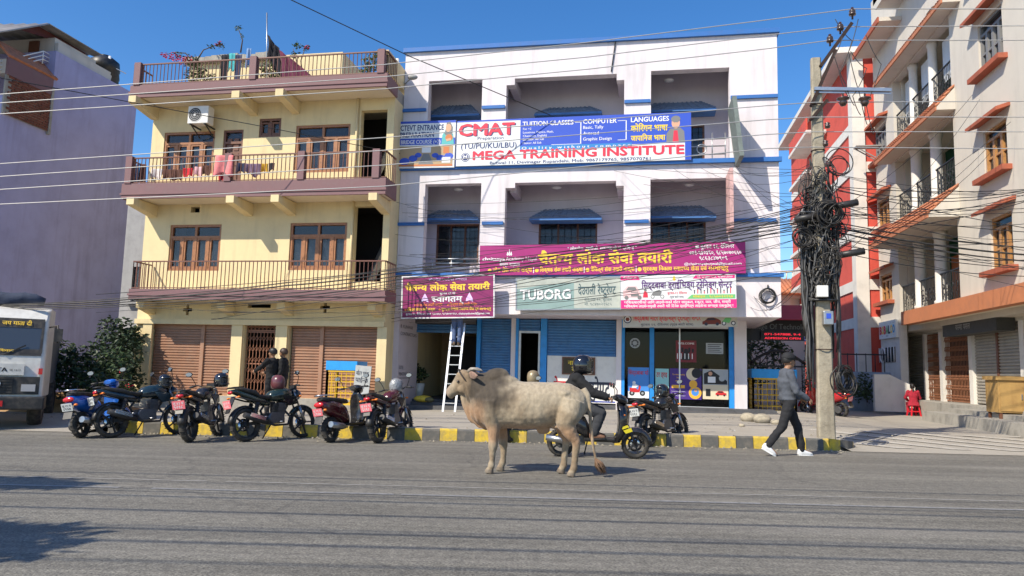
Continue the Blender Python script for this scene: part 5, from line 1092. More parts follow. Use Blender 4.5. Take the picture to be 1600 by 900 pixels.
Ms = frame_mat((RX-.122, yb1+.1, za), (0, -1, 0), (0, 0, 1)); g = MB(); ws = yb1+.1-yb0; hs_ = zb-za; x = .1*ws
for k, ch in enumerate('BOBALOO'): text(g, ch, Ms, (.05+.13*k)*ws, .28*hs_, w=.115*ws, h=.46*hs_, mi=(0, 1, 0, 2, 3, 1, 4)[k], bold=.05)
text(g, 'fashion', Ms, .5*ws, .1*hs_, h=.1*hs_, mi=5, align='c'); 
for k in range(7): disc(g, Ms, random.uniform(.05, .95)*ws, random.choice((.85, .15))*hs_, .03*hs_, k % 5, .004, 8)
g.build('lettering', [m_bred, m_gold, m_grn, m_ink, mat('cyan_dot', C(60, 160, 210), .6), m_ink], sb)
# ================================================================ red and white house behind
QX = 8.75; QY = YF+.3
qh = thing('red_house', 'tall red and white banded house behind the cream corner house', 'house', (11, QY, .5))
zq = PY(1333, 78, QY).z
g = MB(); g.box(QX, 18, QY, 46, 0.2, zq-.252); g.build('wall', m_red, qh)
g = MB(); g.box(QX-.08, QX+.42, QY-.08, QY+.5, 0.3, zq-.253); g.box(QX-.06, QX-.002, 38, 38.6, .3, zq-.255)
for py in (520-19, 402, 345-4, 262, 190): pass
for z in [PXp(1335, y, QX).z for y in (505, 447, 365, 262, 195)]: g.box(QX-.05, QX-.003, QY+.501, 45.9, z-.22, z+.22); g.box(QX+.421, 11, QY-.05, QY-.003, z-.22, z+.22)
g.build('white_band', m_rwht, qh)
g = MB(); g.box(QX-.75, 18.2, QY-.35, 46.3, zq-.25, zq+.0); g.build('roof', m_rwht, qh)
for i, py in enumerate((135, 200, 262, 312, 365, 415, 455)):
    z = zq-2.2-i*1.85
    if z < 2: break
    g = MB(); g.box(QX-1.0, QX-.06, 37.0+(i % 2)*.5, 41.5, z, z+.16); b = g.build('balcony', m_rwht, qh)
    if i % 2 == 0:
        g = MB(); g.box(QX-.98, QX-.9, 37.1, 41.4, z+.161, z+.8); g.build('parapet', m_red, b)
g = MB(); g.box(QX-.07, QX+.02, 39.2, 40.6, 6, 8); g.box(QX-.07, QX+.02, 39.2, 40.6, 10, 12); g.build('window', m_dark, qh)
# ---- low wall and fence closing the alley side
lw = thing('boundary_wall', 'low blue grey block wall beside the shuttered house in the alley', 'wall', (8, 31, .4))
g = MB(); a = PY(1312, 590, 31.2); b = PY(1376, 590, 31.2); g.box(a.x, RX-.02, 31.2, 31.45, .2, 1.72)
for k in range(5):
    for j in range(8): x = a.x+j*.33+(k % 2)*.16; g.box(x, min(RX-.03, x+.30), 31.17, 31.199, .3+k*.28, .55+k*.28)
g.build('blocks', mat('bluegrey_paint', C(150, 165, 185), .9, n=.25, ns=3), lw); g = MB()
for k in range(8): x = a.x+k*.34; g.tube([(x, 31.3, 1.72), (x, 31.3, 2.45)], .02, 5)
g.box(a.x, RX-.02, 31.29, 31.31, 2.38, 2.43); g.build('fence_bars', m_blk, lw)
tag((lambda: (lambda q: q.build('wall', m_rwht, loc=(9, 27.6, .4)))(MB().prism([(0, 0), (1.35, 0), (1.35, .9), (.5, 1.32), (0, 1.32)], frame_mat((RX-1.35, 28.6, .3), (1, 0, 0), (0, 0, 1)), -.2)))(), 'short white sloping wall end beside the shuttered house', 'wall')
# ================================================================ college gate
cg = thing('college_gate', 'dark college entrance gate under a maroon tin canopy', 'gate', (4.5, 27, .4)); GYY = 27.2
gp = lambda px, py: PY(px, py, GYY)
g = MB(); a, b = gp(1155, 520), gp(1266, 520)
for x in (a.x-.05, gp(1272, 560).x): g.box(x, x+.3, GYY, GYY+.4, .2, 3.4)
g.build('gate_post', m_mar, cg)
g = MB(); z0, z1 = gp(1210, 532).z, gp(1210, 498).z; g.box(a.x-.6, b.x+.5, GYY-.05, GYY+.1, z0, z1); bm_ = g.build('name_board', mat('charcoal_board', (.022, .025, .03), .5), cg)
Mg = frame_mat((a.x-.6, GYY-.052, z0), (1, 0, 0), (0, 0, 1)); wg = b.x+.5-a.x+.6; hg = z1-z0; g = MB(); text(g, 'n College Of Technology', Mg, .19*wg, .52*hg, w=.68*wg, h=.25*hg, bold=.01); g.build('lettering', mat('grey_letters', (.16, .19, .2), .5), bm_)
g = MB(); z2, z3 = gp(1210, 504).z, gp(1210, 477).z; zc0 = gp(1210, 503).z
g.loft([[Vector((gp(1170, 500).x, GYY-.9, zc0)), Vector((gp(1262, 500).x+.6, GYY-.9, zc0))], [Vector((gp(1195, 480).x, GYY+.2, z3)), Vector((gp(1262, 480).x+.6, GYY+.2, z3))]], 0, False, False, False)
for k in range(22): x = gp(1172, 500).x+k*.13; g.bar((x, GYY-.9, zc0+.015), (x+(.55 if k < 6 else .3)*.4, GYY+.2, z3+.015), .03, .02)
o = g.build('tin_canopy', mat('crimson_iron', C(150, 35, 58), .5, .1, n=.25, ns=3), cg); md = o.modifiers.new('t', 'SOLIDIFY'); md.thickness = .03
led = thing('led_sign', 'red glowing LED display hung under the college gate board', 'led sign', (gp(1220, 525).x, GYY-.12, gp(1220, 532).z))
q0, q1 = gp(1188, 532), gp(1254, 519); g = MB(); g.box(q0.x, q1.x, GYY-.2, GYY-.06, q0.z, q1.z); g.build('casing', m_blk, led); Ml = frame_mat((q0.x, GYY-.202, q0.z), (1, 0, 0), (0, 0, 1)); g = MB(); ww, hh = q1.x-q0.x, q1.z-q0.z
m_led = mat('red_led', (.6, .02, .03), .5, emit=((1, .03, .06), 0.9)); text(g, '071-547888, 9-4', Ml, .08*ww, .58*hh, w=.84*ww, h=.24*hh, bold=.02); text(g, 'ADMISSION OPEN', Ml, .08*ww, .14*hh, w=.84*ww, h=.24*hh, bold=.02); g.build('lettering', m_led, led)
n0, n1 = gp(1254.5, 533), gp(1267, 521); g = MB(); g.box(n0.x, n1.x, GYY-.15, GYY-.07, n0.z, n1.z); t = g.build('small_sign', m_bblue, loc=(n0.x, GYY-.1, n0.z)); Mn = frame_mat((n0.x, GYY-.152, n0.z), (1, 0, 0), (0, 0, 1)); g = MB()
for k in range(3): text(g, 'PLUS TWO', Mn, .03, (.1+.3*k)*(n1.z-n0.z), w=(n1.x-n0.x)*.85, h=.06, bold=.02)
g.build('lettering', m_iwht, t); tag(t, 'small blue and white sign right of the LED display', 'sign')
g = MB()                                       # arched iron gate leaf behind
a0, a1 = gp(1174, 600), gp(1262, 600); ar = [Vector((a0.x+(a1.x-a0.x)*i/16, GYY+.3, gp(1215, 568).z+.45*math.sin(math.pi*i/16))) for i in range(17)]
g.tube(ar, .05, 8); g.bar((a0.x, GYY+.3, gp(1215, 572).z), (a1.x, GYY+.3, gp(1215, 572).z), .06, .06)
for i in range(1, 16, 2): x = ar[i].x; g.tube([(x, GYY+.3, .4), (x, GYY+.3, ar[i].z)], .018, 6)
g.build('arched_leaf', m_blk, cg)
# college block behind and small tiled house, hill
cb = thing('college_block', 'cream college wall behind the arched gate', 'building', (5, 38, .4)); g = MB(); g.box(0, 7.7, 38, 38.5, 0, 4.1); g.build('wall', m_cream, cb); g = MB(); g.box(1.0, 2.4, 37.95, 37.999, 1.6, 3.0); g.box(4.0, 5.2, 37.95, 37.999, 1.6, 3.0); g.build('window', m_glass, cb)
th_ = thing('tiled_house', 'small cream house with a terracotta tiled roof behind the gate', 'house', (10, 44, .5)); c0 = PY(1212, 480, 44); c1 = PY(1262, 480, 44); zt = PY(1240, 455, 44).z
g = MB(); g.wall((c0.x-1, 44), (c1.x+2.5, 44), .2, zt, .3, [(1.8, 3.0, zt-1.7, zt-.4)]); g.box(c0.x-1, c1.x+2.5, 44.31, 50, .2, zt-.01); g.build('wall', m_cream, th_)
g = MB()
for k in range(26): x = c0.x-1.4+k*.22; g.tube([(x, 43.4, zt-.15), (x, 46.5, zt+1.0)], .11, 6, 0, True, .6)
g.box(c0.x-1.4, c1.x+2.8, 43.5, 46.4, zt-.25, zt-.16); g.build('roof', m_rtile, th_)
g = MB()
for k in range(12): g.tube([(c0.x-1+k*.35, 46.6, zt+.9), (c0.x-1+k*.35, 46.6, zt+1.5)], .04, 5)
g.bar((c0.x-1, 46.6, zt+1.5), (c0.x+3.2, 46.6, zt+1.5), .1, .1); g.build('roof_balustrade', m_cream, th_)
g = MB(); rows = []
for j in range(9):
    rows.append([Vector((-900+i*60, 900+j*60, max(-2, (150*math.sin(j/8*math.pi*.55)*(1+.35*math.sin(i*.7)+.2*math.sin(i*1.9+j)))*.9))) for i in range(40)])
g.loft(rows, 0, False, True, False); tag(g.build('hills', mat('forest_hillside', (0.055, 0.085, 0.06), .95, n=.3, ns=.02)), kind='structure')
# ================================================================ motorcycles, scooters, truck
m_tyre = mat('tyre_rubber', (0.022, 0.021, 0.020), 0.85, dust=0.35); m_chr = mat('chrome', (0.65, 0.65, 0.66), 0.2, 0.95); m_eng = mat('engine_alloy', (0.16, 0.16, 0.165), 0.45, 0.8, n=.3, ns=20); m_bpaint = mat('gloss_black', (0.012, 0.012, 0.014), 0.22, coat=.5, dust=.12)
m_seat = mat('seat_vinyl', (0.016, 0.016, 0.017), 0.6, dust=.2); m_plate = mat('pink_plate', C(236, 120, 128), .5); m_platew = mat('pale_plate', C(205, 208, 205), .5); m_tail = mat('tail_lens', (0.55, 0.015, 0.02), .2, coat=.5); m_lens = mat('clear_lens', (0.5, 0.5, 0.52), .1, .3); m_mir = mat('mirror_glass', (0.5, 0.62, 0.75), .05, 1.0)
m_frk = mat('fork_steel', (0.35, 0.35, 0.36), .3, .9); m_amb = mat('amber_lens', C(240, 130, 40), .3)
def pod(prof, n=14, ex=2.6, mi=0, g=None):
    """loft of rounded sections along x: (x, z centre, half height, half width)"""
    g = g or MB(); rings = []
    for x, z, hh, hw in prof:
        ring = []
        for j in range(n):
            a = 2*math.pi*j/n; c, s_ = math.cos(a), math.sin(a)
            ring.append(Vector((x, hw*math.copysign(abs(c)**(2/ex), c), z+hh*math.copysign(abs(s_)**(2/ex), s_))))
        rings.append(ring)
    return g.loft(rings, mi, True)
def wheel(par, x, r, tw, spokes, rim_m, disc=True, fat=1.0):
    M = frame_mat((x, 0, r), (1, 0, 0), (0, 0, 1)); g = MB(); rr = r-tw*1.05
    g.torus(M, rr, .018, 28, 6, 0, 1.6); g.tube([(x, -.06, r), (x, .06, r)], .045, 12)
    for k in range(spokes):
        a = 2*math.pi*k/spokes; d = Vector((math.cos(a), 0, math.sin(a))); c = Vector((x, 0, r)); g.bar(c+d*.03, c+d*rr, .026, .032, 0, (0, 1, 0))
    w = g.build('wheel', rim_m, par); g = MB(); g.torus(M, r-tw*.72, tw*.72, 32, 10, 0, 1.25*fat)
    for k in range(40):                      # tread blocks
        a = 2*math.pi*k/40; d = Vector((math.cos(a), 0, math.sin(a))); c = Vector((x, 0, r)); g.bar(c+d*(r-.012)+Vector((0, -.05, 0)), c+d*(r-.001)+Vector((0, .05*(-1)**k, 0)), .02, .012)
    g.build('tyre', m_tyre, w)
    if disc: g = MB(); Md = frame_mat((x, .055, r), (1, 0, 0), (0, 0, 1)); g.lathe([(.05, -.003), (.12, -.003), (.12, .003), (.05, .003)], Md, 20); g.build('brake_disc', m_chr, w)
    return w
def mirror(par, p, side, h=.22):
    g = MB(); q = Vector(p)+Vector((-.06, side*.10, h)); g.tube([p, Vector(p)+Vector((0, side*.06, h*.6)), q], .007, 6); m = g.build('mirror', m_blkp, par)
    g = MB(); g.ell(q, .02, .07, .045, 12); g.build('mirror_shell', m_blkp, m); g = MB(); Mm = frame_mat(q+Vector((-.021, 0, 0)), (0, -1, 0), (0, 0, 1)); disc(g, Mm, 0, 0, .06, 0, 0, 16, .036); g.build('mirror_glass', m_mir, m)
def place(o, pr, pf, wb, lean=-9, z=0.0):
    a, b = PZ(*pr, z), PZ(*pf, z); c = (a+b)/2; d = b-a; o.location = (c.x, c.y, z); o.rotation_euler = (R(lean), 0, math.atan2(d.y, d.x))
def motorcycle(label, tank_m, accent, pr, pf, lean=-9, plate=None, bulk=1.0, naked=True, tail_up=.0, group='motorcycles parked along the kerb'):
    t = thing('motorcycle', label, 'motorcycle', (0, 0, 0), 0, group, world=False); RW_ = .305; xr, xf = -.63, .65
    wheel(t, xr, RW_, .062, 5, m_blk, fat=1.15); wheel(t, xf, RW_, .052, 5, m_blk)
    g = MB(); g.tube([(.42, 0, .9), (.3, 0, .62), (.1, 0, .34), (-.2, 0, .33), (-.3, 0, .55), (-.15, 0, .72), (.36, 0, .84)], .024, 8); g.tube([(-.2, .1, .7), (-.55, .1, .74), (-.8, .09, .8)], .016, 6); g.tube([(-.2, -.1, .7), (-.55, -.1, .74), (-.8, -.09, .8)], .016, 6); g.build('frame', m_blkp, t)
    g = MB(); g.bar((-.22, .09, .36), (xr, .09, RW_), .035, .06); g.bar((-.22, -.09, .36), (xr, -.09, RW_), .035, .06); g.build('swingarm', m_blkp, t)
    g = MB()
    for s in (-.1, .1): g.tube([(-.42, s, .70), (-.52, s, .36)], .038, 10)
    for s in (-.1, .1):
        for k in range(7): g.torus(Matrix.Translation((-.43-.012*k, s, .66-.042*k)), .042, .008, 12, 5)
    g.build('shock_absorber', m_tail if accent == m_tail else m_blk, t)
    g = MB(); g.cbox((-.02, 0, .40), .34, .24, .2); g.tube([(-.1, -.16, .40), (-.1, .16, .40)], .105, 16); g.tube([(.06, -.14, .38), (.06, .14, .38)], .08, 14)
    for k in range(7): g.cbox((.09+.012*k, 0, .50+.028*k), .20, .2, .014)
    g.cbox((.14, 0, .58), .14, .14, .22); g.build('engine', m_eng, t)
    g = MB(); g.tube([(.2, -.06, .54), (.3, -.09, .42), (.22, -.12, .27), (-.1, -.15, .26), (-.3, -.17, .32)], .022, 8); g.tube([(-.25, -.17, .31), (-.5, -.19, .38), (-.78, -.2, .47)], [.04, .058, .052], 12); ex_ = g.build('exhaust', m_blk, t); g = MB(); g.bar((-.36, -.245, .38), (-.68, -.255, .47), .012, .07); g.build('heat_shield', m_chr, ex_)
    g = MB()
    for s in (-.085, .085): g.tube([(xf, s, RW_), (.53, s, .60)], .03, 10); g.tube([(.535, s, .59), (.40, s, .93)], .02, 10)
    g.bar((.46, -.12, .78), (.46, .12, .78), .05, .04); g.bar((.41, -.12, .91), (.41, .12, .91), .05, .035); g.build('fork', m_frk, t)
    g = MB(); pts = [(.33, -.37, .98), (.36, -.22, 1.01), (.42, -.08, .95), (.42, .08, .95), (.36, .22, 1.01), (.33, .37, .98)]; g.tube(pts, .012, 8); h = g.build('handlebar', m_blk, t); g = MB()
    for s in (-1, 1): g.tube([(.335, s*.36, .985), (.355, s*.245, 1.005)], .019, 8); g.tube([(.40, s*.24, 1.0), (.42, s*.38, .98)], .007, 5)
    g.build('grip', m_seat, h)
    for s in (-1, 1): mirror(t, (.37, s*.25, 1.01), s)
    g = MB(); g.ell((.52, 0, .84), .10, .10, .115, 14); hl = g.build('headlight', m_bpaint, t); g = MB(); g.ell((.575, 0, .84), .055, .082, .09, 14); g.build('lens', m_lens, hl); g = MB(); g.cbox((.47, 0, .985), .05, .16, .09); g.build('instrument', m_blk, hl)
    pod([(-.14, .80, .05, .07), (-.08, .82, .10, .11*bulk), (.06, .84, .125, .145*bulk), (.22, .86, .13, .155*bulk), (.34, .855, .10, .12*bulk), (.4, .85, .05, .07)], 16, 2.4).build('fuel_tank', tank_m, t)
    for s in (-1, 1):
        g = MB(); g.loft([[Vector((.10, s*.15*bulk, .82)), Vector((.38, s*.18*bulk, .80)), Vector((.46, s*.15, .66)), Vector((.25, s*.15, .62))], [Vector((.10, s*.13*bulk, .82)), Vector((.38, s*.16*bulk, .80)), Vector((.46, s*.13, .66)), Vector((.25, s*.13, .62))]], 0, True, False); g.build('tank_shroud', accent or tank_m, t)
    pod([(-.80, .92+tail_up, .02, .06), (-.7, .885+tail_up, .045, .10), (-.45, .85+tail_up*.6, .05, .12), (-.36, .81, .045, .125), (-.18, .79, .04, .12), (-.08, .81, .035, .09)], 14, 2.8).build('seat', m_seat, t)
    pod([(-.95, .86+tail_up, .02, .03), (-.85, .85+tail_up, .045, .075), (-.6, .79+tail_up*.6, .06, .10), (-.3, .72, .075, .11), (-.15, .68, .06, .10)], 14, 2.6).build('tail_panel', tank_m, t)
    g = MB(); g.ell((-.93, 0, .83+tail_up), .03, .07, .035, 12); g.build('taillight', m_tail, t)
    g = MB(); g.tube([(-.72, .11, .93+tail_up), (-.92, .1, .92+tail_up), (-.95, 0, .92+tail_up), (-.92, -.1, .92+tail_up), (-.72, -.11, .93+tail_up)], .012, 6); g.build('grab_rail', m_blk, t)
    g = MB(); g.bar((-.86, 0, .76+tail_up), (-1.0, 0, .52), .13, .015, 0, (1, 0, .3)); pf_ = g.build('mud_flap', m_blkp, t)
    g = MB(); Mp = frame_mat((-.975, .11, .60), (0, -1, 0), (-.22, 0, 1)); g.prism([(0, 0), (.22, 0), (.22, .15), (0, .15)], Mp, .008, 0); pl_ = g.build('number_plate', plate or m_plate, t); g = MB(); text(g, 'लु ४३ प', Mp, .02, .085, w=.18, h=.04, bold=.02, lift=.011); text(g, '५२१८', Mp, .03, .02, w=.15, h=.045, bold=.02, lift=.011); g.build('lettering', m_iwht if plate is None else m_ink, pl_)
    for x, s, q in ((-.86, 1, .8), (-.86, -1, .8), (.5, 1, .8), (.5, -1, .8)): g = MB(); g.tube([(x, 0.02*s, q), (x, s*.13, q)], .008, 5); g.ell((x, s*.16, q), .03, .035, .02, 10); g.build('indicator', m_amb, t)
    for x, r_, a0, a1, w_ in ((xf, RW_+.03, 30, 150, .055), (xr, RW_+.04, 50, 175, .07)):
        g = MB(); rings = []
        for k in range(11):
            a = R(a0+(a1-a0)*k/10); c = Vector((x+r_*math.cos(a), 0, RW_+r_*math.sin(a))); n_ = Vector((math.cos(a), 0, math.sin(a))); rings.append([c+Vector((0, -w_, 0))-n_*.03, c+Vector((0, -w_*.7, 0)), c+n_*.01, c+Vector((0, w_*.7, 0)), c+Vector((0, w_, 0))-n_*.03])
        g.loft(rings, 0, False, True, False); f = g.build('fender', tank_m if x > 0 else m_blkp, t); md = f.modifiers.new('t', 'SOLIDIFY'); md.thickness = .008
    g = MB(); g.tube([(.0, .1, .3), (-.08, .3, .02)], .013, 6); g.cbox((-.08, .31, .012), .08, .05, .015); g.build('side_stand', m_blk, t)
    g = MB(); g.tube([(.02, -.24, .32), (.02, .24, .32)], .016, 6); g.tube([(-.34, -.25, .42), (-.34, .25, .42)], .014, 6); g.tube([(.05, .2, .30), (.2, .22, .28)], .01, 6); g.build('foot_peg', m_frk, t)
    place(t, pr, pf, 1.28, lean); return t
def scooter(label, body_m, acc, pr, pf, lean=-8, plate=None, z=0.0, steer=0, group=None, extra=None):
    t = thing('scooter', label, 'scooter', (0, 0, 0), 0, group, world=False); r = .235; xr, xf = -.60, .64
    wheel(t, xr, r, .06, 5, m_blk, False, 1.1); wheel(t, xf, r, .055, 5, m_blk, True)
    # rear body, seat, floor, apron
    pod([(-.92, .70, .03, .05), (-.86, .68, .09, .10), (-.62, .64, .15, .16), (-.36, .58, .17, .17), (-.2, .5, .17, .15), (-.12, .40, .12, .13)], 18, 2.6).build('rear_body', body_m, t)
    pod([(-.88, .80, .02, .06), (-.8, .80, .045, .11), (-.5, .775, .05, .14), (-.3, .76, .05, .14), (-.12, .745, .045, .11), (-.03, .72, .02, .06)], 16, 2.8).build('seat', m_seat, t)
    g = MB(); g.loft([[Vector((x, y, z_)) for y, z_ in ((-.16, .27), (.16, .27), (.18, .33), (-.18, .33))] for x in (-.22, .30)], 0, True, False); g.build('footboard', m_blkp, t, bevel=.02)
    g = MB(); rings = []
    for z_, x, w, d in ((.26, .30, .15, .05), (.42, .39, .18, .055), (.60, .42, .195, .065), (.76, .42, .18, .075), (.86, .40, .11, .07), (.92, .38, .06, .05)):
        rings.append([Vector((x-d, -w*.8, z_)), Vector((x-d*.3, -w, z_)), Vector((x+d, -w*.55, z_)), Vector((x+d*1.7, 0, z_)), Vector((x+d, w*.55, z_)), Vector((x-d*.3, w, z_)), Vector((x-d, w*.8, z_)), Vector((x-d*.6, 0, z_))])
    g.loft(rings, 0, True); g.build('apron', m_bpaint if acc is m_bpaint else body_m, t)
    if acc is not None:
        for s in (-1, 1):
            g = MB(); Ma = frame_mat((.47, s*.152, .40), (1, s*-.25, .25), (-.1, 0, 1))
            for pts in ([(0, .02), (.12, .03), (.10, .09), (-.04, .08)], [(-.05, .10), (.07, .11), (.04, .15), (-.07, .14)]): g.prism(pts, Ma, .006)
            g.build('decal', acc, t)
    g = MB(); rings = []
    for k in range(11):
        a = R(5+155*k/10); c = Vector((xf+(r+.035)*math.cos(a), 0, r+(r+.035)*math.sin(a))); n_ = Vector((math.cos(a), 0, math.sin(a))); w_ = .085; rings.append([c+Vector((0, -w_, 0))-n_*.06, c+Vector((0, -w_*.75, 0)), c+n_*.015, c+Vector((0, w_*.75, 0)), c+Vector((0, w_, 0))-n_*.06])
    g.loft(rings, 0, False, True, False); f = g.build('front_fender', body_m, t); md = f.modifiers.new('t', 'SOLIDIFY'); md.thickness = .01
    if extra: g = MB(); g.loft([[q+Vector((0, s*.012, 0)) for q in rg] for rg, s in ((r_, 0) for r_ in [[p+(p-Vector((xf, p.y, r))).normalized()*.006 for p in rg] for rg in rings[4:9]])], 0, False, True, False); g.build('fender_decal', extra, f)
    g = MB()
    for s in (-.075, .075): g.tube([(xf, s, r), (.50, s, .56)], .022, 8)
    g.tube([(.46, 0, .6), (.36, 0, .98)], .03, 8); g.build('fork', m_blk, t)
    pod([(.26, 1.0, .03, .06), (.32, 1.0, .06, .13), (.40, .985, .075, .13), (.47, .955, .07, .10), (.50, .94, .03, .06)], 14, 2.5).build('handlebar_cowl', m_bpaint if acc is m_bpaint else body_m, t)
    g = MB(); g.ell((.475, 0, .95), .04, .085, .05, 12); g.build('headlight', m_lens, t)
    g = MB(); g.tube([(.26, -.34, 1.0), (.33, -.2, 1.015), (.34, .2, 1.015), (.26, .34, 1.0)], .012, 8); h = g.build('handlebar', m_blk, t); g = MB()
    for s in (-1, 1): g.tube([(.26, s*.345, 1.0), (.305, s*.24, 1.01)], .019, 8); g.tube([(.33, s*.22, 1.01), (.35, s*.35, .99)], .007, 5)
    g.build('grip', m_seat, h)
    for s in (-1, 1): mirror(t, (.31, s*.23, 1.01), s, .2)
    g = MB(); g.ell((-.905, 0, .70), .03, .11, .05, 12); g.build('taillight', m_tail, t)
    g = MB(); g.tube([(-.6, .12, .86), (-.86, .11, .87), (-.93, 0, .87), (-.86, -.11, .87), (-.6, -.12, .86)], .013, 6); g.build('grab_rail', m_chr if body_m != m_bpaint else m_blk, t)
    g = MB(); g.tube([(-.2, -.12, .25), (-.35, -.17, .25), (-.45, -.19, .27)], .018, 6); g.tube([(-.40, -.19, .26), (-.5, -.2, .275), (-.85, -.2, .33)], [.04, .062, .055], 14); g.build('exhaust', m_frk, t)
    g = MB(); g.cbox((-.42, .1, .27), .46, .1, .16); g.tube([(-.6, .05, r), (-.6, .17, r)], .1, 14); g.build('engine', m_eng, t)
    g = MB(); g.bar((-.86, 0, .62), (-.96, 0, .36), .16, .012, 0, (1, 0, .3)); g.build('mud_flap', m_blkp, t)
    g = MB(); Mp = frame_mat((-.925, .1, .50), (0, -1, 0), (-.3, 0, 1)); g.prism([(0, 0), (.2, 0), (.2, .14), (0, .14)], Mp, .008); pl_ = g.build('number_plate', plate or m_plate, t); g = MB(); text(g, 'लु २९ प', Mp, .02, .08, w=.16, h=.035, bold=.02, lift=.011); text(g, '८९६७', Mp, .03, .02, w=.14, h=.04, bold=.02, lift=.011); g.build('lettering', m_iwht if plate is None else m_ink, pl_)
    for x, s, q in ((-.88, 1, .6), (-.88, -1, .6), (.44, 1, .72), (.44, -1, .72)): g = MB(); g.ell((x, s*.12, q), .03, .035, .022, 10); g.build('indicator', m_amb, t)
    g = MB(); g.tube([(-.15, .1, .28), (-.2, .28, .02)], .012, 6); g.build('side_stand', m_blk, t)
    place(t, pr, pf, 1.24, lean, z); return t
def helmet(label, p, rz, shell, visor=None, tilt=(0, 0), rest=True, group=None, par=None, s=1.0):
    t = thing('helmet', label, 'helmet', p, 0, group, world=False) if par is None else par
    M = (Matrix.Translation(p) @ Matrix.Rotation(rz, 4, 'Z') if par is not None else Matrix.Identity(4)) @ Matrix.Rotation(tilt[1], 4, 'Y') @ Matrix.Rotation(tilt[0], 4, 'X') @ Matrix.Scale(s, 4)
    g = MB(); prof = [(.088, -.13), (.118, -.115), (.128, -.05), (.131, .0), (.122, .06), (.096, .108), (.055, .134), (.0, .142)]; n = 26; rings = []
    for r_, z in prof: rings.append([Vector((r_*1.12*math.cos(2*math.pi*j/n), r_*math.sin(2*math.pi*j/n), z)) for j in range(n)])
    fs = []; vs = [M @ q for rg in rings for q in rg]
    for i in range(len(prof)-1):
        for j in range(n):
            a = (j if j <= n/2 else j-n)/n*360
            if abs(a) < 62 and prof[i][1] < .03 and prof[i][1] >= -.1: continue
            fs.append((i*n+j, i*n+(j+1) % n, (i+1)*n+(j+1) % n, (i+1)*n+j))
    g.add(vs, fs, 0, True); o = g.build('shell' if par is None else 'helmet_shell', shell, t); md = o.modifiers.new('t', 'SOLIDIFY'); md.thickness = .012; md.offset = -1
    g = MB(); g.ell(M @ Vector((0, 0, -.01)), .115, .105, .115, 14); g.build('lining', m_blk, o)
    g = MB(); rings = [[M @ Vector((.15*math.cos(R(a)), .135*math.sin(R(a)), z)) for a in range(-70, 71, 10)] for z in (-.085, -.03, .05)]; g.loft(rings, 0, False, True, False); g.build('visor', visor or m_glass, o)
    if par is None: t.rotation_euler = (0, 0, rz)
    return t
def bike_pt(o, x, y, z):
    bpy.context.view_layer.update(); return o.matrix_world @ Vector((x, y, z))
m_bluep = mat('metallic_blue', C(28, 98, 190), .25, .3, coat=.6); m_redp = mat('maroon_gloss', (0.075, 0.008, 0.012), .2, coat=.6, dust=.1); m_redp2 = mat('red_gloss', (0.42, 0.015, 0.02), .22, coat=.6); m_tealp = mat('dark_teal_gloss', (0.012, 0.03, 0.042), .2, coat=.6, dust=.1); m_grnp = mat('dark_green_gloss', (0.012, 0.028, 0.022), .2, coat=.6, dust=.1); m_neon = mat('yellow_decal', C(222, 205, 40), .4)
KG = 'motorcycles parked along the kerb'; SG = 'scooters parked along the kerb'
s1 = scooter('blue scooter with a grey plate, leftmost of the parked row', m_bluep, None, (128, 684), (188, 676), plate=m_platew, group=SG)
b2 = motorcycle('black motorcycle with teal tank and a helmet on its bar, beside the blue scooter', m_tealp, None, (180, 684), (272, 679), plate=m_platew, group=KG)
b3 = motorcycle('black motorcycle seen from behind with a pink plate, before the left shutters', m_bpaint, None, (300, 690), (336, 682), lean=-7, group=KG)
b4 = motorcycle('dark green black motorcycle with a maroon helmet resting on its tank', m_grnp, m_bpaint, (386, 690), (470, 684), tail_up=.06, bulk=1.1, group=KG)
s5 = scooter('maroon and black scooter with a big red tail lamp', m_redp, m_bpaint, (519, 691), (570, 684), group=SG)
b6 = motorcycle('red and black motorcycle with a plastic wrapped helmet on its bar', m_redp, m_bpaint, (592, 692), (634, 684), group=KG)
b7 = motorcycle('black motorcycle mostly hidden behind the standing bull', m_bpaint, None, (800, 691), (838, 684), group=KG)
b9 = motorcycle('black motorcycle with a helmet on its tank, right of the rider', m_bpaint, m_blkp, (1016, 698), (1062, 693), group=KG, plate=m_platew)
s8 = scooter('black scooter with yellow decals ridden past behind the bull', m_bpaint, m_neon, (872, 713), (993, 717), lean=0, extra=m_bpaint)
zA = sz(5, 19.5); s10 = scooter('red and white scooter parked in the alley behind the concrete pole', m_redp2, m_platew, (1316, 652), (1262, 648), lean=-6, z=zA+.0)
m_helm = mat('helmet_black', (0.01, 0.01, 0.012), .12, coat=.8); m_wrap = mat('crumpled_plastic', (0.30, 0.31, 0.32), .25, .2, n=.6, ns=25, bump=.8, bs=30); m_hg = mat('helmet_gold', (0.32, 0.25, 0.15), .35, .3, n=.3); m_hm = mat('helmet_maroon', (0.12, 0.035, 0.04), .3, coat=.4)
p = PY(258, 596, bike_pt(b2, .33, .0, 1.0).y); helmet('glossy black helmet hung on the bar of the teal motorcycle', p, R(-20), m_helm)
p = PY(346, 594, bike_pt(b3, .33, 0, 1.0).y); helmet('glossy black helmet on the bar of the motorcycle with a pink plate', p, R(-10), m_helm)
helmet('maroon helmet resting on the dark green motorcycle tank', bike_pt(b4, .12, .0, 1.09), R(150), m_hm)
p = PY(619, 602, bike_pt(b6, .33, 0, 1.0).y); helmet('helmet wrapped in crumpled grey plastic on the red motorcycle', p, R(60), m_wrap, m_wrap)
p = PY(833, 589, bike_pt(b7, .33, 0, 1.1).y); helmet('scuffed gold helmet showing above the back of the bull', p, R(90), m_hg)
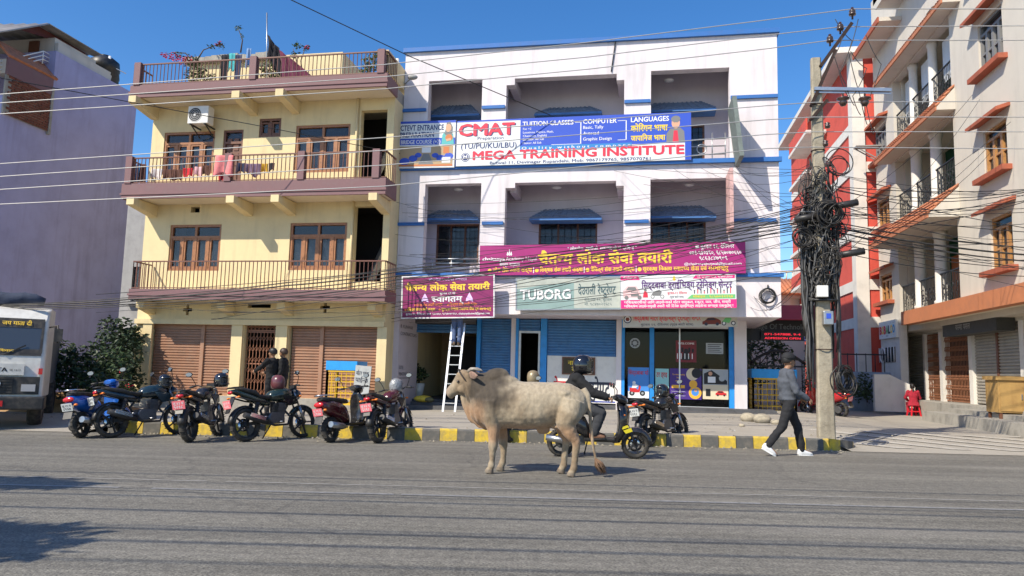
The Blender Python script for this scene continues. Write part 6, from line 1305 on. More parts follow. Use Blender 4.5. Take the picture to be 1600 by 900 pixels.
helmet('black helmet resting on the tank of the motorcycle right of the rider', bike_pt(b9, .15, .0, 1.09), R(200), m_helm)
# ---------------------------------------------------------------- truck
m_cab = mat('cab_white', (0.68, 0.66, 0.61), .4, n=.15, ns=2, dust=.25, coat=.2); m_tblk = mat('bumper_black', (0.02, 0.02, 0.021), .6, dust=.3)
c = PZ(66, 632, .5); hd = math.atan2(-.78, .62); yv = Vector((.78, .62, 0)).normalized(); base = Vector((c.x, c.y, 0))-yv*1.08
tr = thing('truck', 'white dusty tipper truck facing the road at the left edge', 'truck', tuple(base), hd, world=False)
g = MB(); hw = 1.06; prof = [(0.02, .62), (.0, .95), (-.02, 1.44), (-.20, 2.20), (-.36, 2.40), (-.7, 2.48), (-1.7, 2.48), (-1.75, .62)]
ring = lambda y, k: [Vector((x-(0.05 if abs(y) > hw-.02 and x > -.5 else 0), y, z)) for x, z in prof]
rings = [ring(y, 0) for y in (-hw, -hw+.05, hw-.05, hw)]; g.loft(rings, 0, True, False); g.build('cab', m_cab, tr, bevel=.03)
sw = lambda z: (-.02-(z-1.44)/(2.20-1.44)*.18)
def ws_quad(y0, y1, z0, z1, o): return [Vector((sw(z0)+o, y0, z0)), Vector((sw(z0)+o, y1, z0)), Vector((sw(z1)+o, y1, z1)), Vector((sw(z1)+o, y0, z1))]
g = MB(); g.poly(ws_quad(-.96, .96, 1.50, 2.19, .012)); wsn = g.build('windscreen', mat('windscreen_glass', (.05, .055, .06), .04, spec=1.0), tr); g = MB()
for q in ((-.98, .98, 1.47, 1.52), (-.98, .98, 2.17, 2.22), (-.99, -.94, 1.52, 2.17), (.94, .99, 1.52, 2.17)): g.poly(ws_quad(*q, .018))
g.build('seal', m_tblk, wsn); g = MB(); g.poly(ws_quad(-.94, .94, 2.03, 2.17, .02)); g.poly(ws_quad(-.94, .94, 1.52, 1.60, .02)); st_ = g.build('windscreen_strip', m_tblk, wsn)
Mw = frame_mat((sw(2.03)+.03, -.94, 2.05), (0, 1, 0), (-.18/.73, 0, 1)); g = MB(); text(g, 'श्री दुर्गा भवानी', Mw, .25, .03, w=.8, h=.075, bold=.02); text(g, 'जय माता दी', Mw, 1.2, .03, w=.5, h=.075, bold=.02); Mw2 = frame_mat((sw(1.53)+.03, -.94, 1.53), (0, 1, 0), (-.18/.73, 0, 1)); text(g, 'ॐ नमः शिवाय', Mw2, .9, .012, w=.55, h=.04, bold=.02)
o = g.build('strip_lettering', m_gold, tr)
g = MB()
for y in (-.4, .35): g.tube([Vector((sw(1.48)+.03, y, 1.48)), Vector((sw(1.68)+.035, y+.35, 1.68))], .009, 5)
g.build('wiper', m_blk, tr)
g = MB(); g.box(-.005, .045, -.72, .72, 1.08, 1.30); Mt = frame_mat((.046, -.72, 1.08), (0, 1, 0), (0, 0, 1)); pn = g.build('bonnet_panel', m_cab, tr); g = MB(); text(g, 'TATA', Mt, .80, .065, w=.36, h=.085, bold=.04, lift=.003); text(g, 'SE 1613', Mt, 1.2, .08, w=.18, h=.04, lift=.003); g.build('lettering', m_blk, pn)
g = MB(); g.box(.0, .05, -1.0, 1.0, .70, 1.05)
for k in range(6): g.box(.05, .07, -.55, .55, .73+.055*k, .755+.055*k)
gr = g.build('grille', m_tblk, tr); g = MB(); Mo = frame_mat((.085, .20, .90), (0, 1, 0), (0, 0, 1)); g.torus(Mo @ Matrix.Diagonal((1.35, 1, 1, 1)), .11, .012, 28, 6)
g.bar(Mo @ Vector((-.09, .05, 0)), Mo @ Vector((.09, .05, 0)), .02, .022)
for s in (-1, 1): g.bar(Mo @ Vector((s*.015, .04, 0)), Mo @ Vector((s*.03, -.07, 0)), .02, .02)
g.build('emblem', m_chr, gr)
for s in (-1, 1): g = MB(); g.box(.052, .075, s*.82-.12, s*.82+.12, .76, .90); g.build('headlight', m_lens, tr); g = MB(); g.box(.0, .05, s*1.0-.035, s*1.0+.035, 1.10, 1.22); g.build('indicator', m_tail, tr)
g = MB(); g.box(-.35, .16, -1.12, 1.12, .40, .66); bp = g.build('bumper', m_tblk, tr, bevel=.03); g = MB(); Mp = frame_mat((.161, -.32, .47), (0, 1, 0), (0, 0, 1)); g.prism([(0, 0), (.75, 0), (.75, .11), (0, .11)], Mp, .01, 0); pl_ = g.build('number_plate', m_tail, tr); g = MB(); text(g, 'लु २ ख ४३२१', Mp, .06, .025, w=.6, h=.055, bold=.02, lift=.013); g.build('lettering', m_iwht, pl_)
for s in (-1, 1):
    for x in (-.75, -4.0): g = MB(); Mh = frame_mat((x, s*.92, .46), (1, 0, 0), (0, 0, 1)); g.lathe([(.0, -.11), (.24, -.11), (.3, -.09), (.3, .09), (.24, .11), (0, .11)], Mh, 20); w_ = g.build('wheel', m_tblk, tr); g = MB(); g.torus(Mh, .37, .10, 28, 10, 0, 1.3); g.build('tyre', m_tyre, w_)
g = MB(); g.box(-5.2, -1.8, -1.05, 1.0, .85, 2.2); g.build('tipper_body', mat('tipper_blue', C(70, 80, 95), .6, n=.3, ns=2), tr); g = MB(); g.box(-6, -.2, -.4, .4, .55, .80); g.build('chassis', m_tblk, tr)
for s in (-1, 1): g = MB(); g.tube([(-.3, s*1.02, 2.05), (-.1, s*1.22, 2.1), (-.05, s*1.24, 1.75)], .018, 6); g.cbox((-.03, s*1.25, 1.9), .05, .14, .26); g.build('side_mirror', m_tblk, tr)
bpy.context.view_layer.update(); q = tr.matrix_world @ Vector((-.75, 0, 2.52)); d = (tr.matrix_world.to_3x3() @ Vector((0, 1, 0)))
g = MB(); pts = [q+d*(-.9+.18*k)+Vector((0, 0, .12+.03*math.sin(k*1.7))) for k in range(11)]; g.tube(pts, [.08, .13, .15, .14, .16, .14, .15, .15, .13, .12, .08], 12); t = g.build('tarpaulin', mat('rolled_tarpaulin', C(58, 66, 84), .8, n=.3, ns=6, bump=.5, bs=12), loc=q); tag(t, 'rolled dark blue tarpaulin on the truck cab roof', 'tarpaulin')
# ================================================================ people
m_skin = mat('skin', (0.30, 0.155, 0.085), .55, n=.12, ns=6); m_hair = mat('hair_black', (0.012, 0.010, 0.009), .5); m_eye = mat('eye_dark', (0.02, 0.015, 0.012), .2); m_shoew = mat('shoe_white', (0.75, 0.75, 0.74), .5, n=.08)
def cl(name, rgb): return mat(name, rgb, .9, n=.25, ns=5, bump=.35, bs=14)
def tor(g, path, lat, dims, grow=0.0):
    """torso rings: path points, lateral vectors, (half width, half depth)"""
    rings = []
    for i, (p, l, (w, d)) in enumerate(zip(path, lat, dims)):
        p = Vector(p); l = Vector(l).normalized(); t = (Vector(path[min(i+1, len(path)-1)])-Vector(path[max(i-1, 0)])).normalized(); f = l.cross(t).normalized()
        rings.append([p + l*math.copysign(abs(math.cos(a))**.8, math.cos(a))*(w+grow) + f*math.sin(a)*(d+grow) for a in [2*math.pi*k/20 for k in range(20)]])
    g.loft(rings, 0, True)
def limb(g, pts, rs, grow=0.0):
    P = [Vector(p) for p in pts]; Q = []; S = []
    for i in range(len(P)-1):
        for k in range(5): u = k/5; Q.append(P[i].lerp(P[i+1], u)); S.append(rs[i]*(1-u)+rs[i+1]*u+grow)
    Q.append(P[-1]); S.append(rs[-1]+grow); g.tube(Q, S, 12)
    for p, r in zip(P, rs): g.ell(p, r+grow, r+grow, r+grow, 10)
def wrinkle(me, amp=.007, sc=7.0):
    ns = [v.normal.copy() for v in me.vertices]; cs = [v.co.copy() for v in me.vertices]; out = []
    for c, n in zip(cs, ns): out += list(c+n*(amp*mnoise.noise(Vector((c.x*sc, c.y*sc, c.z*sc*1.8)))+amp*.6*mnoise.noise(c*sc*2.7)))
    me.vertices.foreach_set('co', out); me.update(); return me
from mathutils import noise as mnoise
def hand(g, w, d, nrm, side, curl=.5, s=1.0):
    """palm, four fingers and thumb beyond wrist w along d; nrm points out of the palm"""
    d = Vector(d).normalized(); nrm = Vector(nrm); nrm = (nrm-d*nrm.dot(d)).normalized(); l = d.cross(nrm)*side
    M = Matrix(((d.x, l.x, nrm.x, 0), (d.y, l.y, nrm.y, 0), (d.z, l.z, nrm.z, 0), (0, 0, 0, 1))); w = Vector(w)
    g.ell(w+d*.045*s, .055*s, .042*s, .018*s, 12, 0, M.to_3x3().to_4x4())
    for k, (o, L) in enumerate(((.030, .070), (.010, .080), (-.010, .074), (-.029, .058))):
        b = w+d*.075*s+l*o*s; a1 = curl*1.0; a2 = curl*2.2; p1 = b+(d*math.cos(a1)+nrm*math.sin(a1))*L*.5*s; p2 = p1+(d*math.cos(a2)+nrm*math.sin(a2))*L*.5*s; g.tube([b-d*.02, b, p1, p2], [.0105*s, .0105*s, .0095*s, .008*s], 8); g.ell(p2, .0082*s, .0082*s, .0082*s, 8)
    b = w+d*.025*s+l*.035*s; p1 = b+(d*.6+l*.7+nrm*.3).normalized()*.045*s; p2 = p1+(d*.9+nrm*.5).normalized()*.032*s; g.tube([b, p1, p2], [.014*s, .0115*s, .009*s], 8); g.ell(p2, .009*s, .009*s, .009*s, 8)
def person(label, loc, rz, J, top, bot, shoe=None, hs=(0.0, 0.0), hair=m_hair, cap=None, hem=None, sc=1.0, curl=.45, longhair=False, group=None, hairless=False, female=False, bare=False, glow=.0, bulk=0.0):
    t = thing('person', label, 'person', loc, rz, group, world=False); t.scale = (sc, sc, sc)
    pel, che, nek, hd = [Vector(J[k]) for k in ('pelvis', 'chest', 'neck', 'head')]
    sh = [Vector(J['shL']), Vector(J['shR'])]; hip = [Vector(J['hipL']), Vector(J['hipR'])]
    ls = (sh[0]-sh[1]).normalized(); lh = (hip[0]-hip[1]).normalized(); lm = (ls+lh).normalized(); mid = (pel+che)/2
    wd = (.92 if female else 1)
    path = [pel+(pel-mid)*.35, pel, mid, che, nek-(nek-che)*.28, nek-(nek-che)*.04]; lat = [lh, lh, lm, ls, ls, ls]; dims = [(.14, .10), (.165, .115), (.145*wd, .105), (.178*wd, .122), (.16*wd, .09), (.062, .06)]
    b = MB(); tor(b, path, lat, [(w-.012, d-.012) for w, d in dims]); limb(b, [nek-(nek-che)*.15, nek, hd-Vector((0, 0, .07))], [.06, .055, .055])
    F_ = Matrix.Rotation(hs[1], 4, 'Z') @ Matrix.Rotation(hs[0], 4, 'Y')        # head yaw, pitch
    hp = lambda x, y, z: hd+F_ @ Vector((x, y, z))
    b.ell(hd+F_ @ Vector((-.008, 0, .02)), .098, .077, .105, 16, 0, F_); b.ell(hp(.022, 0, -.045), .068, .058, .075, 14, 0, F_); b.ell(hp(.045, 0, -.095), .03, .03, .022, 10, 0, F_)
    b.tube([hp(.084, 0, .022), hp(.098, 0, -.005), hp(.106, 0, -.026), hp(.088, 0, -.036)], [.010, .012, .016, .012], 8); b.ell(hp(.076, 0, -.066), .02, .028, .007, 8, 0, F_); b.ell(hp(.078, 0, .036), .02, .05, .009, 8, 0, F_)
    for s in (-1, 1): b.ell(hp(-.005, s*.078, -.008), .02, .009, .032, 8, 0, F_)
    for k, s in (('L', 1), ('R', -1)):
        limb(b, [J['sh'+k], J['el'+k], J['wr'+k]], [.052, .04, .026]); d = Vector(J['wr'+k])-Vector(J['el'+k]); hand(b, J['wr'+k], J.get('hd'+k, d), J.get('pn'+k, (0, -s, -.3)), s, J.get('cu'+k, curl))
        limb(b, [J['hip'+k], J['kn'+k], J['an'+k]], [.082, .056, .036]); limb(b, [J['an'+k], Vector(J['to'+k])], [.036, .028])
    link_mesh('body', remesh(b, .0085, 2), m_skin, t)
    for s in (-1, 1):
        g = MB(); g.ell(hp(.079, s*.03, .018), .009, .014, .008, 10); g.build('eye', m_eye, t)
    g = MB(); tor(g, path[(1 if not hem else 0):], lat[(1 if not hem else 0):], dims[(1 if not hem else 0):], .016+bulk)
    for k in 'LR': w = Vector(J['wr'+k]); e = Vector(J['el'+k]); limb(g, [J['sh'+k], e, e.lerp(w, .93)], [.062, .052, .040], .008+bulk*.7)
    g.tube([nek-(nek-che)*.06, nek+Vector((0, 0, .02))], [.075, .068], 14)
    if hem: tor(g, [pel+(pel-mid)*1.0, pel], [lh, lh], [(hem, hem*.85), (.17, .125)], .016)
    link_mesh('jacket' if not hem else 'kurta', wrinkle(remesh(g, .013, 3), .011), top, t)
    g = MB(); tor(g, [path[0], pel, pel.lerp(mid, .4)], [lh]*3, [(.13, .10), (.158, .112), (.145, .10)], .012)
    for k in 'LR': a = Vector(J['an'+k]); kn = Vector(J['kn'+k]); limb(g, [J['hip'+k], kn, kn.lerp(a, .96)], [.09, .066, .054], .010+bulk*.5)
    link_mesh('trousers', wrinkle(remesh(g, .013, 3), .010), bot, t)
    for k in 'LR':
        a = Vector(J['an'+k]); to = Vector(J['to'+k]); d = to-a; fl = Vector((d.x, d.y, 0)).normalized() if Vector((d.x, d.y)).length > .02 else Vector((1, 0, 0)); pitch = math.atan2(-(d.z+.06), Vector((d.x, d.y)).length)
        if shoe:
            M = Matrix.Translation(a+Vector((0, 0, -.01))) @ Matrix.Rotation(math.atan2(fl.y, fl.x), 4, 'Z') @ Matrix.Rotation(max(-.2, pitch), 4, 'Y')
            g = pod([(-.075, -.03, .03, .022), (-.055, -.02, .06, .038), (.0, -.015, .068, .042), (.06, -.035, .045, .044), (.13, -.048, .032, .046), (.175, -.055, .024, .032), (.19, -.06, .012, .015)], 14, 2.6); g.xf(M); so_ = g.build('shoe', shoe if not bare else m_skin, t); g = MB(); pts = [(-.08, -.03), (-.06, .035), (.02, .04), (.12, .048), (.19, .03), (.2, 0), (.19, -.03), (.12, -.048), (.02, -.04), (-.06, -.035)]; g.prism([(x, y) for x, y in pts[1:]], M @ Matrix.Translation((0, 0, -.092)), .022); g.build('sole', m_shoew if shoe == m_shoew else m_blk, so_)
    if not hairless:
        g = MB(); n = 22; rings = []
        for r_, z in ((.99, -.03 if not longhair else -.06), (1.07, .0), (1.10, .04), (1.0, .08), (.75, .115), (.4, .134), (.0, .14)): rings.append([hp(-.014+.104*r_*math.cos(2*math.pi*j/n), .083*r_*math.sin(2*math.pi*j/n), z+(.05 if (math.cos(2*math.pi*j/n) > .35 and z < .03) else 0)) for j in range(n)])
        g.loft(rings, 0, True); link_mesh('hair', remesh(g, .009, 1), hair, t)
    if longhair: g = MB(); g.ell(hp(-.12, 0, .02), .05, .055, .05, 12); g.tube([hp(-.11, 0, -.02), hp(-.14, 0, -.15), hp(-.15, 0, -.3), hp(-.14, .0, -.42)], [.03, .035, .028, .012], 10); g.build('ponytail', hair, t)
    if cap:
        g = MB(); rings = []
        for r_, z in ((1.12, .035), (1.14, .07), (1.05, .11), (.75, .145), (.3, .16), (.0, .162)): rings.append([hp(-.01+.1*r_*math.cos(2*math.pi*j/22), .082*r_*math.sin(2*math.pi*j/22), z) for j in range(22)])
        g.loft(rings, 0, True); c_ = g.build('cap', cap, t); g = MB(); pts = [(.08, -.07), (.13, -.06), (.175, -.03), (.185, 0), (.175, .03), (.13, .06), (.08, .07)]; g.prism(pts, Matrix.Translation(hd) @ F_ @ Matrix.Translation((0, 0, .04)) @ Matrix.Rotation(.12, 4, 'Y'), .01); g.build('brim', cap, c_)
    return t
def stand(**k):
    J = dict(pelvis=(0, 0, .93), chest=(0, 0, 1.24), neck=(0, 0, 1.45), head=(.02, 0, 1.585), shL=(0, .18, 1.39), shR=(0, -.18, 1.39), elL=(-.02, .24, 1.12), elR=(-.02, -.24, 1.12), wrL=(.06, .25, .88), wrR=(.06, -.25, .88), hipL=(0, .09, .90), hipR=(0, -.09, .90), knL=(.02, .10, .50), knR=(.02, -.10, .50), anL=(0, .10, .09), anR=(0, -.10, .09), toL=(.14, .12, .03), toR=(.14, -.12, .03)); J.update(k); return J
# --- walking man
a, b = PZ(1203, 712), PZ(1257, 712); c = (a+b)/2
J = stand(pelvis=(-.0, 0, .93), chest=(-.02, 0, 1.24), neck=(0.0, 0, 1.45), head=(.035, 0, 1.585), shR=(-.02, -.185, 1.39), shL=(.0, .185, 1.39), elR=(.05, -.25, 1.08), wrR=(.27, -.20, .96), elL=(.06, .24, 1.08), wrL=(.28, .15, .97), hipR=(0, -.09, .9), knR=(-.14, -.10, .49), anR=(-.39, -.10, .17), toR=(-.26, -.11, .035), hipL=(0, .09, .9), knL=(.20, .10, .50), anL=(.27, .10, .09), toL=(.43, .11, .03), pnR=(0, .6, -.6), pnL=(0, -.6, -.6), cuR=.7)
ped = person('walking man in a grey jacket, black cap, black trousers and white shoes', (c.x+.02, c.y, 0), R(12), J, cl('grey_jacket', C(80, 84, 92)), cl('black_trousers', (0.016, .016, .018)), m_shoew, cap=mat('cap_black', (.012, .012, .014), .8), sc=1.075)
# --- scooter rider
J = dict(pelvis=(-.40, 0, .90), chest=(-.38, 0, 1.18), neck=(-.32, 0, 1.38), head=(-.25, 0, 1.52), shL=(-.35, .19, 1.32), shR=(-.35, -.19, 1.32), elL=(-.10, .29, 1.08), elR=(-.10, -.29, 1.08), wrL=(.15, .31, 1.01), wrR=(.15, -.31, 1.01), hipL=(-.38, .10, .88), hipR=(-.38, -.10, .88), knL=(.06, .18, .76), knR=(.06, -.18, .74), anL=(-.04, .16, .41), anR=(-.06, -.17, .41), toL=(.10, .17, .36), toR=(.08, -.18, .36), pnL=(0, 0, -1), pnR=(0, 0, -1), cuL=.95, cuR=.95)
m_jkt = cl('black_jacket', (0.011, .011, .012)); m_jean = cl('dark_jeans', (0.035, .037, .042))
rd_ = person('scooter rider in a black jacket, dark jeans and a glossy black helmet', (0, 0, 0), 0, J, m_jkt, m_jean, mat('brown_sandal', (.2, .1, .06), .7), hairless=True, bulk=.03)
rd_.location = s8.location; rd_.rotation_euler = s8.rotation_euler
helmet(None, (-.25, 0, 1.54), 0, m_helm, par=rd_, s=1.2)
# --- two people in black at the collapsible gate
m_blkc = cl('black_coat', (0.010, .010, .011)); m_blkt = cl('black_cotton', (0.012, .012, .014))
def foot(x, y): return (x, y, sz(x, y))
p = PY(424, 600, 17.2); J = stand(elR=(.18, -.26, 1.20), wrR=(.42, -.20, 1.08), hdR=(1, .2, -.25), elL=(.20, .20, 1.22), wrL=(.44, .13, 1.12), hdL=(1, -.1, -.2))
person('person in black reaching towards the brown gate', foot(p.x, 17.2), R(165), J, m_blkc, m_blkt, m_blk, hs=(0, R(10)), sc=.985)
p = PY(441, 600, 17.45); person('person in a black coat standing right behind the reaching one', foot(p.x, 17.45), R(190), stand(), m_blkc, m_blkt, m_blk, hs=(0, R(-15)), sc=.99, hair=mat('hair_brown', (.05, .028, .018), .5))
# --- woman on the red stool
zs_ = .2; wp = PZ(1428, 650, zs_); zf = sz(wp.x, wp.y); wp.z = zf
st = thing('stool', 'red plastic stool under the woman dressed in red', 'stool', tuple(wp), R(8)); OFF.pop(st.name); st.scale = (.88, .88, .88); m_rp = mat('red_plastic', (0.65, 0.015, 0.03), .35)
g = MB(); g.box(-.15, .15, -.15, .15, .40, .425); g.build('seat', m_rp, st, bevel=.01)
for sx in (-1, 1):
    for sy in (-1, 1): g = MB(); g.loft([[Vector((sx*q-.022, sy*q-.022, z)), Vector((sx*q+.022, sy*q-.022, z)), Vector((sx*q+.022, sy*q+.022, z)), Vector((sx*q-.022, sy*q+.022, z))] for q, z in ((.185, 0), (.125, .399))], 0, True, False); g.build('leg', m_rp, st)
g = MB()
for s in (-1, 1): g.box(-.15, .15, s*.155-.012, s*.155+.012, .16, .2); g.box(s*.155-.012, s*.155+.012, -.142, .142, .16, .2)
g.build('stretcher', m_rp, st)
J = dict(pelvis=(0, 0, .52), chest=(.04, 0, .80), neck=(.07, 0, 1.0), head=(.12, 0, 1.14), shL=(.05, .17, .95), shR=(.05, -.17, .95), elL=(.12, .26, .70), elR=(.12, -.26, .70), wrL=(.34, .14, .60), wrR=(.34, -.14, .60), hipL=(.02, .09, .50), hipR=(.02, -.09, .50), knL=(.42, .13, .48), knR=(.42, -.13, .48), anL=(.40, .13, .09), anR=(.40, -.13, .09), toL=(.54, .14, .03), toR=(.54, -.14, .03))
m_kur = cl('red_kurta', (0.33, 0.012, 0.03)); person('seated woman in red seen from behind with black tied hair', tuple(wp), R(82), J, m_kur, m_kur, m_blk, longhair=True, hem=.22, female=True, sc=.88)
# --- ladder and the man on it
YL0, YL1 = 21.30, 21.95; bl, br = PY(692, 638, YL0), PY(711, 638, YL0); tl, tr_ = PY(707, 505, YL1), PY(726, 505, YL1); zg = sz(bl.x, YL0); bl.z = br.z = zg
ld = thing('ladder', 'aluminium ladder leaning up to the small magenta banner', 'ladder', tuple((bl+br)/2))
for a, b, n_ in ((bl, tl, 'rail'), (br, tr_, 'rail')): g = MB(); g.bar(a, b, .028, .06, 0, (1, 0, 0)); g.build(n_, m_alu, ld)
for k in range(9): u = (k+.9)/9.4; g = MB(); g.bar(bl.lerp(tl, u), br.lerp(tr_, u), .035, .025); g.build('rung', m_alu, ld)
u = (6.9)/9.4; ft = (bl.lerp(tl, u)+br.lerp(tr_, u))/2
J = stand(elL=(.15, .3, 1.25), elR=(.15, -.3, 1.25), wrL=(.2, .35, 1.5), wrR=(.2, -.35, 1.5), knL=(.06, .09, .50), knR=(.03, -.10, .5), anL=(0, .08, .09), anR=(0, -.08, .09), hdL=(0, 0, 1), hdR=(0, 0, 1))
person('man in blue jeans standing on the ladder, upper body behind the magenta banner', (ft.x, ft.y+.03, ft.z+.02), R(95), J, cl('navy_shirt', (.04, .05, .09)), cl('blue_jeans', C(78, 96, 132)), mat('brown_shoe', (.12, .08, .05), .7), sc=.98)

# ================================================================ bull
fr_, hi = PZ(771, 738), PZ(896, 743); ang = math.atan2(fr_.y-hi.y, fr_.x-hi.x); mid = (fr_+hi)/2; fwd = (fr_-hi).normalized()
org = mid+fwd*.11
bull = thing('bull', 'pale humped bull standing side-on in the road', 'bull', (org.x, org.y+.0, 0), math.atan2(fwd.y, fwd.x), world=False)
g = MB(); rings = []
for x, top, bot, hw in ((-.84, 1.05, .90, .07), (-.80, 1.12, .82, .14), (-.72, 1.19, .74, .20), (-.60, 1.25, .70, .235), (-.45, 1.262, .69, .24), (-.2, 1.262, .615, .285), (.05, 1.262, .60, .295), (.25, 1.275, .61, .275), (.42, 1.30, .58, .27), (.57, 1.27, .60, .24), (.68, 1.20, .66, .19), (.78, 1.10, .76, .11)):
    zc = (top+bot)/2; hh = (top-bot)/2; ring = []
    for j in range(26):
        a = 2*math.pi*j/26; c_, s_ = math.cos(a), math.sin(a); w_ = hw*(1-.18*max(0, s_)**2); ring.append(Vector((x, w_*math.copysign(abs(c_)**.85, c_), zc+hh*math.copysign(abs(s_)**.9, s_))))
    rings.append(ring)
g.loft(rings, 0, True)
MH = Matrix.Rotation(R(14), 4, 'Y'); g.ell((.44, 0, 1.29), .20, .11, .15, 16, 0, MH); g.ell((.33, 0, 1.25), .22, .13, .10, 14); g.ell((.60, 0, 1.27), .20, .10, .10, 14)
def chain(pts, flat=.8):
    g.tube([Vector(p[:3]) for p in pts], [p[3] for p in pts], 16, 0, True, flat, (0, 1, 0))
# neck (deeper than wide), dewlap, head
nk = [(.44, 1.06, .24, .20), (.58, 1.09, .25, .17), (.70, 1.14, .225, .145), (.80, 1.20, .19, .125), (.88, 1.235, .16, .11)]
rings = []
for i, (x, z, hh, hw) in enumerate(nk):
    d = Vector((.85, 0, .42)).normalized(); u_ = Vector((-d.z, 0, d.x)); rings.append([Vector((x, 0, z))+u_*hh*math.sin(2*math.pi*j/20)+Vector((0, hw*math.cos(2*math.pi*j/20), 0)) for j in range(20)])
g.loft(rings, 0, True)
rings = []
for x, z, hh in ((.92, 1.07, .05), (.86, .99, .10), (.79, .88, .13), (.70, .78, .14), (.58, .67, .11), (.46, .60, .06)):
    d = Vector((-.75, 0, -.66)).normalized(); u_ = Vector((-.66, 0, .75)); rings.append([Vector((x, 0, z))+u_*hh*math.sin(2*math.pi*j/14)+Vector((0, (.028+.01*math.sin(x*40))*math.cos(2*math.pi*j/14), 0)) for j in range(14)])
g.loft(rings, 0, True)
hd_ = [(.79, 1.315, .10, .09), (.84, 1.295, .145, .105), (.91, 1.24, .15, .11), (.97, 1.18, .118, .086), (1.025, 1.13, .095, .07), (1.07, 1.09, .083, .066), (1.105, 1.055, .074, .066), (1.125, 1.04, .045, .045)]
rings = []
for x, z, hh, hw in hd_:
    u_ = Vector((.62, 0, .78)); rings.append([Vector((x, 0, z))+u_*hh*math.sin(2*math.pi*j/18)+Vector((0, hw*math.cos(2*math.pi*j/18)*(1-.15*abs(math.sin(2*math.pi*j/18))), 0)) for j in range(18)])
g.loft(rings, 0, True)
for s in (-1, 1):
    g.ell((.955, s*.085, 1.26), .038, .024, .024, 10); g.ell((.89, s*.07, 1.14), .09, .04, .07, 12)       # brow, cheek
    er = []
    for u_, w_ in ((0, .03), (.25, .06), (.5, .068), (.75, .05), (1, .008)):
        c_ = Vector((.825, s*.085, 1.335)).lerp(Vector((.66, s*.26, 1.325)), u_); er.append([c_+Vector((.25, s*.1, 1)).normalized()*w_*math.sin(2*math.pi*j/12)+Vector((.8, s*.6, -.1)).normalized()*.014*math.cos(2*math.pi*j/12) for j in range(12)])
    g.loft(er, 0, True)
def leg(pts, flat=.85):
    Q = []; S = []
    for i in range(len(pts)-1):
        for k in range(4): u_ = k/4; Q.append(Vector(pts[i][:3]).lerp(Vector(pts[i+1][:3]), u_)); S.append(pts[i][3]*(1-u_)+pts[i+1][3]*u_)
    Q.append(Vector(pts[-1][:3])); S.append(pts[-1][3]); S = [r*(1.12 if q.z < .62 else 1.04) for q, r in zip(Q, S)]; g.tube(Q, S, 14, 0, True, flat, (0, 1, 0))
for y, dx in ((.15, 0), (-.15, -.12)):
    leg([(.47, y*.9, .98, .155), (.47, y*1.05, .78, .125), (.44+dx*.5, y, .60, .085), (.435+dx*.8, y, .46, .060), (.44+dx*.9, y, .36, .058), (.44+dx*.95, y, .30, .043), (.445+dx, y, .18, .037), (.455+dx, y, .115, .047), (.47+dx, y, .075, .042), (.48+dx, y, .045, .052), (.49+dx, y, .004, .06)], .95)
for y, dx in ((.15, 0), (-.15, .15)):
    leg([(-.64, y*.85, 1.02, .17), (-.60+dx*.1, y*1.1, .84, .17), (-.55+dx*.3, y*1.15, .72, .13), (-.62+dx*.7, y*1.05, .58, .085), (-.695+dx*.9, y, .48, .058), (-.70+dx, y, .42, .050), (-.685+dx, y, .30, .042), (-.68+dx, y, .18, .040), (-.672+dx, y, .115, .049), (-.65+dx, y, .075, .043), (-.64+dx, y, .045, .053), (-.63+dx, y, .004, .06)], .9)
g.ell((-.52, .17, 1.11), .10, .07, .06, 10); g.ell((-.52, -.17, 1.11), .10, .07, .06, 10); g.ell((-.24, 0, .60), .10, .045, .06, 12); g.ell((-.47, .0, .66), .14, .16, .06, 12)
chain([(-.78, 0, 1.18, .045), (-.85, .03, 1.09, .04), (-.87, .05, .95, .030), (-.885, .06, .75, .025), (-.91, .06, .52, .022), (-.94, .06, .34, .020), (-.97, .06, .22, .018)], 1)
me = remesh(g, .0125, 5)
ns = [v.normal.copy() for v in me.vertices]; out = []
for v, n in zip(me.vertices, ns):
    c = v.co; f_ = max(0, min(1, (c.x-.42)/.15))*max(0, min(1, (.92-c.x)/.06))*max(0, min(1, (1.3-c.z)/.2)); rb = max(0, min(1, (c.x+.42)/.2))*max(0, min(1, (.3-c.x)/.2))*max(0, min(1, (1.15-c.z)/.2))*max(0, min(1, (c.z-.7)/.1))
    out += list(c+n*(f_*.006*math.sin(c.x*75-c.z*30+3*mnoise.noise(c*5))+rb*.0018*math.sin(c.x*55+c.z*9+3*mnoise.noise(c*4))+.006*mnoise.noise(c*6)+.003*mnoise.noise(c*17)))
me.vertices.foreach_set('co', out); me.update()
ca = me.color_attributes.new('coat', 'FLOAT_COLOR', 'POINT'); rr = random.Random(5)
def mixc(a, b, t): t = max(0, min(1, t)); return tuple(x*(1-t)+y*t for x, y in zip(a, b))
sm = lambda a, b, x: (lambda t: t*t*(3-2*t))(max(0, min(1, (x-a)/(b-a))))
from mathutils import noise as mnoise
cols = []; HMAX = []
cream, tan, dark, peach, brown = (0.37, .31, .22), (.24, .17, .10), (.036, .026, .017), (.42, .24, .13), (.16, .10, .055)
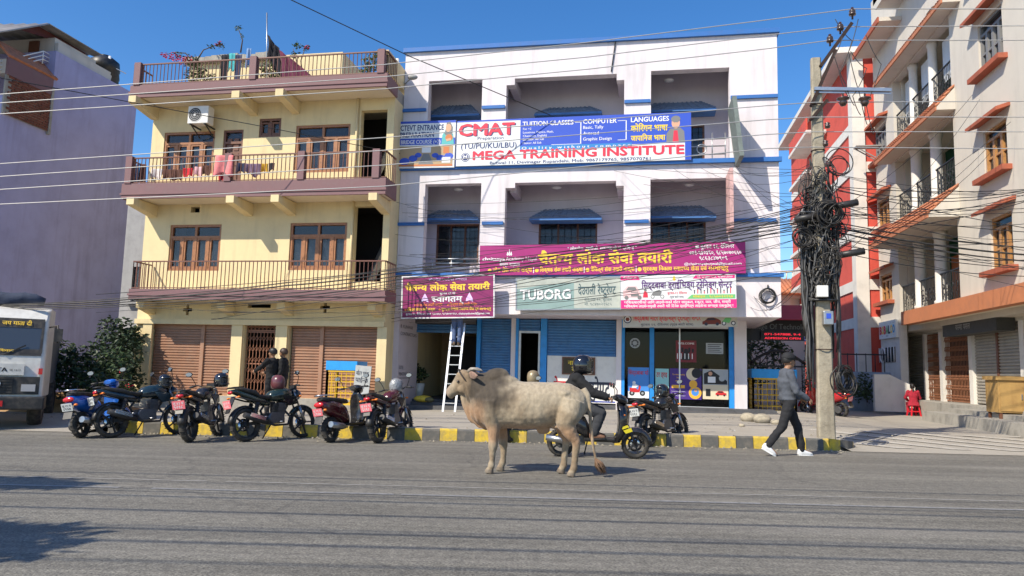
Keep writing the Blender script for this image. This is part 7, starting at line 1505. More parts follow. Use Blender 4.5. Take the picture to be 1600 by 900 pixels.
for v in me.vertices:
    x, y, z = v.co; nz = mnoise.noise(v.co*3.5); n2 = mnoise.noise(v.co*11)
    c = mixc(cream, tan, .35+.5*nz+.2*n2-.5*sm(.9, 1.25, z)*(1 if x < .25 else .3))
    hump = sm(.12, .40, x+.14*nz+.06*n2)*(1-sm(.80, .93, x))*sm(.70, 1.05, z+.14*nz+.05*n2); c = mixc(c, dark, .93*hump); HMAX.append(hump)
    c = mixc(c, tan, .45*sm(.02, .5, -x-.3)*sm(-.05, .3, nz))
    c = mixc(c, peach, .75*(1-sm(.60, .74, z+.05*nz))*sm(.36, .5, z)*(1 if x > -.75 else .4)); c = mixc(c, peach, .6*sm(.5, .66, x)*(1-sm(.8, 1.05, z))*sm(.5, .6, z))
    c = mixc(c, brown, .5*sm(.0, .25, n2+.2)*(1-sm(.10, .5, z))); c = mixc(c, (.12, .10, .08), .7*(1-sm(.05, .075, z)))
    if x > .78: c = mixc(c, mixc(tan, dark, .15+.5*n2), .8*sm(.74, .86, x)*sm(.98, 1.1, z)); c = mixc(c, cream, .5*sm(.97, 1.05, x)*sm(1.0, 1.08, z)); c = mixc(c, (.30, .22, .17), .6*sm(1.08, 1.115, x))
    if abs(y) > .13 and z > 1.25 and x > .6: c = mixc(c, (.45, .27, .2), .55)
    if x < -.925 and z < .45: c = mixc(c, brown, .5)
    cols += [*c, 1]
ca.data.foreach_set('color', cols); 
mb_ = bpy.data.materials.new('hide'); mb_.use_nodes = True; N = mb_.node_tree.nodes; L = mb_.node_tree.links; bs_ = N['Principled BSDF']; bs_.inputs['Roughness'].default_value = .8; bs_.inputs['Sheen Weight'].default_value = .15
at = N.new('ShaderNodeAttribute'); at.attribute_name = 'coat'; tc = N.new('ShaderNodeTexCoord'); mp = N.new('ShaderNodeMapping'); mp.inputs['Scale'].default_value = (9, 9, 5); L.new(tc.outputs['Object'], mp.inputs[0]); no = N.new('ShaderNodeTexNoise'); no.inputs['Scale'].default_value = 3; no.inputs['Detail'].default_value = 8; L.new(mp.outputs[0], no.inputs['Vector'])
rp = N.new('ShaderNodeValToRGB'); rp.color_ramp.elements[0].position = .3; rp.color_ramp.elements[0].color = (.78, .76, .74, 1); rp.color_ramp.elements[1].position = .7; rp.color_ramp.elements[1].color = (1.12, 1.1, 1.08, 1); L.new(no.outputs[0], rp.inputs[0]); mx = N.new('ShaderNodeMix'); mx.data_type = 'RGBA'; mx.blend_type = 'MULTIPLY'; mx.inputs[0].default_value = 1; L.new(at.outputs['Color'], mx.inputs[6]); L.new(rp.outputs[0], mx.inputs[7]); L.new(mx.outputs[2], bs_.inputs['Base Color'])
n3 = N.new('ShaderNodeTexNoise'); n3.inputs['Scale'].default_value = 9; n3.inputs['Detail'].default_value = 9; L.new(tc.outputs['Object'], n3.inputs['Vector']); bu = N.new('ShaderNodeBump'); bu.inputs['Strength'].default_value = .45; bu.inputs['Distance'].default_value = .03; L.new(n3.outputs[0], bu.inputs['Height']); L.new(bu.outputs[0], bs_.inputs['Normal'])
link_mesh('body', me, mb_, bull)
for s in (-1, 1):
    g = MB(); g.ell((.965, s*.101, 1.238), .022, .011, .016, 12); g.build('eye', m_eye, bull)
    g = MB(); g.tube([(.82, s*.07, 1.38), (.78, s*.115, 1.415), (.73, s*.13, 1.42), (.68, s*.13, 1.405), (.65, s*.125, 1.385)], [.032, .028, .022, .015, .005], 12); g.build('horn', mat('horn', (.33, .29, .24), .5, n=.4, ns=20), bull)
    g = MB(); g.ell((1.112, s*.038, 1.065), .012, .012, .010, 8); g.build('nostril', m_eye, bull)
g = MB(); rr = random.Random(2)
for k in range(70):
    a = rr.uniform(0, 6.28); q = Vector((-.962, .06, .25)); d = Vector((math.cos(a)*.03, math.sin(a)*.03, 0)); e = q+Vector((-.10+rr.uniform(-.05, .04), rr.uniform(-.05, .05), -.17+rr.uniform(-.05, .06))); g.tube([q+d*.3, q.lerp(e, .5)+d*1.3, e+d*.5], [.007, .009, .002], 4)
g.build('tail_tuft', mat('tail_hair', (.17, .10, .06), .8, n=.4, ns=12), bull)
g = MB(); pts = [Vector((.945+.03*math.cos(a)*0, .112*math.cos(a), 1.235+.15*math.sin(a)*.95))+Vector((.62, 0, .78))*0 for a in [2*math.pi*k/24 for k in range(25)]]
pts = [Vector((.885, 0, 1.29))+Vector((.62, 0, .78))*.152*math.sin(a)+Vector((0, .118*math.cos(a), 0)) for a in [2*math.pi*k/24 for k in range(25)]]; g.tube(pts, .011, 6, 0, False); g.build('halter_rope', mat('rope_dark', (.05, .04, .035), .9), bull)
# ================================================================ plants
def leafmat(name, rgb, n=.45):
    m = mat(name, rgb, .6, n=n, ns=5); m.node_tree.nodes['Principled BSDF'].inputs['Transmission Weight'].default_value = 0.0; return m
m_leafd = leafmat('leaf_dark', (0.028, 0.05, 0.018)); m_leaf = leafmat('leaf_green', (0.055, 0.095, 0.03)); m_leafy = leafmat('leaf_olive', (0.10, 0.12, 0.03)); m_bark = mat('bark', (0.09, 0.065, 0.045), .9, n=.4, ns=12); m_flow = mat('magenta_flower', C(200, 24, 60), .6, n=.3)
def leaves(blobs, n, size, seed=1, mixm=(0,), flat=.5):
    """leaf-sized faces through the volume of several clumps: (centre, rx, ry, rz)"""
    rr = random.Random(seed); g = MB(); tot = sum(b[1]*b[3] for b in blobs)
    for b in blobs:
        k = max(4, int(n*b[1]*b[3]/tot)); c = Vector(b[0])
        for _ in range(k):
            while True:
                d = Vector((rr.uniform(-1, 1), rr.uniform(-1, 1), rr.uniform(-1, 1)))
                if d.length <= 1 and (d.length > .45 or rr.random() < .4): break
            p = c+Vector((d.x*b[1], d.y*b[2], d.z*b[3])); a = Vector((rr.uniform(-1, 1), rr.uniform(-1, 1), rr.uniform(-.7, .4))).normalized(); w = a.cross(Vector((rr.uniform(-1, 1), rr.uniform(-1, 1), rr.uniform(-.2, 1)))).normalized(); L_ = size*rr.uniform(.6, 1.4); q = a.cross(w)*L_*.12
            g.add([p, p+a*L_*.45+w*L_*.26+q, p+a*L_, p+a*L_*.45-w*L_*.26+q, p+a*L_*.5], [(0, 1, 4), (1, 2, 4), (2, 3, 4), (3, 0, 4)], rr.choice(mixm))
    return g
def plant(name, label, cat, base, blobs, n, size, seed, mats, stems=(), group=None, flowers=None, mixm=None):
    t = thing(name, label, cat, tuple(base), group=group); g = leaves(blobs, n, size, seed, mixm or tuple(range(len(mats)))); g.build('foliage', mats, t)
    if stems:
        g = MB()
        for s in stems: g.tube([Vector(p) for p in s], [.03*(1-.7*i/(len(s)-1)) for i in range(len(s))], 6)
        g.build('stem', m_bark, t)
    if flowers: g = leaves(flowers[0], flowers[1], flowers[2], seed+9); g.build('flower', m_flow, t)
    return t
def clump(px, py, Y, r, k=1.0): p = PY(px, py, Y); return (tuple(p), r, r*.8, r*k)
b0 = PY(125, 618, 17.3); b0.z = sz(b0.x, 17.3)
plant('shrub', 'sprawling dark shrub before the violet wall', 'shrub', b0, [clump(95, 560, 17.4, .55), clump(120, 580, 17.1, .6), clump(150, 565, 17.5, .55), clump(100, 597, 16.9, .5), clump(140, 602, 16.8, .5), clump(170, 590, 17.4, .45), clump(75, 585, 17.4, .45), clump(185, 570, 17.9, .4)], 2600, .14, 3, [m_leafd, m_leaf, m_leafd], [[b0, PY(110, 580, 17.3), PY(95, 553, 17.3)], [b0, PY(140, 580, 17.3), PY(155, 560, 17.3)], [b0, PY(128, 575, 17.2)], [b0, PY(165, 595, 17.3), PY(180, 570, 17.6)]])
b0 = PY(188, 618, 20.5); b0.z = sz(b0.x, 20.5)
plant('tree', 'small dark tree in the gap left of the yellow house', 'tree', b0, [clump(180, 525, 20.5, .6, 1.1), clump(195, 555, 20.2, .6), clump(175, 570, 20.4, .6), clump(200, 590, 20.3, .5), clump(185, 600, 20, .5), clump(203, 530, 20.8, .45)], 2200, .16, 5, [m_leafd], [[b0, PY(186, 570, 20.5), PY(180, 515, 20.5)], [PY(186, 570, 20.5), PY(200, 540, 20.5)]])
b0 = PY(205, 615, 18.6); b0.z = sz(b0.x, 18.6); plant('flower_plant', 'low plant with red blossoms beside the left yellow pillar', 'plant', b0, [clump(186, 605, 18.6, .3), clump(196, 612, 18.4, .22)], 320, .10, 6, [m_leaf, m_leafy], [[b0, PY(190, 600, 18.6)]], flowers=([clump(187, 580, 18.6, .10), clump(200, 603, 18.5, .08)], 26, .09))
# roof plants of the yellow house
b0 = PY(300, 132, 21.8); b0.z = z_rt
plant('bougainvillea', 'bougainvillea with red flowers arching over the roof terrace of the yellow house', 'climbing plant', b0, [clump(303, 112, 21.6, .32, 1.4), clump(315, 122, 21.5, .35), clump(328, 127, 21.5, .3), clump(306, 95, 21.8, .16, 1.3), clump(330, 73, 22.2, .10), clump(345, 70, 22.2, .14), clump(280, 86, 21.5, .13), clump(295, 90, 21.5, .12)], 900, .09, 8, [m_leaf, m_leafy, m_leafd], [[b0, PY(304, 100, 21.7), PY(290, 83, 21.6), PY(270, 82, 21.5), PY(258, 86, 21.4)], [PY(304, 100, 21.7), PY(318, 78, 22), PY(345, 68, 22.2)]], flowers=([clump(258, 85, 21.4, .10), clump(271, 88, 21.4, .15), clump(285, 94, 21.4, .14), clump(295, 92, 21.5, .13), clump(262, 84, 21.4, .05), clump(343, 68, 22.2, .1)], 170, .085))
b0 = PY(478, 128, 21.8); b0.z = z_rt; plant('potted_plant', 'thin flowering plant behind the plum blanket on the roof terrace', 'plant', b0, [clump(465, 72, 21.9, .13), clump(478, 74, 21.9, .1), clump(460, 85, 21.9, .12)], 120, .09, 9, [m_leaf], [[b0, PY(470, 95, 21.8), PY(478, 72, 21.9)], [b0, PY(462, 90, 21.8), PY(458, 76, 21.9)]], flowers=([clump(481, 73, 21.9, .09)], 20, .08))
b0 = PY(585, 122, 21.2); b0.z = z_rt; t = plant('potted_plant', 'potted green plant at the right end of the roof terrace', 'plant', b0, [clump(582, 98, 21.2, .33), clump(594, 88, 21.3, .22), clump(572, 108, 21.2, .22)], 420, .10, 10, [m_leaf, m_leafy], [[b0, PY(584, 100, 21.2), PY(594, 75, 21.3)]]); g = MB(); g.lathe([(.0, .0), (.13, 0), (.18, .3), (.16, .3), (.15, .26), (0, .25)], Matrix.Translation(b0), 16); g.build('pot', m_rtile, t)
b0 = PY(436, 128, 21.9); b0.z = z_rt; plant('potted_plant', 'pale leafed plant behind the roof railing left of the plum blanket', 'plant', b0, [clump(418, 112, 22, .34), clump(432, 100, 22, .3), clump(426, 122, 22, .3)], 380, .12, 12, [m_leafy, m_leaf], [[b0, PY(425, 100, 22)]])
b0 = PY(376, 82, 23.5); b0.z = PY(376, 78, 23.5).z-.1; plant('weed', 'spindly weed sprouting above the roof room', 'plant', b0, [clump(372, 44, 23.5, .12), clump(379, 57, 23.5, .07)], 50, .09, 13, [m_leaf], [[b0, PY(379, 62, 23.5), PY(371, 42, 23.5)]])
# shop plant
p0 = PY(654, 612, 24.6); t = plant('potted_plant', 'dark plant in a white pot inside the open shop', 'plant', (p0.x, 24.6, pz), [((p0.x, 24.6, pz+.75), .28, .25, .25), ((p0.x-.12, 24.5, pz+.95), .2, .2, .2)], 300, .13, 14, [m_leafd, m_leaf], [[(p0.x, 24.6, pz+.3), (p0.x, 24.6, pz+.9)]]); g = MB(); g.lathe([(0, 0), (.14, 0), (.21, .45), (.19, .45), (.17, .38), (0, .37)], Matrix.Translation((p0.x, 24.6, pz)), 18); g.build('pot', m_plast, t)
# garden behind the gate and shrub in the alley
b0 = Vector((4.6, 32, .4)); plant('tree', 'garden tree seen through the arched college gate', 'tree', b0, [((4.0, 32, 2.6), .7, .6, .5), ((4.9, 32, 2.9), .8, .6, .5), ((5.6, 32.5, 2.3), .6, .6, .6), ((4.4, 31.5, 1.6), .7, .5, .6)], 1300, .16, 15, [m_leafd, m_leaf], [[b0, (4.6, 32, 1.8), (4.2, 32, 2.8)], [(4.6, 32, 1.8), (5.3, 32, 2.7)]])
b0 = Vector((6.9, 31.5, .5)); plant('tree', 'slim conifer right of the arched college gate', 'tree', b0, [((6.55, 31.5, 1.0+.35*k), .33-.045*k, .33-.045*k, .3) for k in range(6)], 700, .10, 16, [m_leafd, m_leaf], [[b0, (6.55, 31.5, 2.9)]])
b0 = PY(1355, 622, 30.4); b0.z = .55; plant('shrub', 'small dark shrub at the foot of the blue grey alley wall', 'shrub', b0, [clump(1352, 603, 30.5, .5), clump(1362, 612, 30.3, .4), clump(1342, 613, 30.3, .35)], 500, .13, 17, [m_leafd, m_leaf], [[b0, PY(1352, 598, 30.5)]])
# unseen tree added off-frame to shade the road at the lower left
b0 = Vector((-8.9, .1, 0)); plant('tree', 'unseen dense tree added beyond the left edge to shade the road', 'tree', b0, [((-8.7, .9, 4.2), 1.1, 1.1, .8), ((-7.9, 1.5, 4.0), .8, .7, .6), ((-9.6, .7, 4.0), 1.1, 1.1, .8), ((-8.2, .2, 3.6), 1.0, 1.0, .6), ((-8.3, -.4, 4.0), 1.0, 1.0, .7), ((-10.6, 2.9, 5.4), .75, .16, .3)], 5200, .24, 18, [m_leaf, m_leafd], [[b0, (-8.8, .4, 2), (-8.7, .9, 4)], [(-8.8, .4, 2.2), (-10.5, 2.8, 5.3)]])
# ================================================================ street furniture
m_yg = mat('guard_yellow', (0.72, 0.44, 0.02), .6, n=.3, ns=8, dirt=(.25, .18, .08)); m_gb = mat('guard_blue', C(40, 150, 220), .5, n=.15)
def guard(label, px0, px1, py0, py1, Y, depth=.75):
    a, b = PY(px0, py1, Y), PY(px1, py1, Y); zt = PY((px0+px1)/2, py0, Y).z; zb = sz(a.x, Y) if sz(a.x, Y) > a.z-.4 else a.z; zb = a.z; w = b.x-a.x; t = thing('tree_guard', label, 'tree guard', ((a.x+b.x)/2, Y+depth/2, zb), group=None); hh = zt-zb; bz = zt-.28*hh*.75
    def side(P, L_):
        f = MB(); q = MB()
        for u in (0, L_): q.bar(P(u, zb), P(u, zt), .07, .05)
        for z in (zb+.03, bz-.02): q.bar(P(0, z), P(L_, z), .05, .06)
        n = max(4, int(L_/.13))
        for i in range(1, n): f.bar(P(L_*i/n, zb), P(L_*i/n, bz), .014, .014)
        k = int((bz-zb)/.16)
        for i in range(1, k): f.bar(P(0, zb+(bz-zb)*i/k), P(L_, zb+(bz-zb)*i/k), .012, .02)
        return f, q
    F = MB(); Q = MB(); B_ = MB(); cs = [(a.x, Y), (b.x, Y), (b.x, Y+depth), (a.x, Y+depth)]
    for i in range(4):
        p, r_ = Vector((*cs[i], 0)), Vector((*cs[(i+1) % 4], 0)); L_ = (r_-p).length; d = (r_-p)/L_; o = Vector((d.y, -d.x, 0))
        f, q = side(lambda u, z: p+d*u+Vector((0, 0, z)), L_); F.merge(f); Q.merge(q); M = frame_mat(p+o*.03+Vector((0, 0, bz)), d, (0, 0, 1)); B_.prism([(-.03, 0), (L_+.03, 0), (L_+.03, zt-bz), (-.03, zt-bz)], M, .012 if i else .0125)
    Q.build('frame', m_yg, t); F.build('mesh_panel', m_yg, t); B_.build('band', m_gb, t); return t
guard('yellow tree guard with a blue band before the right brown shutter', 509, 554, 564, 632, 19.9, .7)
guard('wider yellow tree guard with a blue band left of the walking man', 1177, 1244, 577, 643, 24.2, .9)
T, M, w, h = board('notice_board', 'leaning pale notice board beside the yellow tree guard', (556, 570), (580, 573), (551, 615), (576, 617), 19.75, mat('notice_grey', C(175, 178, 176), .6, n=.25, ns=5), t=.03)
g = MB(); text(g, 'मोटर भाडा', M, .08*w, .66*h, w=.8*w, h=.13*h, bold=.02); text(g, 'पाईन्छ', M, .08*w, .42*h, w=.8*w, h=.14*h, bold=.02); text(g, 'सम्पर्क', M, .08*w, .2*h, w=.6*w, h=.1*h, bold=.02); g.build('lettering', m_ink, T); g = MB(); bb = M @ Vector((0, 0, -.04))
for u in (.1, .9): q = M @ Vector((u*w, 0, -.05)); g.bar(q, Vector((q.x, q.y+.1, sz(q.x, q.y))), .03, .03)
g.build('leg', m_wood2, T)
m_stone = mat('rounded_stone', (0.40, 0.35, 0.26), .9, n=.35, ns=5, bump=.4, bs=9)
for i, (px, py, r) in enumerate(((1169, 655, .18), (1191, 657, .19), (1212, 659, .11), (1159, 661, .06))):
    p = PZ(px, py+2, sz(3.3, 20.5)); p.z = sz(p.x, p.y); g = MB(); g.ell((p.x, p.y, p.z+r*.5), r*1.15, r*.9, r*.72, 14)
    for k in range(len(g.v)): g.v[k] = g.v[k]+(g.v[k]-Vector((p.x, p.y, p.z+r*.5)))*.10*mnoise.noise(g.v[k]*4)
    tag(g.build('stone', m_stone, loc=p), ('tallest pale boulder at the plinth corner, leftmost but one of the stones', 'flat pale boulder in the middle of the stones', 'smaller boulder behind the walking man', 'smallest pebble like stone left of the boulders')[i], 'stone', 'stones at the plinth corner')
# pale sack with yellow print on the shop step
p = PY(661, 626, 22.85); g = MB(); Mz = Matrix.Rotation(.25, 4, 'Z')
g.ell((p.x, 22.85, .46), .30, .17, .11, 14, 0, Mz); g.ell((p.x+.22, 22.8, .44), .16, .12, .08, 12, 1, Mz); o = g.build('sack', [mat('yellow_sack', (.62, .48, .05), .7, n=.4, ns=9), mat('olive_sack', (.12, .12, .06), .8, n=.3)], loc=(p.x, 22.85, .36)); tag(o, 'yellow and olive sack lying on the open shop step', 'sack')
# wooden cabinet on the right steps
m_ply = mat('varnished_plywood', (0.42, 0.26, 0.09), .5, n=.35, ns=4, streak=.4, dirt=(.2, .1, .04)); cp = PZ(1560, 652, .5); cp.z = .5; cp.x = 8.9; cp.y = 20.9
cb_ = thing('cabinet', 'yellow brown wooden cabinet standing on the right-hand steps', 'cabinet', tuple(cp), 0); zc1 = PY(1575, 588, cp.y).z
g = MB(); g.box(cp.x, cp.x+1.9, cp.y, cp.y+.7, .66, zc1-.1); g.build('body', m_ply, cb_); g = MB(); g.box(cp.x-.05, cp.x+1.95, cp.y-.05, cp.y+.75, zc1-.098, zc1); g.build('top', m_ply, cb_)
for k in range(3):
    g = MB(); g.box(cp.x+.04+.62*k, cp.x+.62+.62*k, cp.y-.025, cp.y-.003, .70, zc1-.16); d_ = g.build('door', m_ply, cb_); g = MB(); g.box(cp.x+.52+.62*k-.4*(k % 2), cp.x+.545+.62*k-.4*(k % 2), cp.y-.05, cp.y-.027, 1.0, 1.14); g.build('handle', m_chr, d_)
for x in (cp.x+.03, cp.x+1.82):
    for y in (cp.y+.02, cp.y+.62): g = MB(); g.box(x, x+.06, y, y+.06, .5, .659); g.build('leg', m_wood2, cb_)
# ================================================================ electricity pole, cable tangle, wires
pb = PZ(1291, 683, .23); pb.z = sz(pb.x, pb.y); PYY = pb.y
pole = thing('electricity_pole', 'weathered concrete electricity pole strung with cables', 'electricity pole', tuple(pb))
ptop = PY(1274, 92, PYY); m_pole = mat('pole_concrete', (0.34, 0.30, 0.225), .9, n=.55, ns=5, bump=.5, bs=30, streak=.7, dirt=(.13, .11, .08))
g = MB(); rings = []
for k in range(13):
    u = k/12; c = Vector((pb.x, PYY, pb.z-.05)).lerp(Vector((ptop.x, PYY, ptop.z)), u); w, d = .165*(1-u)+.10*u, .125*(1-u)+.08*u; ch = .03; rings.append([c+Vector(q) for q in ((-w+ch, -d, 0), (w-ch, -d, 0), (w, -d+ch, 0), (w, d-ch, 0), (w-ch, d, 0), (-w+ch, d, 0), (-w, d-ch, 0), (-w, -d+ch, 0))])
g.loft(rings, 0, True, False); g.build('shaft', m_pole, pole)
pc = lambda z: Vector((pb.x, PYY, pb.z)).lerp(Vector((ptop.x, PYY, ptop.z)), (z-pb.z)/(ptop.z-pb.z))
pp = lambda px, py, dy=0: PY(px, py, PYY+dy)
m_rust = mat('rusty_steel', (0.05, 0.03, 0.024), .7, .5, n=.4, ns=10); m_ins = mat('brown_insulator', (0.05, 0.028, 0.02), .25, coat=.5)
for A, B_, w in (((1282, 104), (1331, 36), .07), ((1267, 166), (1306, 78), .065), ((1266, 188), (1293, 156), .06)): g = MB(); g.bar(pp(*A, -.12), pp(*B_, -.12), w, w); g.build('bracket', m_rust, pole)
g = MB(); g.bar(pp(1272, 139, -.13), pp(1392, 141, -.13), .08, .07); g.bar(pp(1272, 144, -.13), pp(1392, 146, -.13), .02, .03); g.build('cross_arm', m_steel, pole)
for px, py in ((1332, 22), (1313, 45), (1297, 64)): q = pp(px, py+8, -.12); g = MB(); g.lathe([(.02, 0), (.02, .08), (.07, .09), (.075, .12), (.05, .14), (.07, .16), (.06, .2), (.035, .22), (.03, .26), (0, .27)], Matrix.Translation(q), 14); g.build('insulator', m_ins, pole)
for px in (1317, 1351): q = pp(px, 146, -.13); g = MB(); g.lathe([(.02, 0), (.02, -.06), (.12, -.1), (.13, -.13), (.06, -.16), (.09, -.2), (.05, -.27), (0, -.28)], Matrix.Translation(q), 16); g.build('hanging_insulator', m_ins, pole)
for px, py in ((1290, 228), (1293, 200), (1296, 260)): q = pp(px, py, -.2); g = MB(); g.lathe([(.0, 0), (.05, .0), (.06, .05), (.035, .07), (.06, .1), (.0, .13)], Matrix.Translation(q), 12); g.build('insulator', m_ins, pole)
for nm, x0, x1, y0, y1, m in (('junction_box', 1277, 1294, 446, 464, m_plast), ('meter_box', 1287, 1302, 486, 507, m_steel)):
    a, b = pp(x0, y1, -.3), pp(x1, y0, -.3); g = MB(); g.box(a.x, b.x, PYY-.32, PYY-.13, a.z, b.z); o = g.build(nm, m, pole, bevel=.012)
    if nm == 'meter_box': g = MB(); g.box(a.x+.05, b.x-.05, PYY-.33, PYY-.321, a.z+.12, b.z-.05); g.build('meter_face', m_bblue, o)
g = MB()
for z in (2.0, 4.6, 6.2, 7.2): c = pc(z); g.torus(Matrix.Translation(c), .185-.012*z*.7, .012, 18, 6)
g.build('steel_strap', m_rust, pole)
# tangle of service cables: uncountable
m_cab_ = mat('black_cable', (0.014, 0.014, 0.015), .5, dust=.3); m_cabg = mat('grey_cable', (0.10, 0.10, 0.10), .6); rr = random.Random(11); g = MB()
zl = lambda py: PY(1290, py, PYY).z
def prof_w(z):                               # half spread of the mass at height z
    for (z0, w0), (z1, w1) in zip(PW[:-1], PW[1:]):
        if z0 <= z <= z1: return w0+(w1-w0)*(z-z0)/(z1-z0)
    return .2
PW = [(0, .2), (zl(620), .22), (zl(560), .26), (zl(480), .33), (zl(400), .38), (zl(345), .44), (zl(290), .33), (zl(230), .26), (zl(180), .2), (20, .1)]
for k in range(200):
    z0 = rr.choice([rr.uniform(zl(420), zl(250)), rr.uniform(zl(420), zl(290)), rr.uniform(zl(560), zl(250))]); n = rr.randint(6, 12); L_ = rr.uniform(.5, 2.6); a = rr.uniform(0, 6.28); pts = []; da = rr.uniform(-1.1, 1.1); rad = rr.uniform(.35, 1.0)
    for i in range(n):
        z = z0-L_*i/n+.12*math.sin(i*1.9+k); z = max(z, zl(470)); c = pc(z); w = max(.2, prof_w(z)*rad); a += da*rr.uniform(.2, 1); pts.append(c+Vector((math.cos(a)*w, math.sin(a)*w*.75, 0)))
    g.tube(pts, rr.choice((.008, .011, .014, .02)), 5, rr.choice((0, 0, 0, 1)))
for k in range(40):                          # loops and drooping ends
    z = rr.uniform(zl(430), zl(260)); c = pc(z); a = rr.uniform(0, 6.28); R_ = rr.uniform(.08, .24); M = Matrix.Translation(c+Vector((math.cos(a)*prof_w(z)*.8, -.2+.2*math.sin(a), 0))) @ Matrix.Rotation(rr.uniform(.9, 2.2), 4, 'X') @ Matrix.Rotation(rr.uniform(-.8, .8), 4, 'Y'); g.torus(M, R_, rr.choice((.008, .012)), 20, 5, 0, 1)
for k in range(44):                          # long bundles hanging down both sides
    s = rr.choice((-1, -1, 1)); z0 = rr.uniform(zl(400), zl(330)); z1 = rr.uniform(zl(620), zl(480)); x = s*rr.uniform(.20, .40); y = rr.uniform(-.15, .25); pts = [pc(z0+(z1-z0)*i/7)+Vector((x*(1-.12*i/7)+rr.uniform(-.03, .03), y+rr.uniform(-.02, .02), 0)) for i in range(8)]; g.tube(pts, rr.choice((.01, .014, .022)), 5, rr.choice((0, 0, 1)))
o = g.build('cable_tangle', [m_cab_, m_cabg], loc=pc(zl(345))); tag(o, 'dense tangle of black cables round the concrete pole', 'cable tangle', kind='stuff')
def coil(label, px, py, Rr, n, m, tilt=.2, Y=None):
    c = PY(px, py, Y or PYY-.3); g = MB()
    for k in range(n): g.torus(Matrix.Translation(c+Vector((rr.uniform(-.05, .05), rr.uniform(-.08, .08), rr.uniform(-.06, .06)))) @ Matrix.Rotation(math.pi/2+rr.uniform(-.4, .4), 4, 'X') @ Matrix.Rotation(tilt*rr.uniform(.5, 1.5), 4, 'Y'), Rr*rr.uniform(.7, 1.1), .012, 24, 5)
    tag(g.build('cable_coil', m, loc=c), label, 'cable coil')
coil('thick black cable coil high on the concrete pole', 1296, 332, .24, 16, m_cab_); coil('cable coil hung low on the right of the concrete pole', 1318, 596, .27, 18, m_cab_, .7); coil('loose cable loop at the left of the concrete pole', 1254, 372, .19, 8, m_cab_); coil('open wide cable loop high right of the pole', 1312, 258, .26, 3, m_cab_)
for i, (px, py) in enumerate(((1330, 396), (1320, 320), (1262, 340))):
    c = PY(px, py, PYY-.25); g = MB(); g.tube([c+Vector((-.25, 0, -.04)), c+Vector((.25, 0, .05))], .07, 10); tag(g.build('splice_closure', m_blkp, loc=c), ('black cable splice case right of the pole below the big coil', 'black cable splice case right of the big coil', 'black cable splice case left of the big coil')[i], 'cable joint')
# overhead lines, hung in the plane of the pole along the road or towards the houses
def PR(px, py, off=0.0):
    d = ray(px, py); n = ey; o = Vector((pb.x, PYY+off, 0)); e = Vector((0, 0, EYE)); t = (o-e).dot(n)/d.dot(n); return e+d*t
m_al = mat('bare_aluminium_wire', (0.46, 0.45, 0.43), .5, .4); m_w = mat('dark_wire', (0.02, .02, .021), .5)
def wire(label, pts, r=.011, m=None, group=None, sag=0.0, name='overhead_wire'):
    P = [Vector(p) for p in pts]; Q = []
    for i in range(len(P)-1):
        for k in range(10): u = k/10; q = P[i].lerp(P[i+1], u); q.z -= sag*4*u*(1-u); Q.append(q)
    Q.append(P[-1]); g = MB(); g.tube(Q, r, 5); o = g.build(name, m or m_w, loc=P[0]); tag(o, label, 'overhead wire', group); return o
for lab, pts in (('bare wire on the topmost insulator, highest of the lines', ((-60, 152), (600, 101), (920, 66), (1200, 31), (1332, 14), (1660, 14))), ('bare wire on the middle bracket insulator, second highest line', ((-60, 165), (600, 120), (920, 89), (1200, 55), (1313, 42), (1660, 40))), ('bare wire on the lowest bracket insulator, third highest line', ((-60, 182), (600, 139), (920, 108), (1200, 76), (1297, 63), (1660, 63))),
        ('upper of the four pale lines crossing the violet wall', ((-60, 260), (600, 215), (1200, 165), (1272, 160), (1660, 158))), ('second of the four pale lines crossing the violet wall', ((-60, 280), (600, 235), (1200, 187), (1272, 183), (1660, 183))), ('third of the four pale lines crossing the violet wall', ((-60, 300), (600, 258), (1200, 210), (1272, 206), (1660, 206))), ('lowest of the four pale lines crossing the violet wall', ((-60, 322), (600, 291), (1200, 232), (1272, 230), (1660, 233)))):
    wire(lab, [PR(*p, -.15) for p in pts], .0105, m_al)
wire('dark cable sloping from the top edge down to the long blue banner', [PY(430, -12, 17), PY(640, 88, 19.5), PY(860, 180, 21.7)], .014)
wire('dark cable sloping down from the violet house to the yellow balcony', [PY(-20, 118, 15), PY(206, 160, 17.5), PY(402, 196, 19.2), PY(625, 240, 21.8)], .012)
BG = 'thick black cable bundle across the house fronts'
for k, (dy, r) in enumerate(((0, .015), (6, .012), (12, .011), (-5, .008), (17, .008))): wire('thick black cable running low from the truck past the yellow house to the pole', [PR(-40, 478+dy*.3), PR(200, 468+dy*.6), PR(450, 446+dy), PR(620, 425+dy), PR(900, 395+dy), PR(1262, 345+dy)], r, m_cab_, BG, .03)
LG = 'thin service cables left of the pole'; rr = random.Random(21)
for k in range(24):
    y1 = rr.uniform(300, 430); x0 = rr.choice((606, 612, 640, 622, 150, 330)); y0 = rr.uniform(395, 505) if x0 > 500 else rr.uniform(455, 500); Y0 = rr.uniform(21.2, 21.75) if x0 > 500 else 15.5
    wire('thin dark service cable running left from the pole across the white building', [PY(x0, y0, Y0), PR(1268, y1)], rr.choice((.005, .006, .008)), None, LG, rr.uniform(.1, .55))
for k in range(10):
    x0, y0 = rr.choice(((1141, 264), (1100, 258), (1005, 290), (960, 262), (1150, 255), (1060, 262))); wire('thin dark drop cable from the pole to the upper white wall', [PY(x0+rr.uniform(-8, 8), y0+rr.uniform(-6, 6), 21.8), PR(1266, rr.uniform(255, 360))], .005, None, 'thin drop cables to the white wall', rr.uniform(.05, .4))
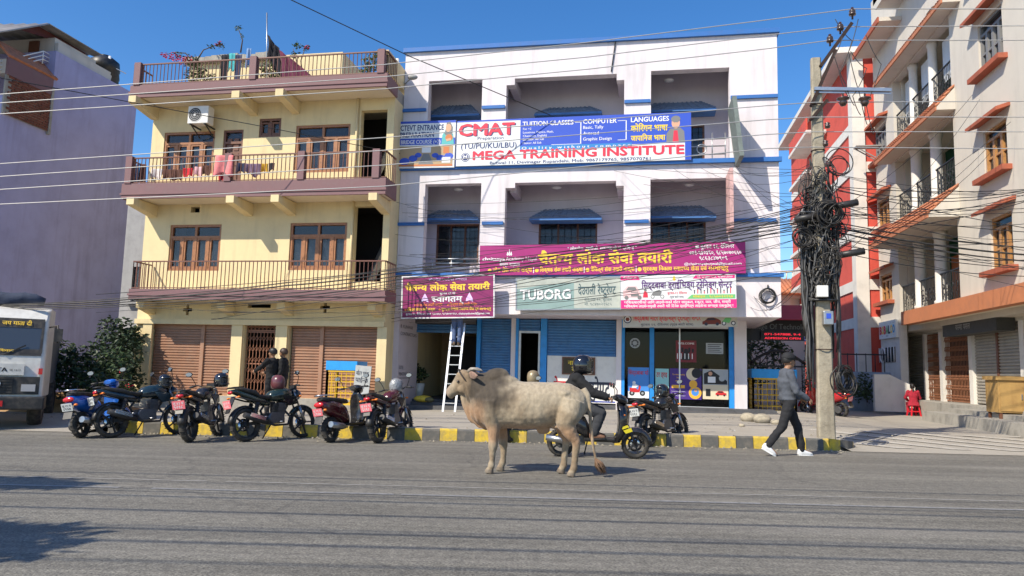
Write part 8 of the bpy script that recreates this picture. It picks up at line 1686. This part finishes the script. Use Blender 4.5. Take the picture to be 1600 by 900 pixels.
for k in range(7): wire('thin dark cable crossing the white building between balconies', [PY(rr.uniform(612, 640), rr.uniform(300, 400), 21.75), PY(rr.uniform(1090, 1160), rr.uniform(250, 380), 21.7)], .005, None, 'thin cables along the white wall', rr.uniform(.05, .5))
RGp = 'thin service cables right of the pole'
for k in range(26):
    y0 = rr.uniform(270, 400); y1 = y0+rr.uniform(-70, 90); wire('thin dark service cable running right from the pole past the corner house', [PR(1308, y0), PR(1665, y1)], rr.choice((.005, .007, .009)), None, RGp, rr.uniform(.0, .35))
for k, (dy, r) in enumerate(((0, .02), (7, .016), (-8, .012))): wire('thick black cable running right from the pole past the corner house', [PR(1308, 356+dy), PR(1665, 402+dy*1.5)], r, m_cab_, 'thick black cables right of the pole', .1)
for k in range(5): wire('slanting dark drop cable from the corner house to the pole', [PXp(rr.uniform(1500, 1600), rr.uniform(95, 240), 9.3), PR(1305, rr.uniform(330, 420))], .006, None, 'drop cables to the corner house', rr.uniform(.2, .6))
for k in range(4): wire('long thin cable swinging low from the pole over the alley gate', [PR(1268, rr.uniform(380, 430)), PY(1170+rr.uniform(-20, 20), 475+rr.uniform(-15, 20), 22.2)], .006, None, 'drop cables to the alley gate', rr.uniform(.2, .8))
for k in range(5):                            # curly jumper leads by the cross arm
    a = pp(1305+12*k, 30+25*(k % 3), -.15); b = pp(1325+10*k, 150+15*k, -.15); wire('black jumper lead curling down from the bracket to the pole cables', [a, a.lerp(b, .35)+Vector((.25*(-1)**k, 0, .1)), a.lerp(b, .7)+Vector((-.1, 0, 0)), b], .009, None, 'jumper leads on the pole bracket', .06)
# lines over the near side of the road, out of the picture, whose shadows stripe the asphalt
for k in range(15):
    t = -16.0+k*.44+random.uniform(-.18, .18); z = 6.0+.25*(k % 4); wire('overhead cable above the near side of the road, out of the picture', [rd(-40, t, z), rd(40, t, z)], random.choice((.011, .014, .018, .024)), m_cab_, 'cables above the near side of the road', .0)
# loose gravel and litter gathered along the kerb foot and on the pavement
m_grav = mat('loose_gravel', (0.27, 0.24, 0.19), .95, n=.4, ns=20); g = MB(); rr = random.Random(33)
for k in range(900):
    if rr.random() < .55: q = rd(rr.uniform(-11, 4), -abs(rr.gauss(0, .25))-.02); zq_ = 0
    else: q = rd(rr.uniform(-14, 6), rr.uniform(.3, 5.5)); zq_ = sz(q.x, q.y)
    r_ = rr.choice((.008, .012, .018, .03)); a_ = rr.uniform(0, 3); M = Matrix.Translation((q.x, q.y, zq_+r_*.3)) @ Matrix.Rotation(a_, 4, 'Z'); g.add([M @ Vector(p)*1 for p in ((-r_, -r_*.7, 0), (r_, -r_*.6, 0), (r_*.8, r_*.8, 0), (-r_*.7, r_*.7, 0), (-.1*r_, .1*r_, r_*.9))], [(0, 1, 4), (1, 2, 4), (2, 3, 4), (3, 0, 4)])
tag(g.build('gravel', m_grav, loc=(0, 15, 0)), 'loose gravel and dirt scattered along the kerb foot', 'gravel', kind='stuff')
m_lit = mat('litter_paper', (.55, .53, .5), .8); 
for k, (s_, t_, lab) in enumerate(((-2.7, 2.2, 'crumpled pale paper on the pavement behind the bull'), (-8.2, 3.0, 'torn paper scrap on the pavement before the brown gate'), (2.2, 1.4, 'small paper scrap beside the kerb near the walking man'), (5.5, 4.0, 'paper scrap in the alley mouth right of the pole'))):
    q = rd(s_, t_); q.z = sz(q.x, q.y)*(.85 if s_ > 4 else 1)+.005; g = MB(); g.add([q+Vector((rr.uniform(-.08, .08), rr.uniform(-.06, .06), rr.uniform(0, .03))) for _ in range(5)], [(0, 1, 2), (0, 2, 3), (1, 3, 4)]); o = g.build('paper_scrap', m_lit, loc=q); md = o.modifiers.new('t', 'SOLIDIFY'); md.thickness = .003; tag(o, lab, 'litter')
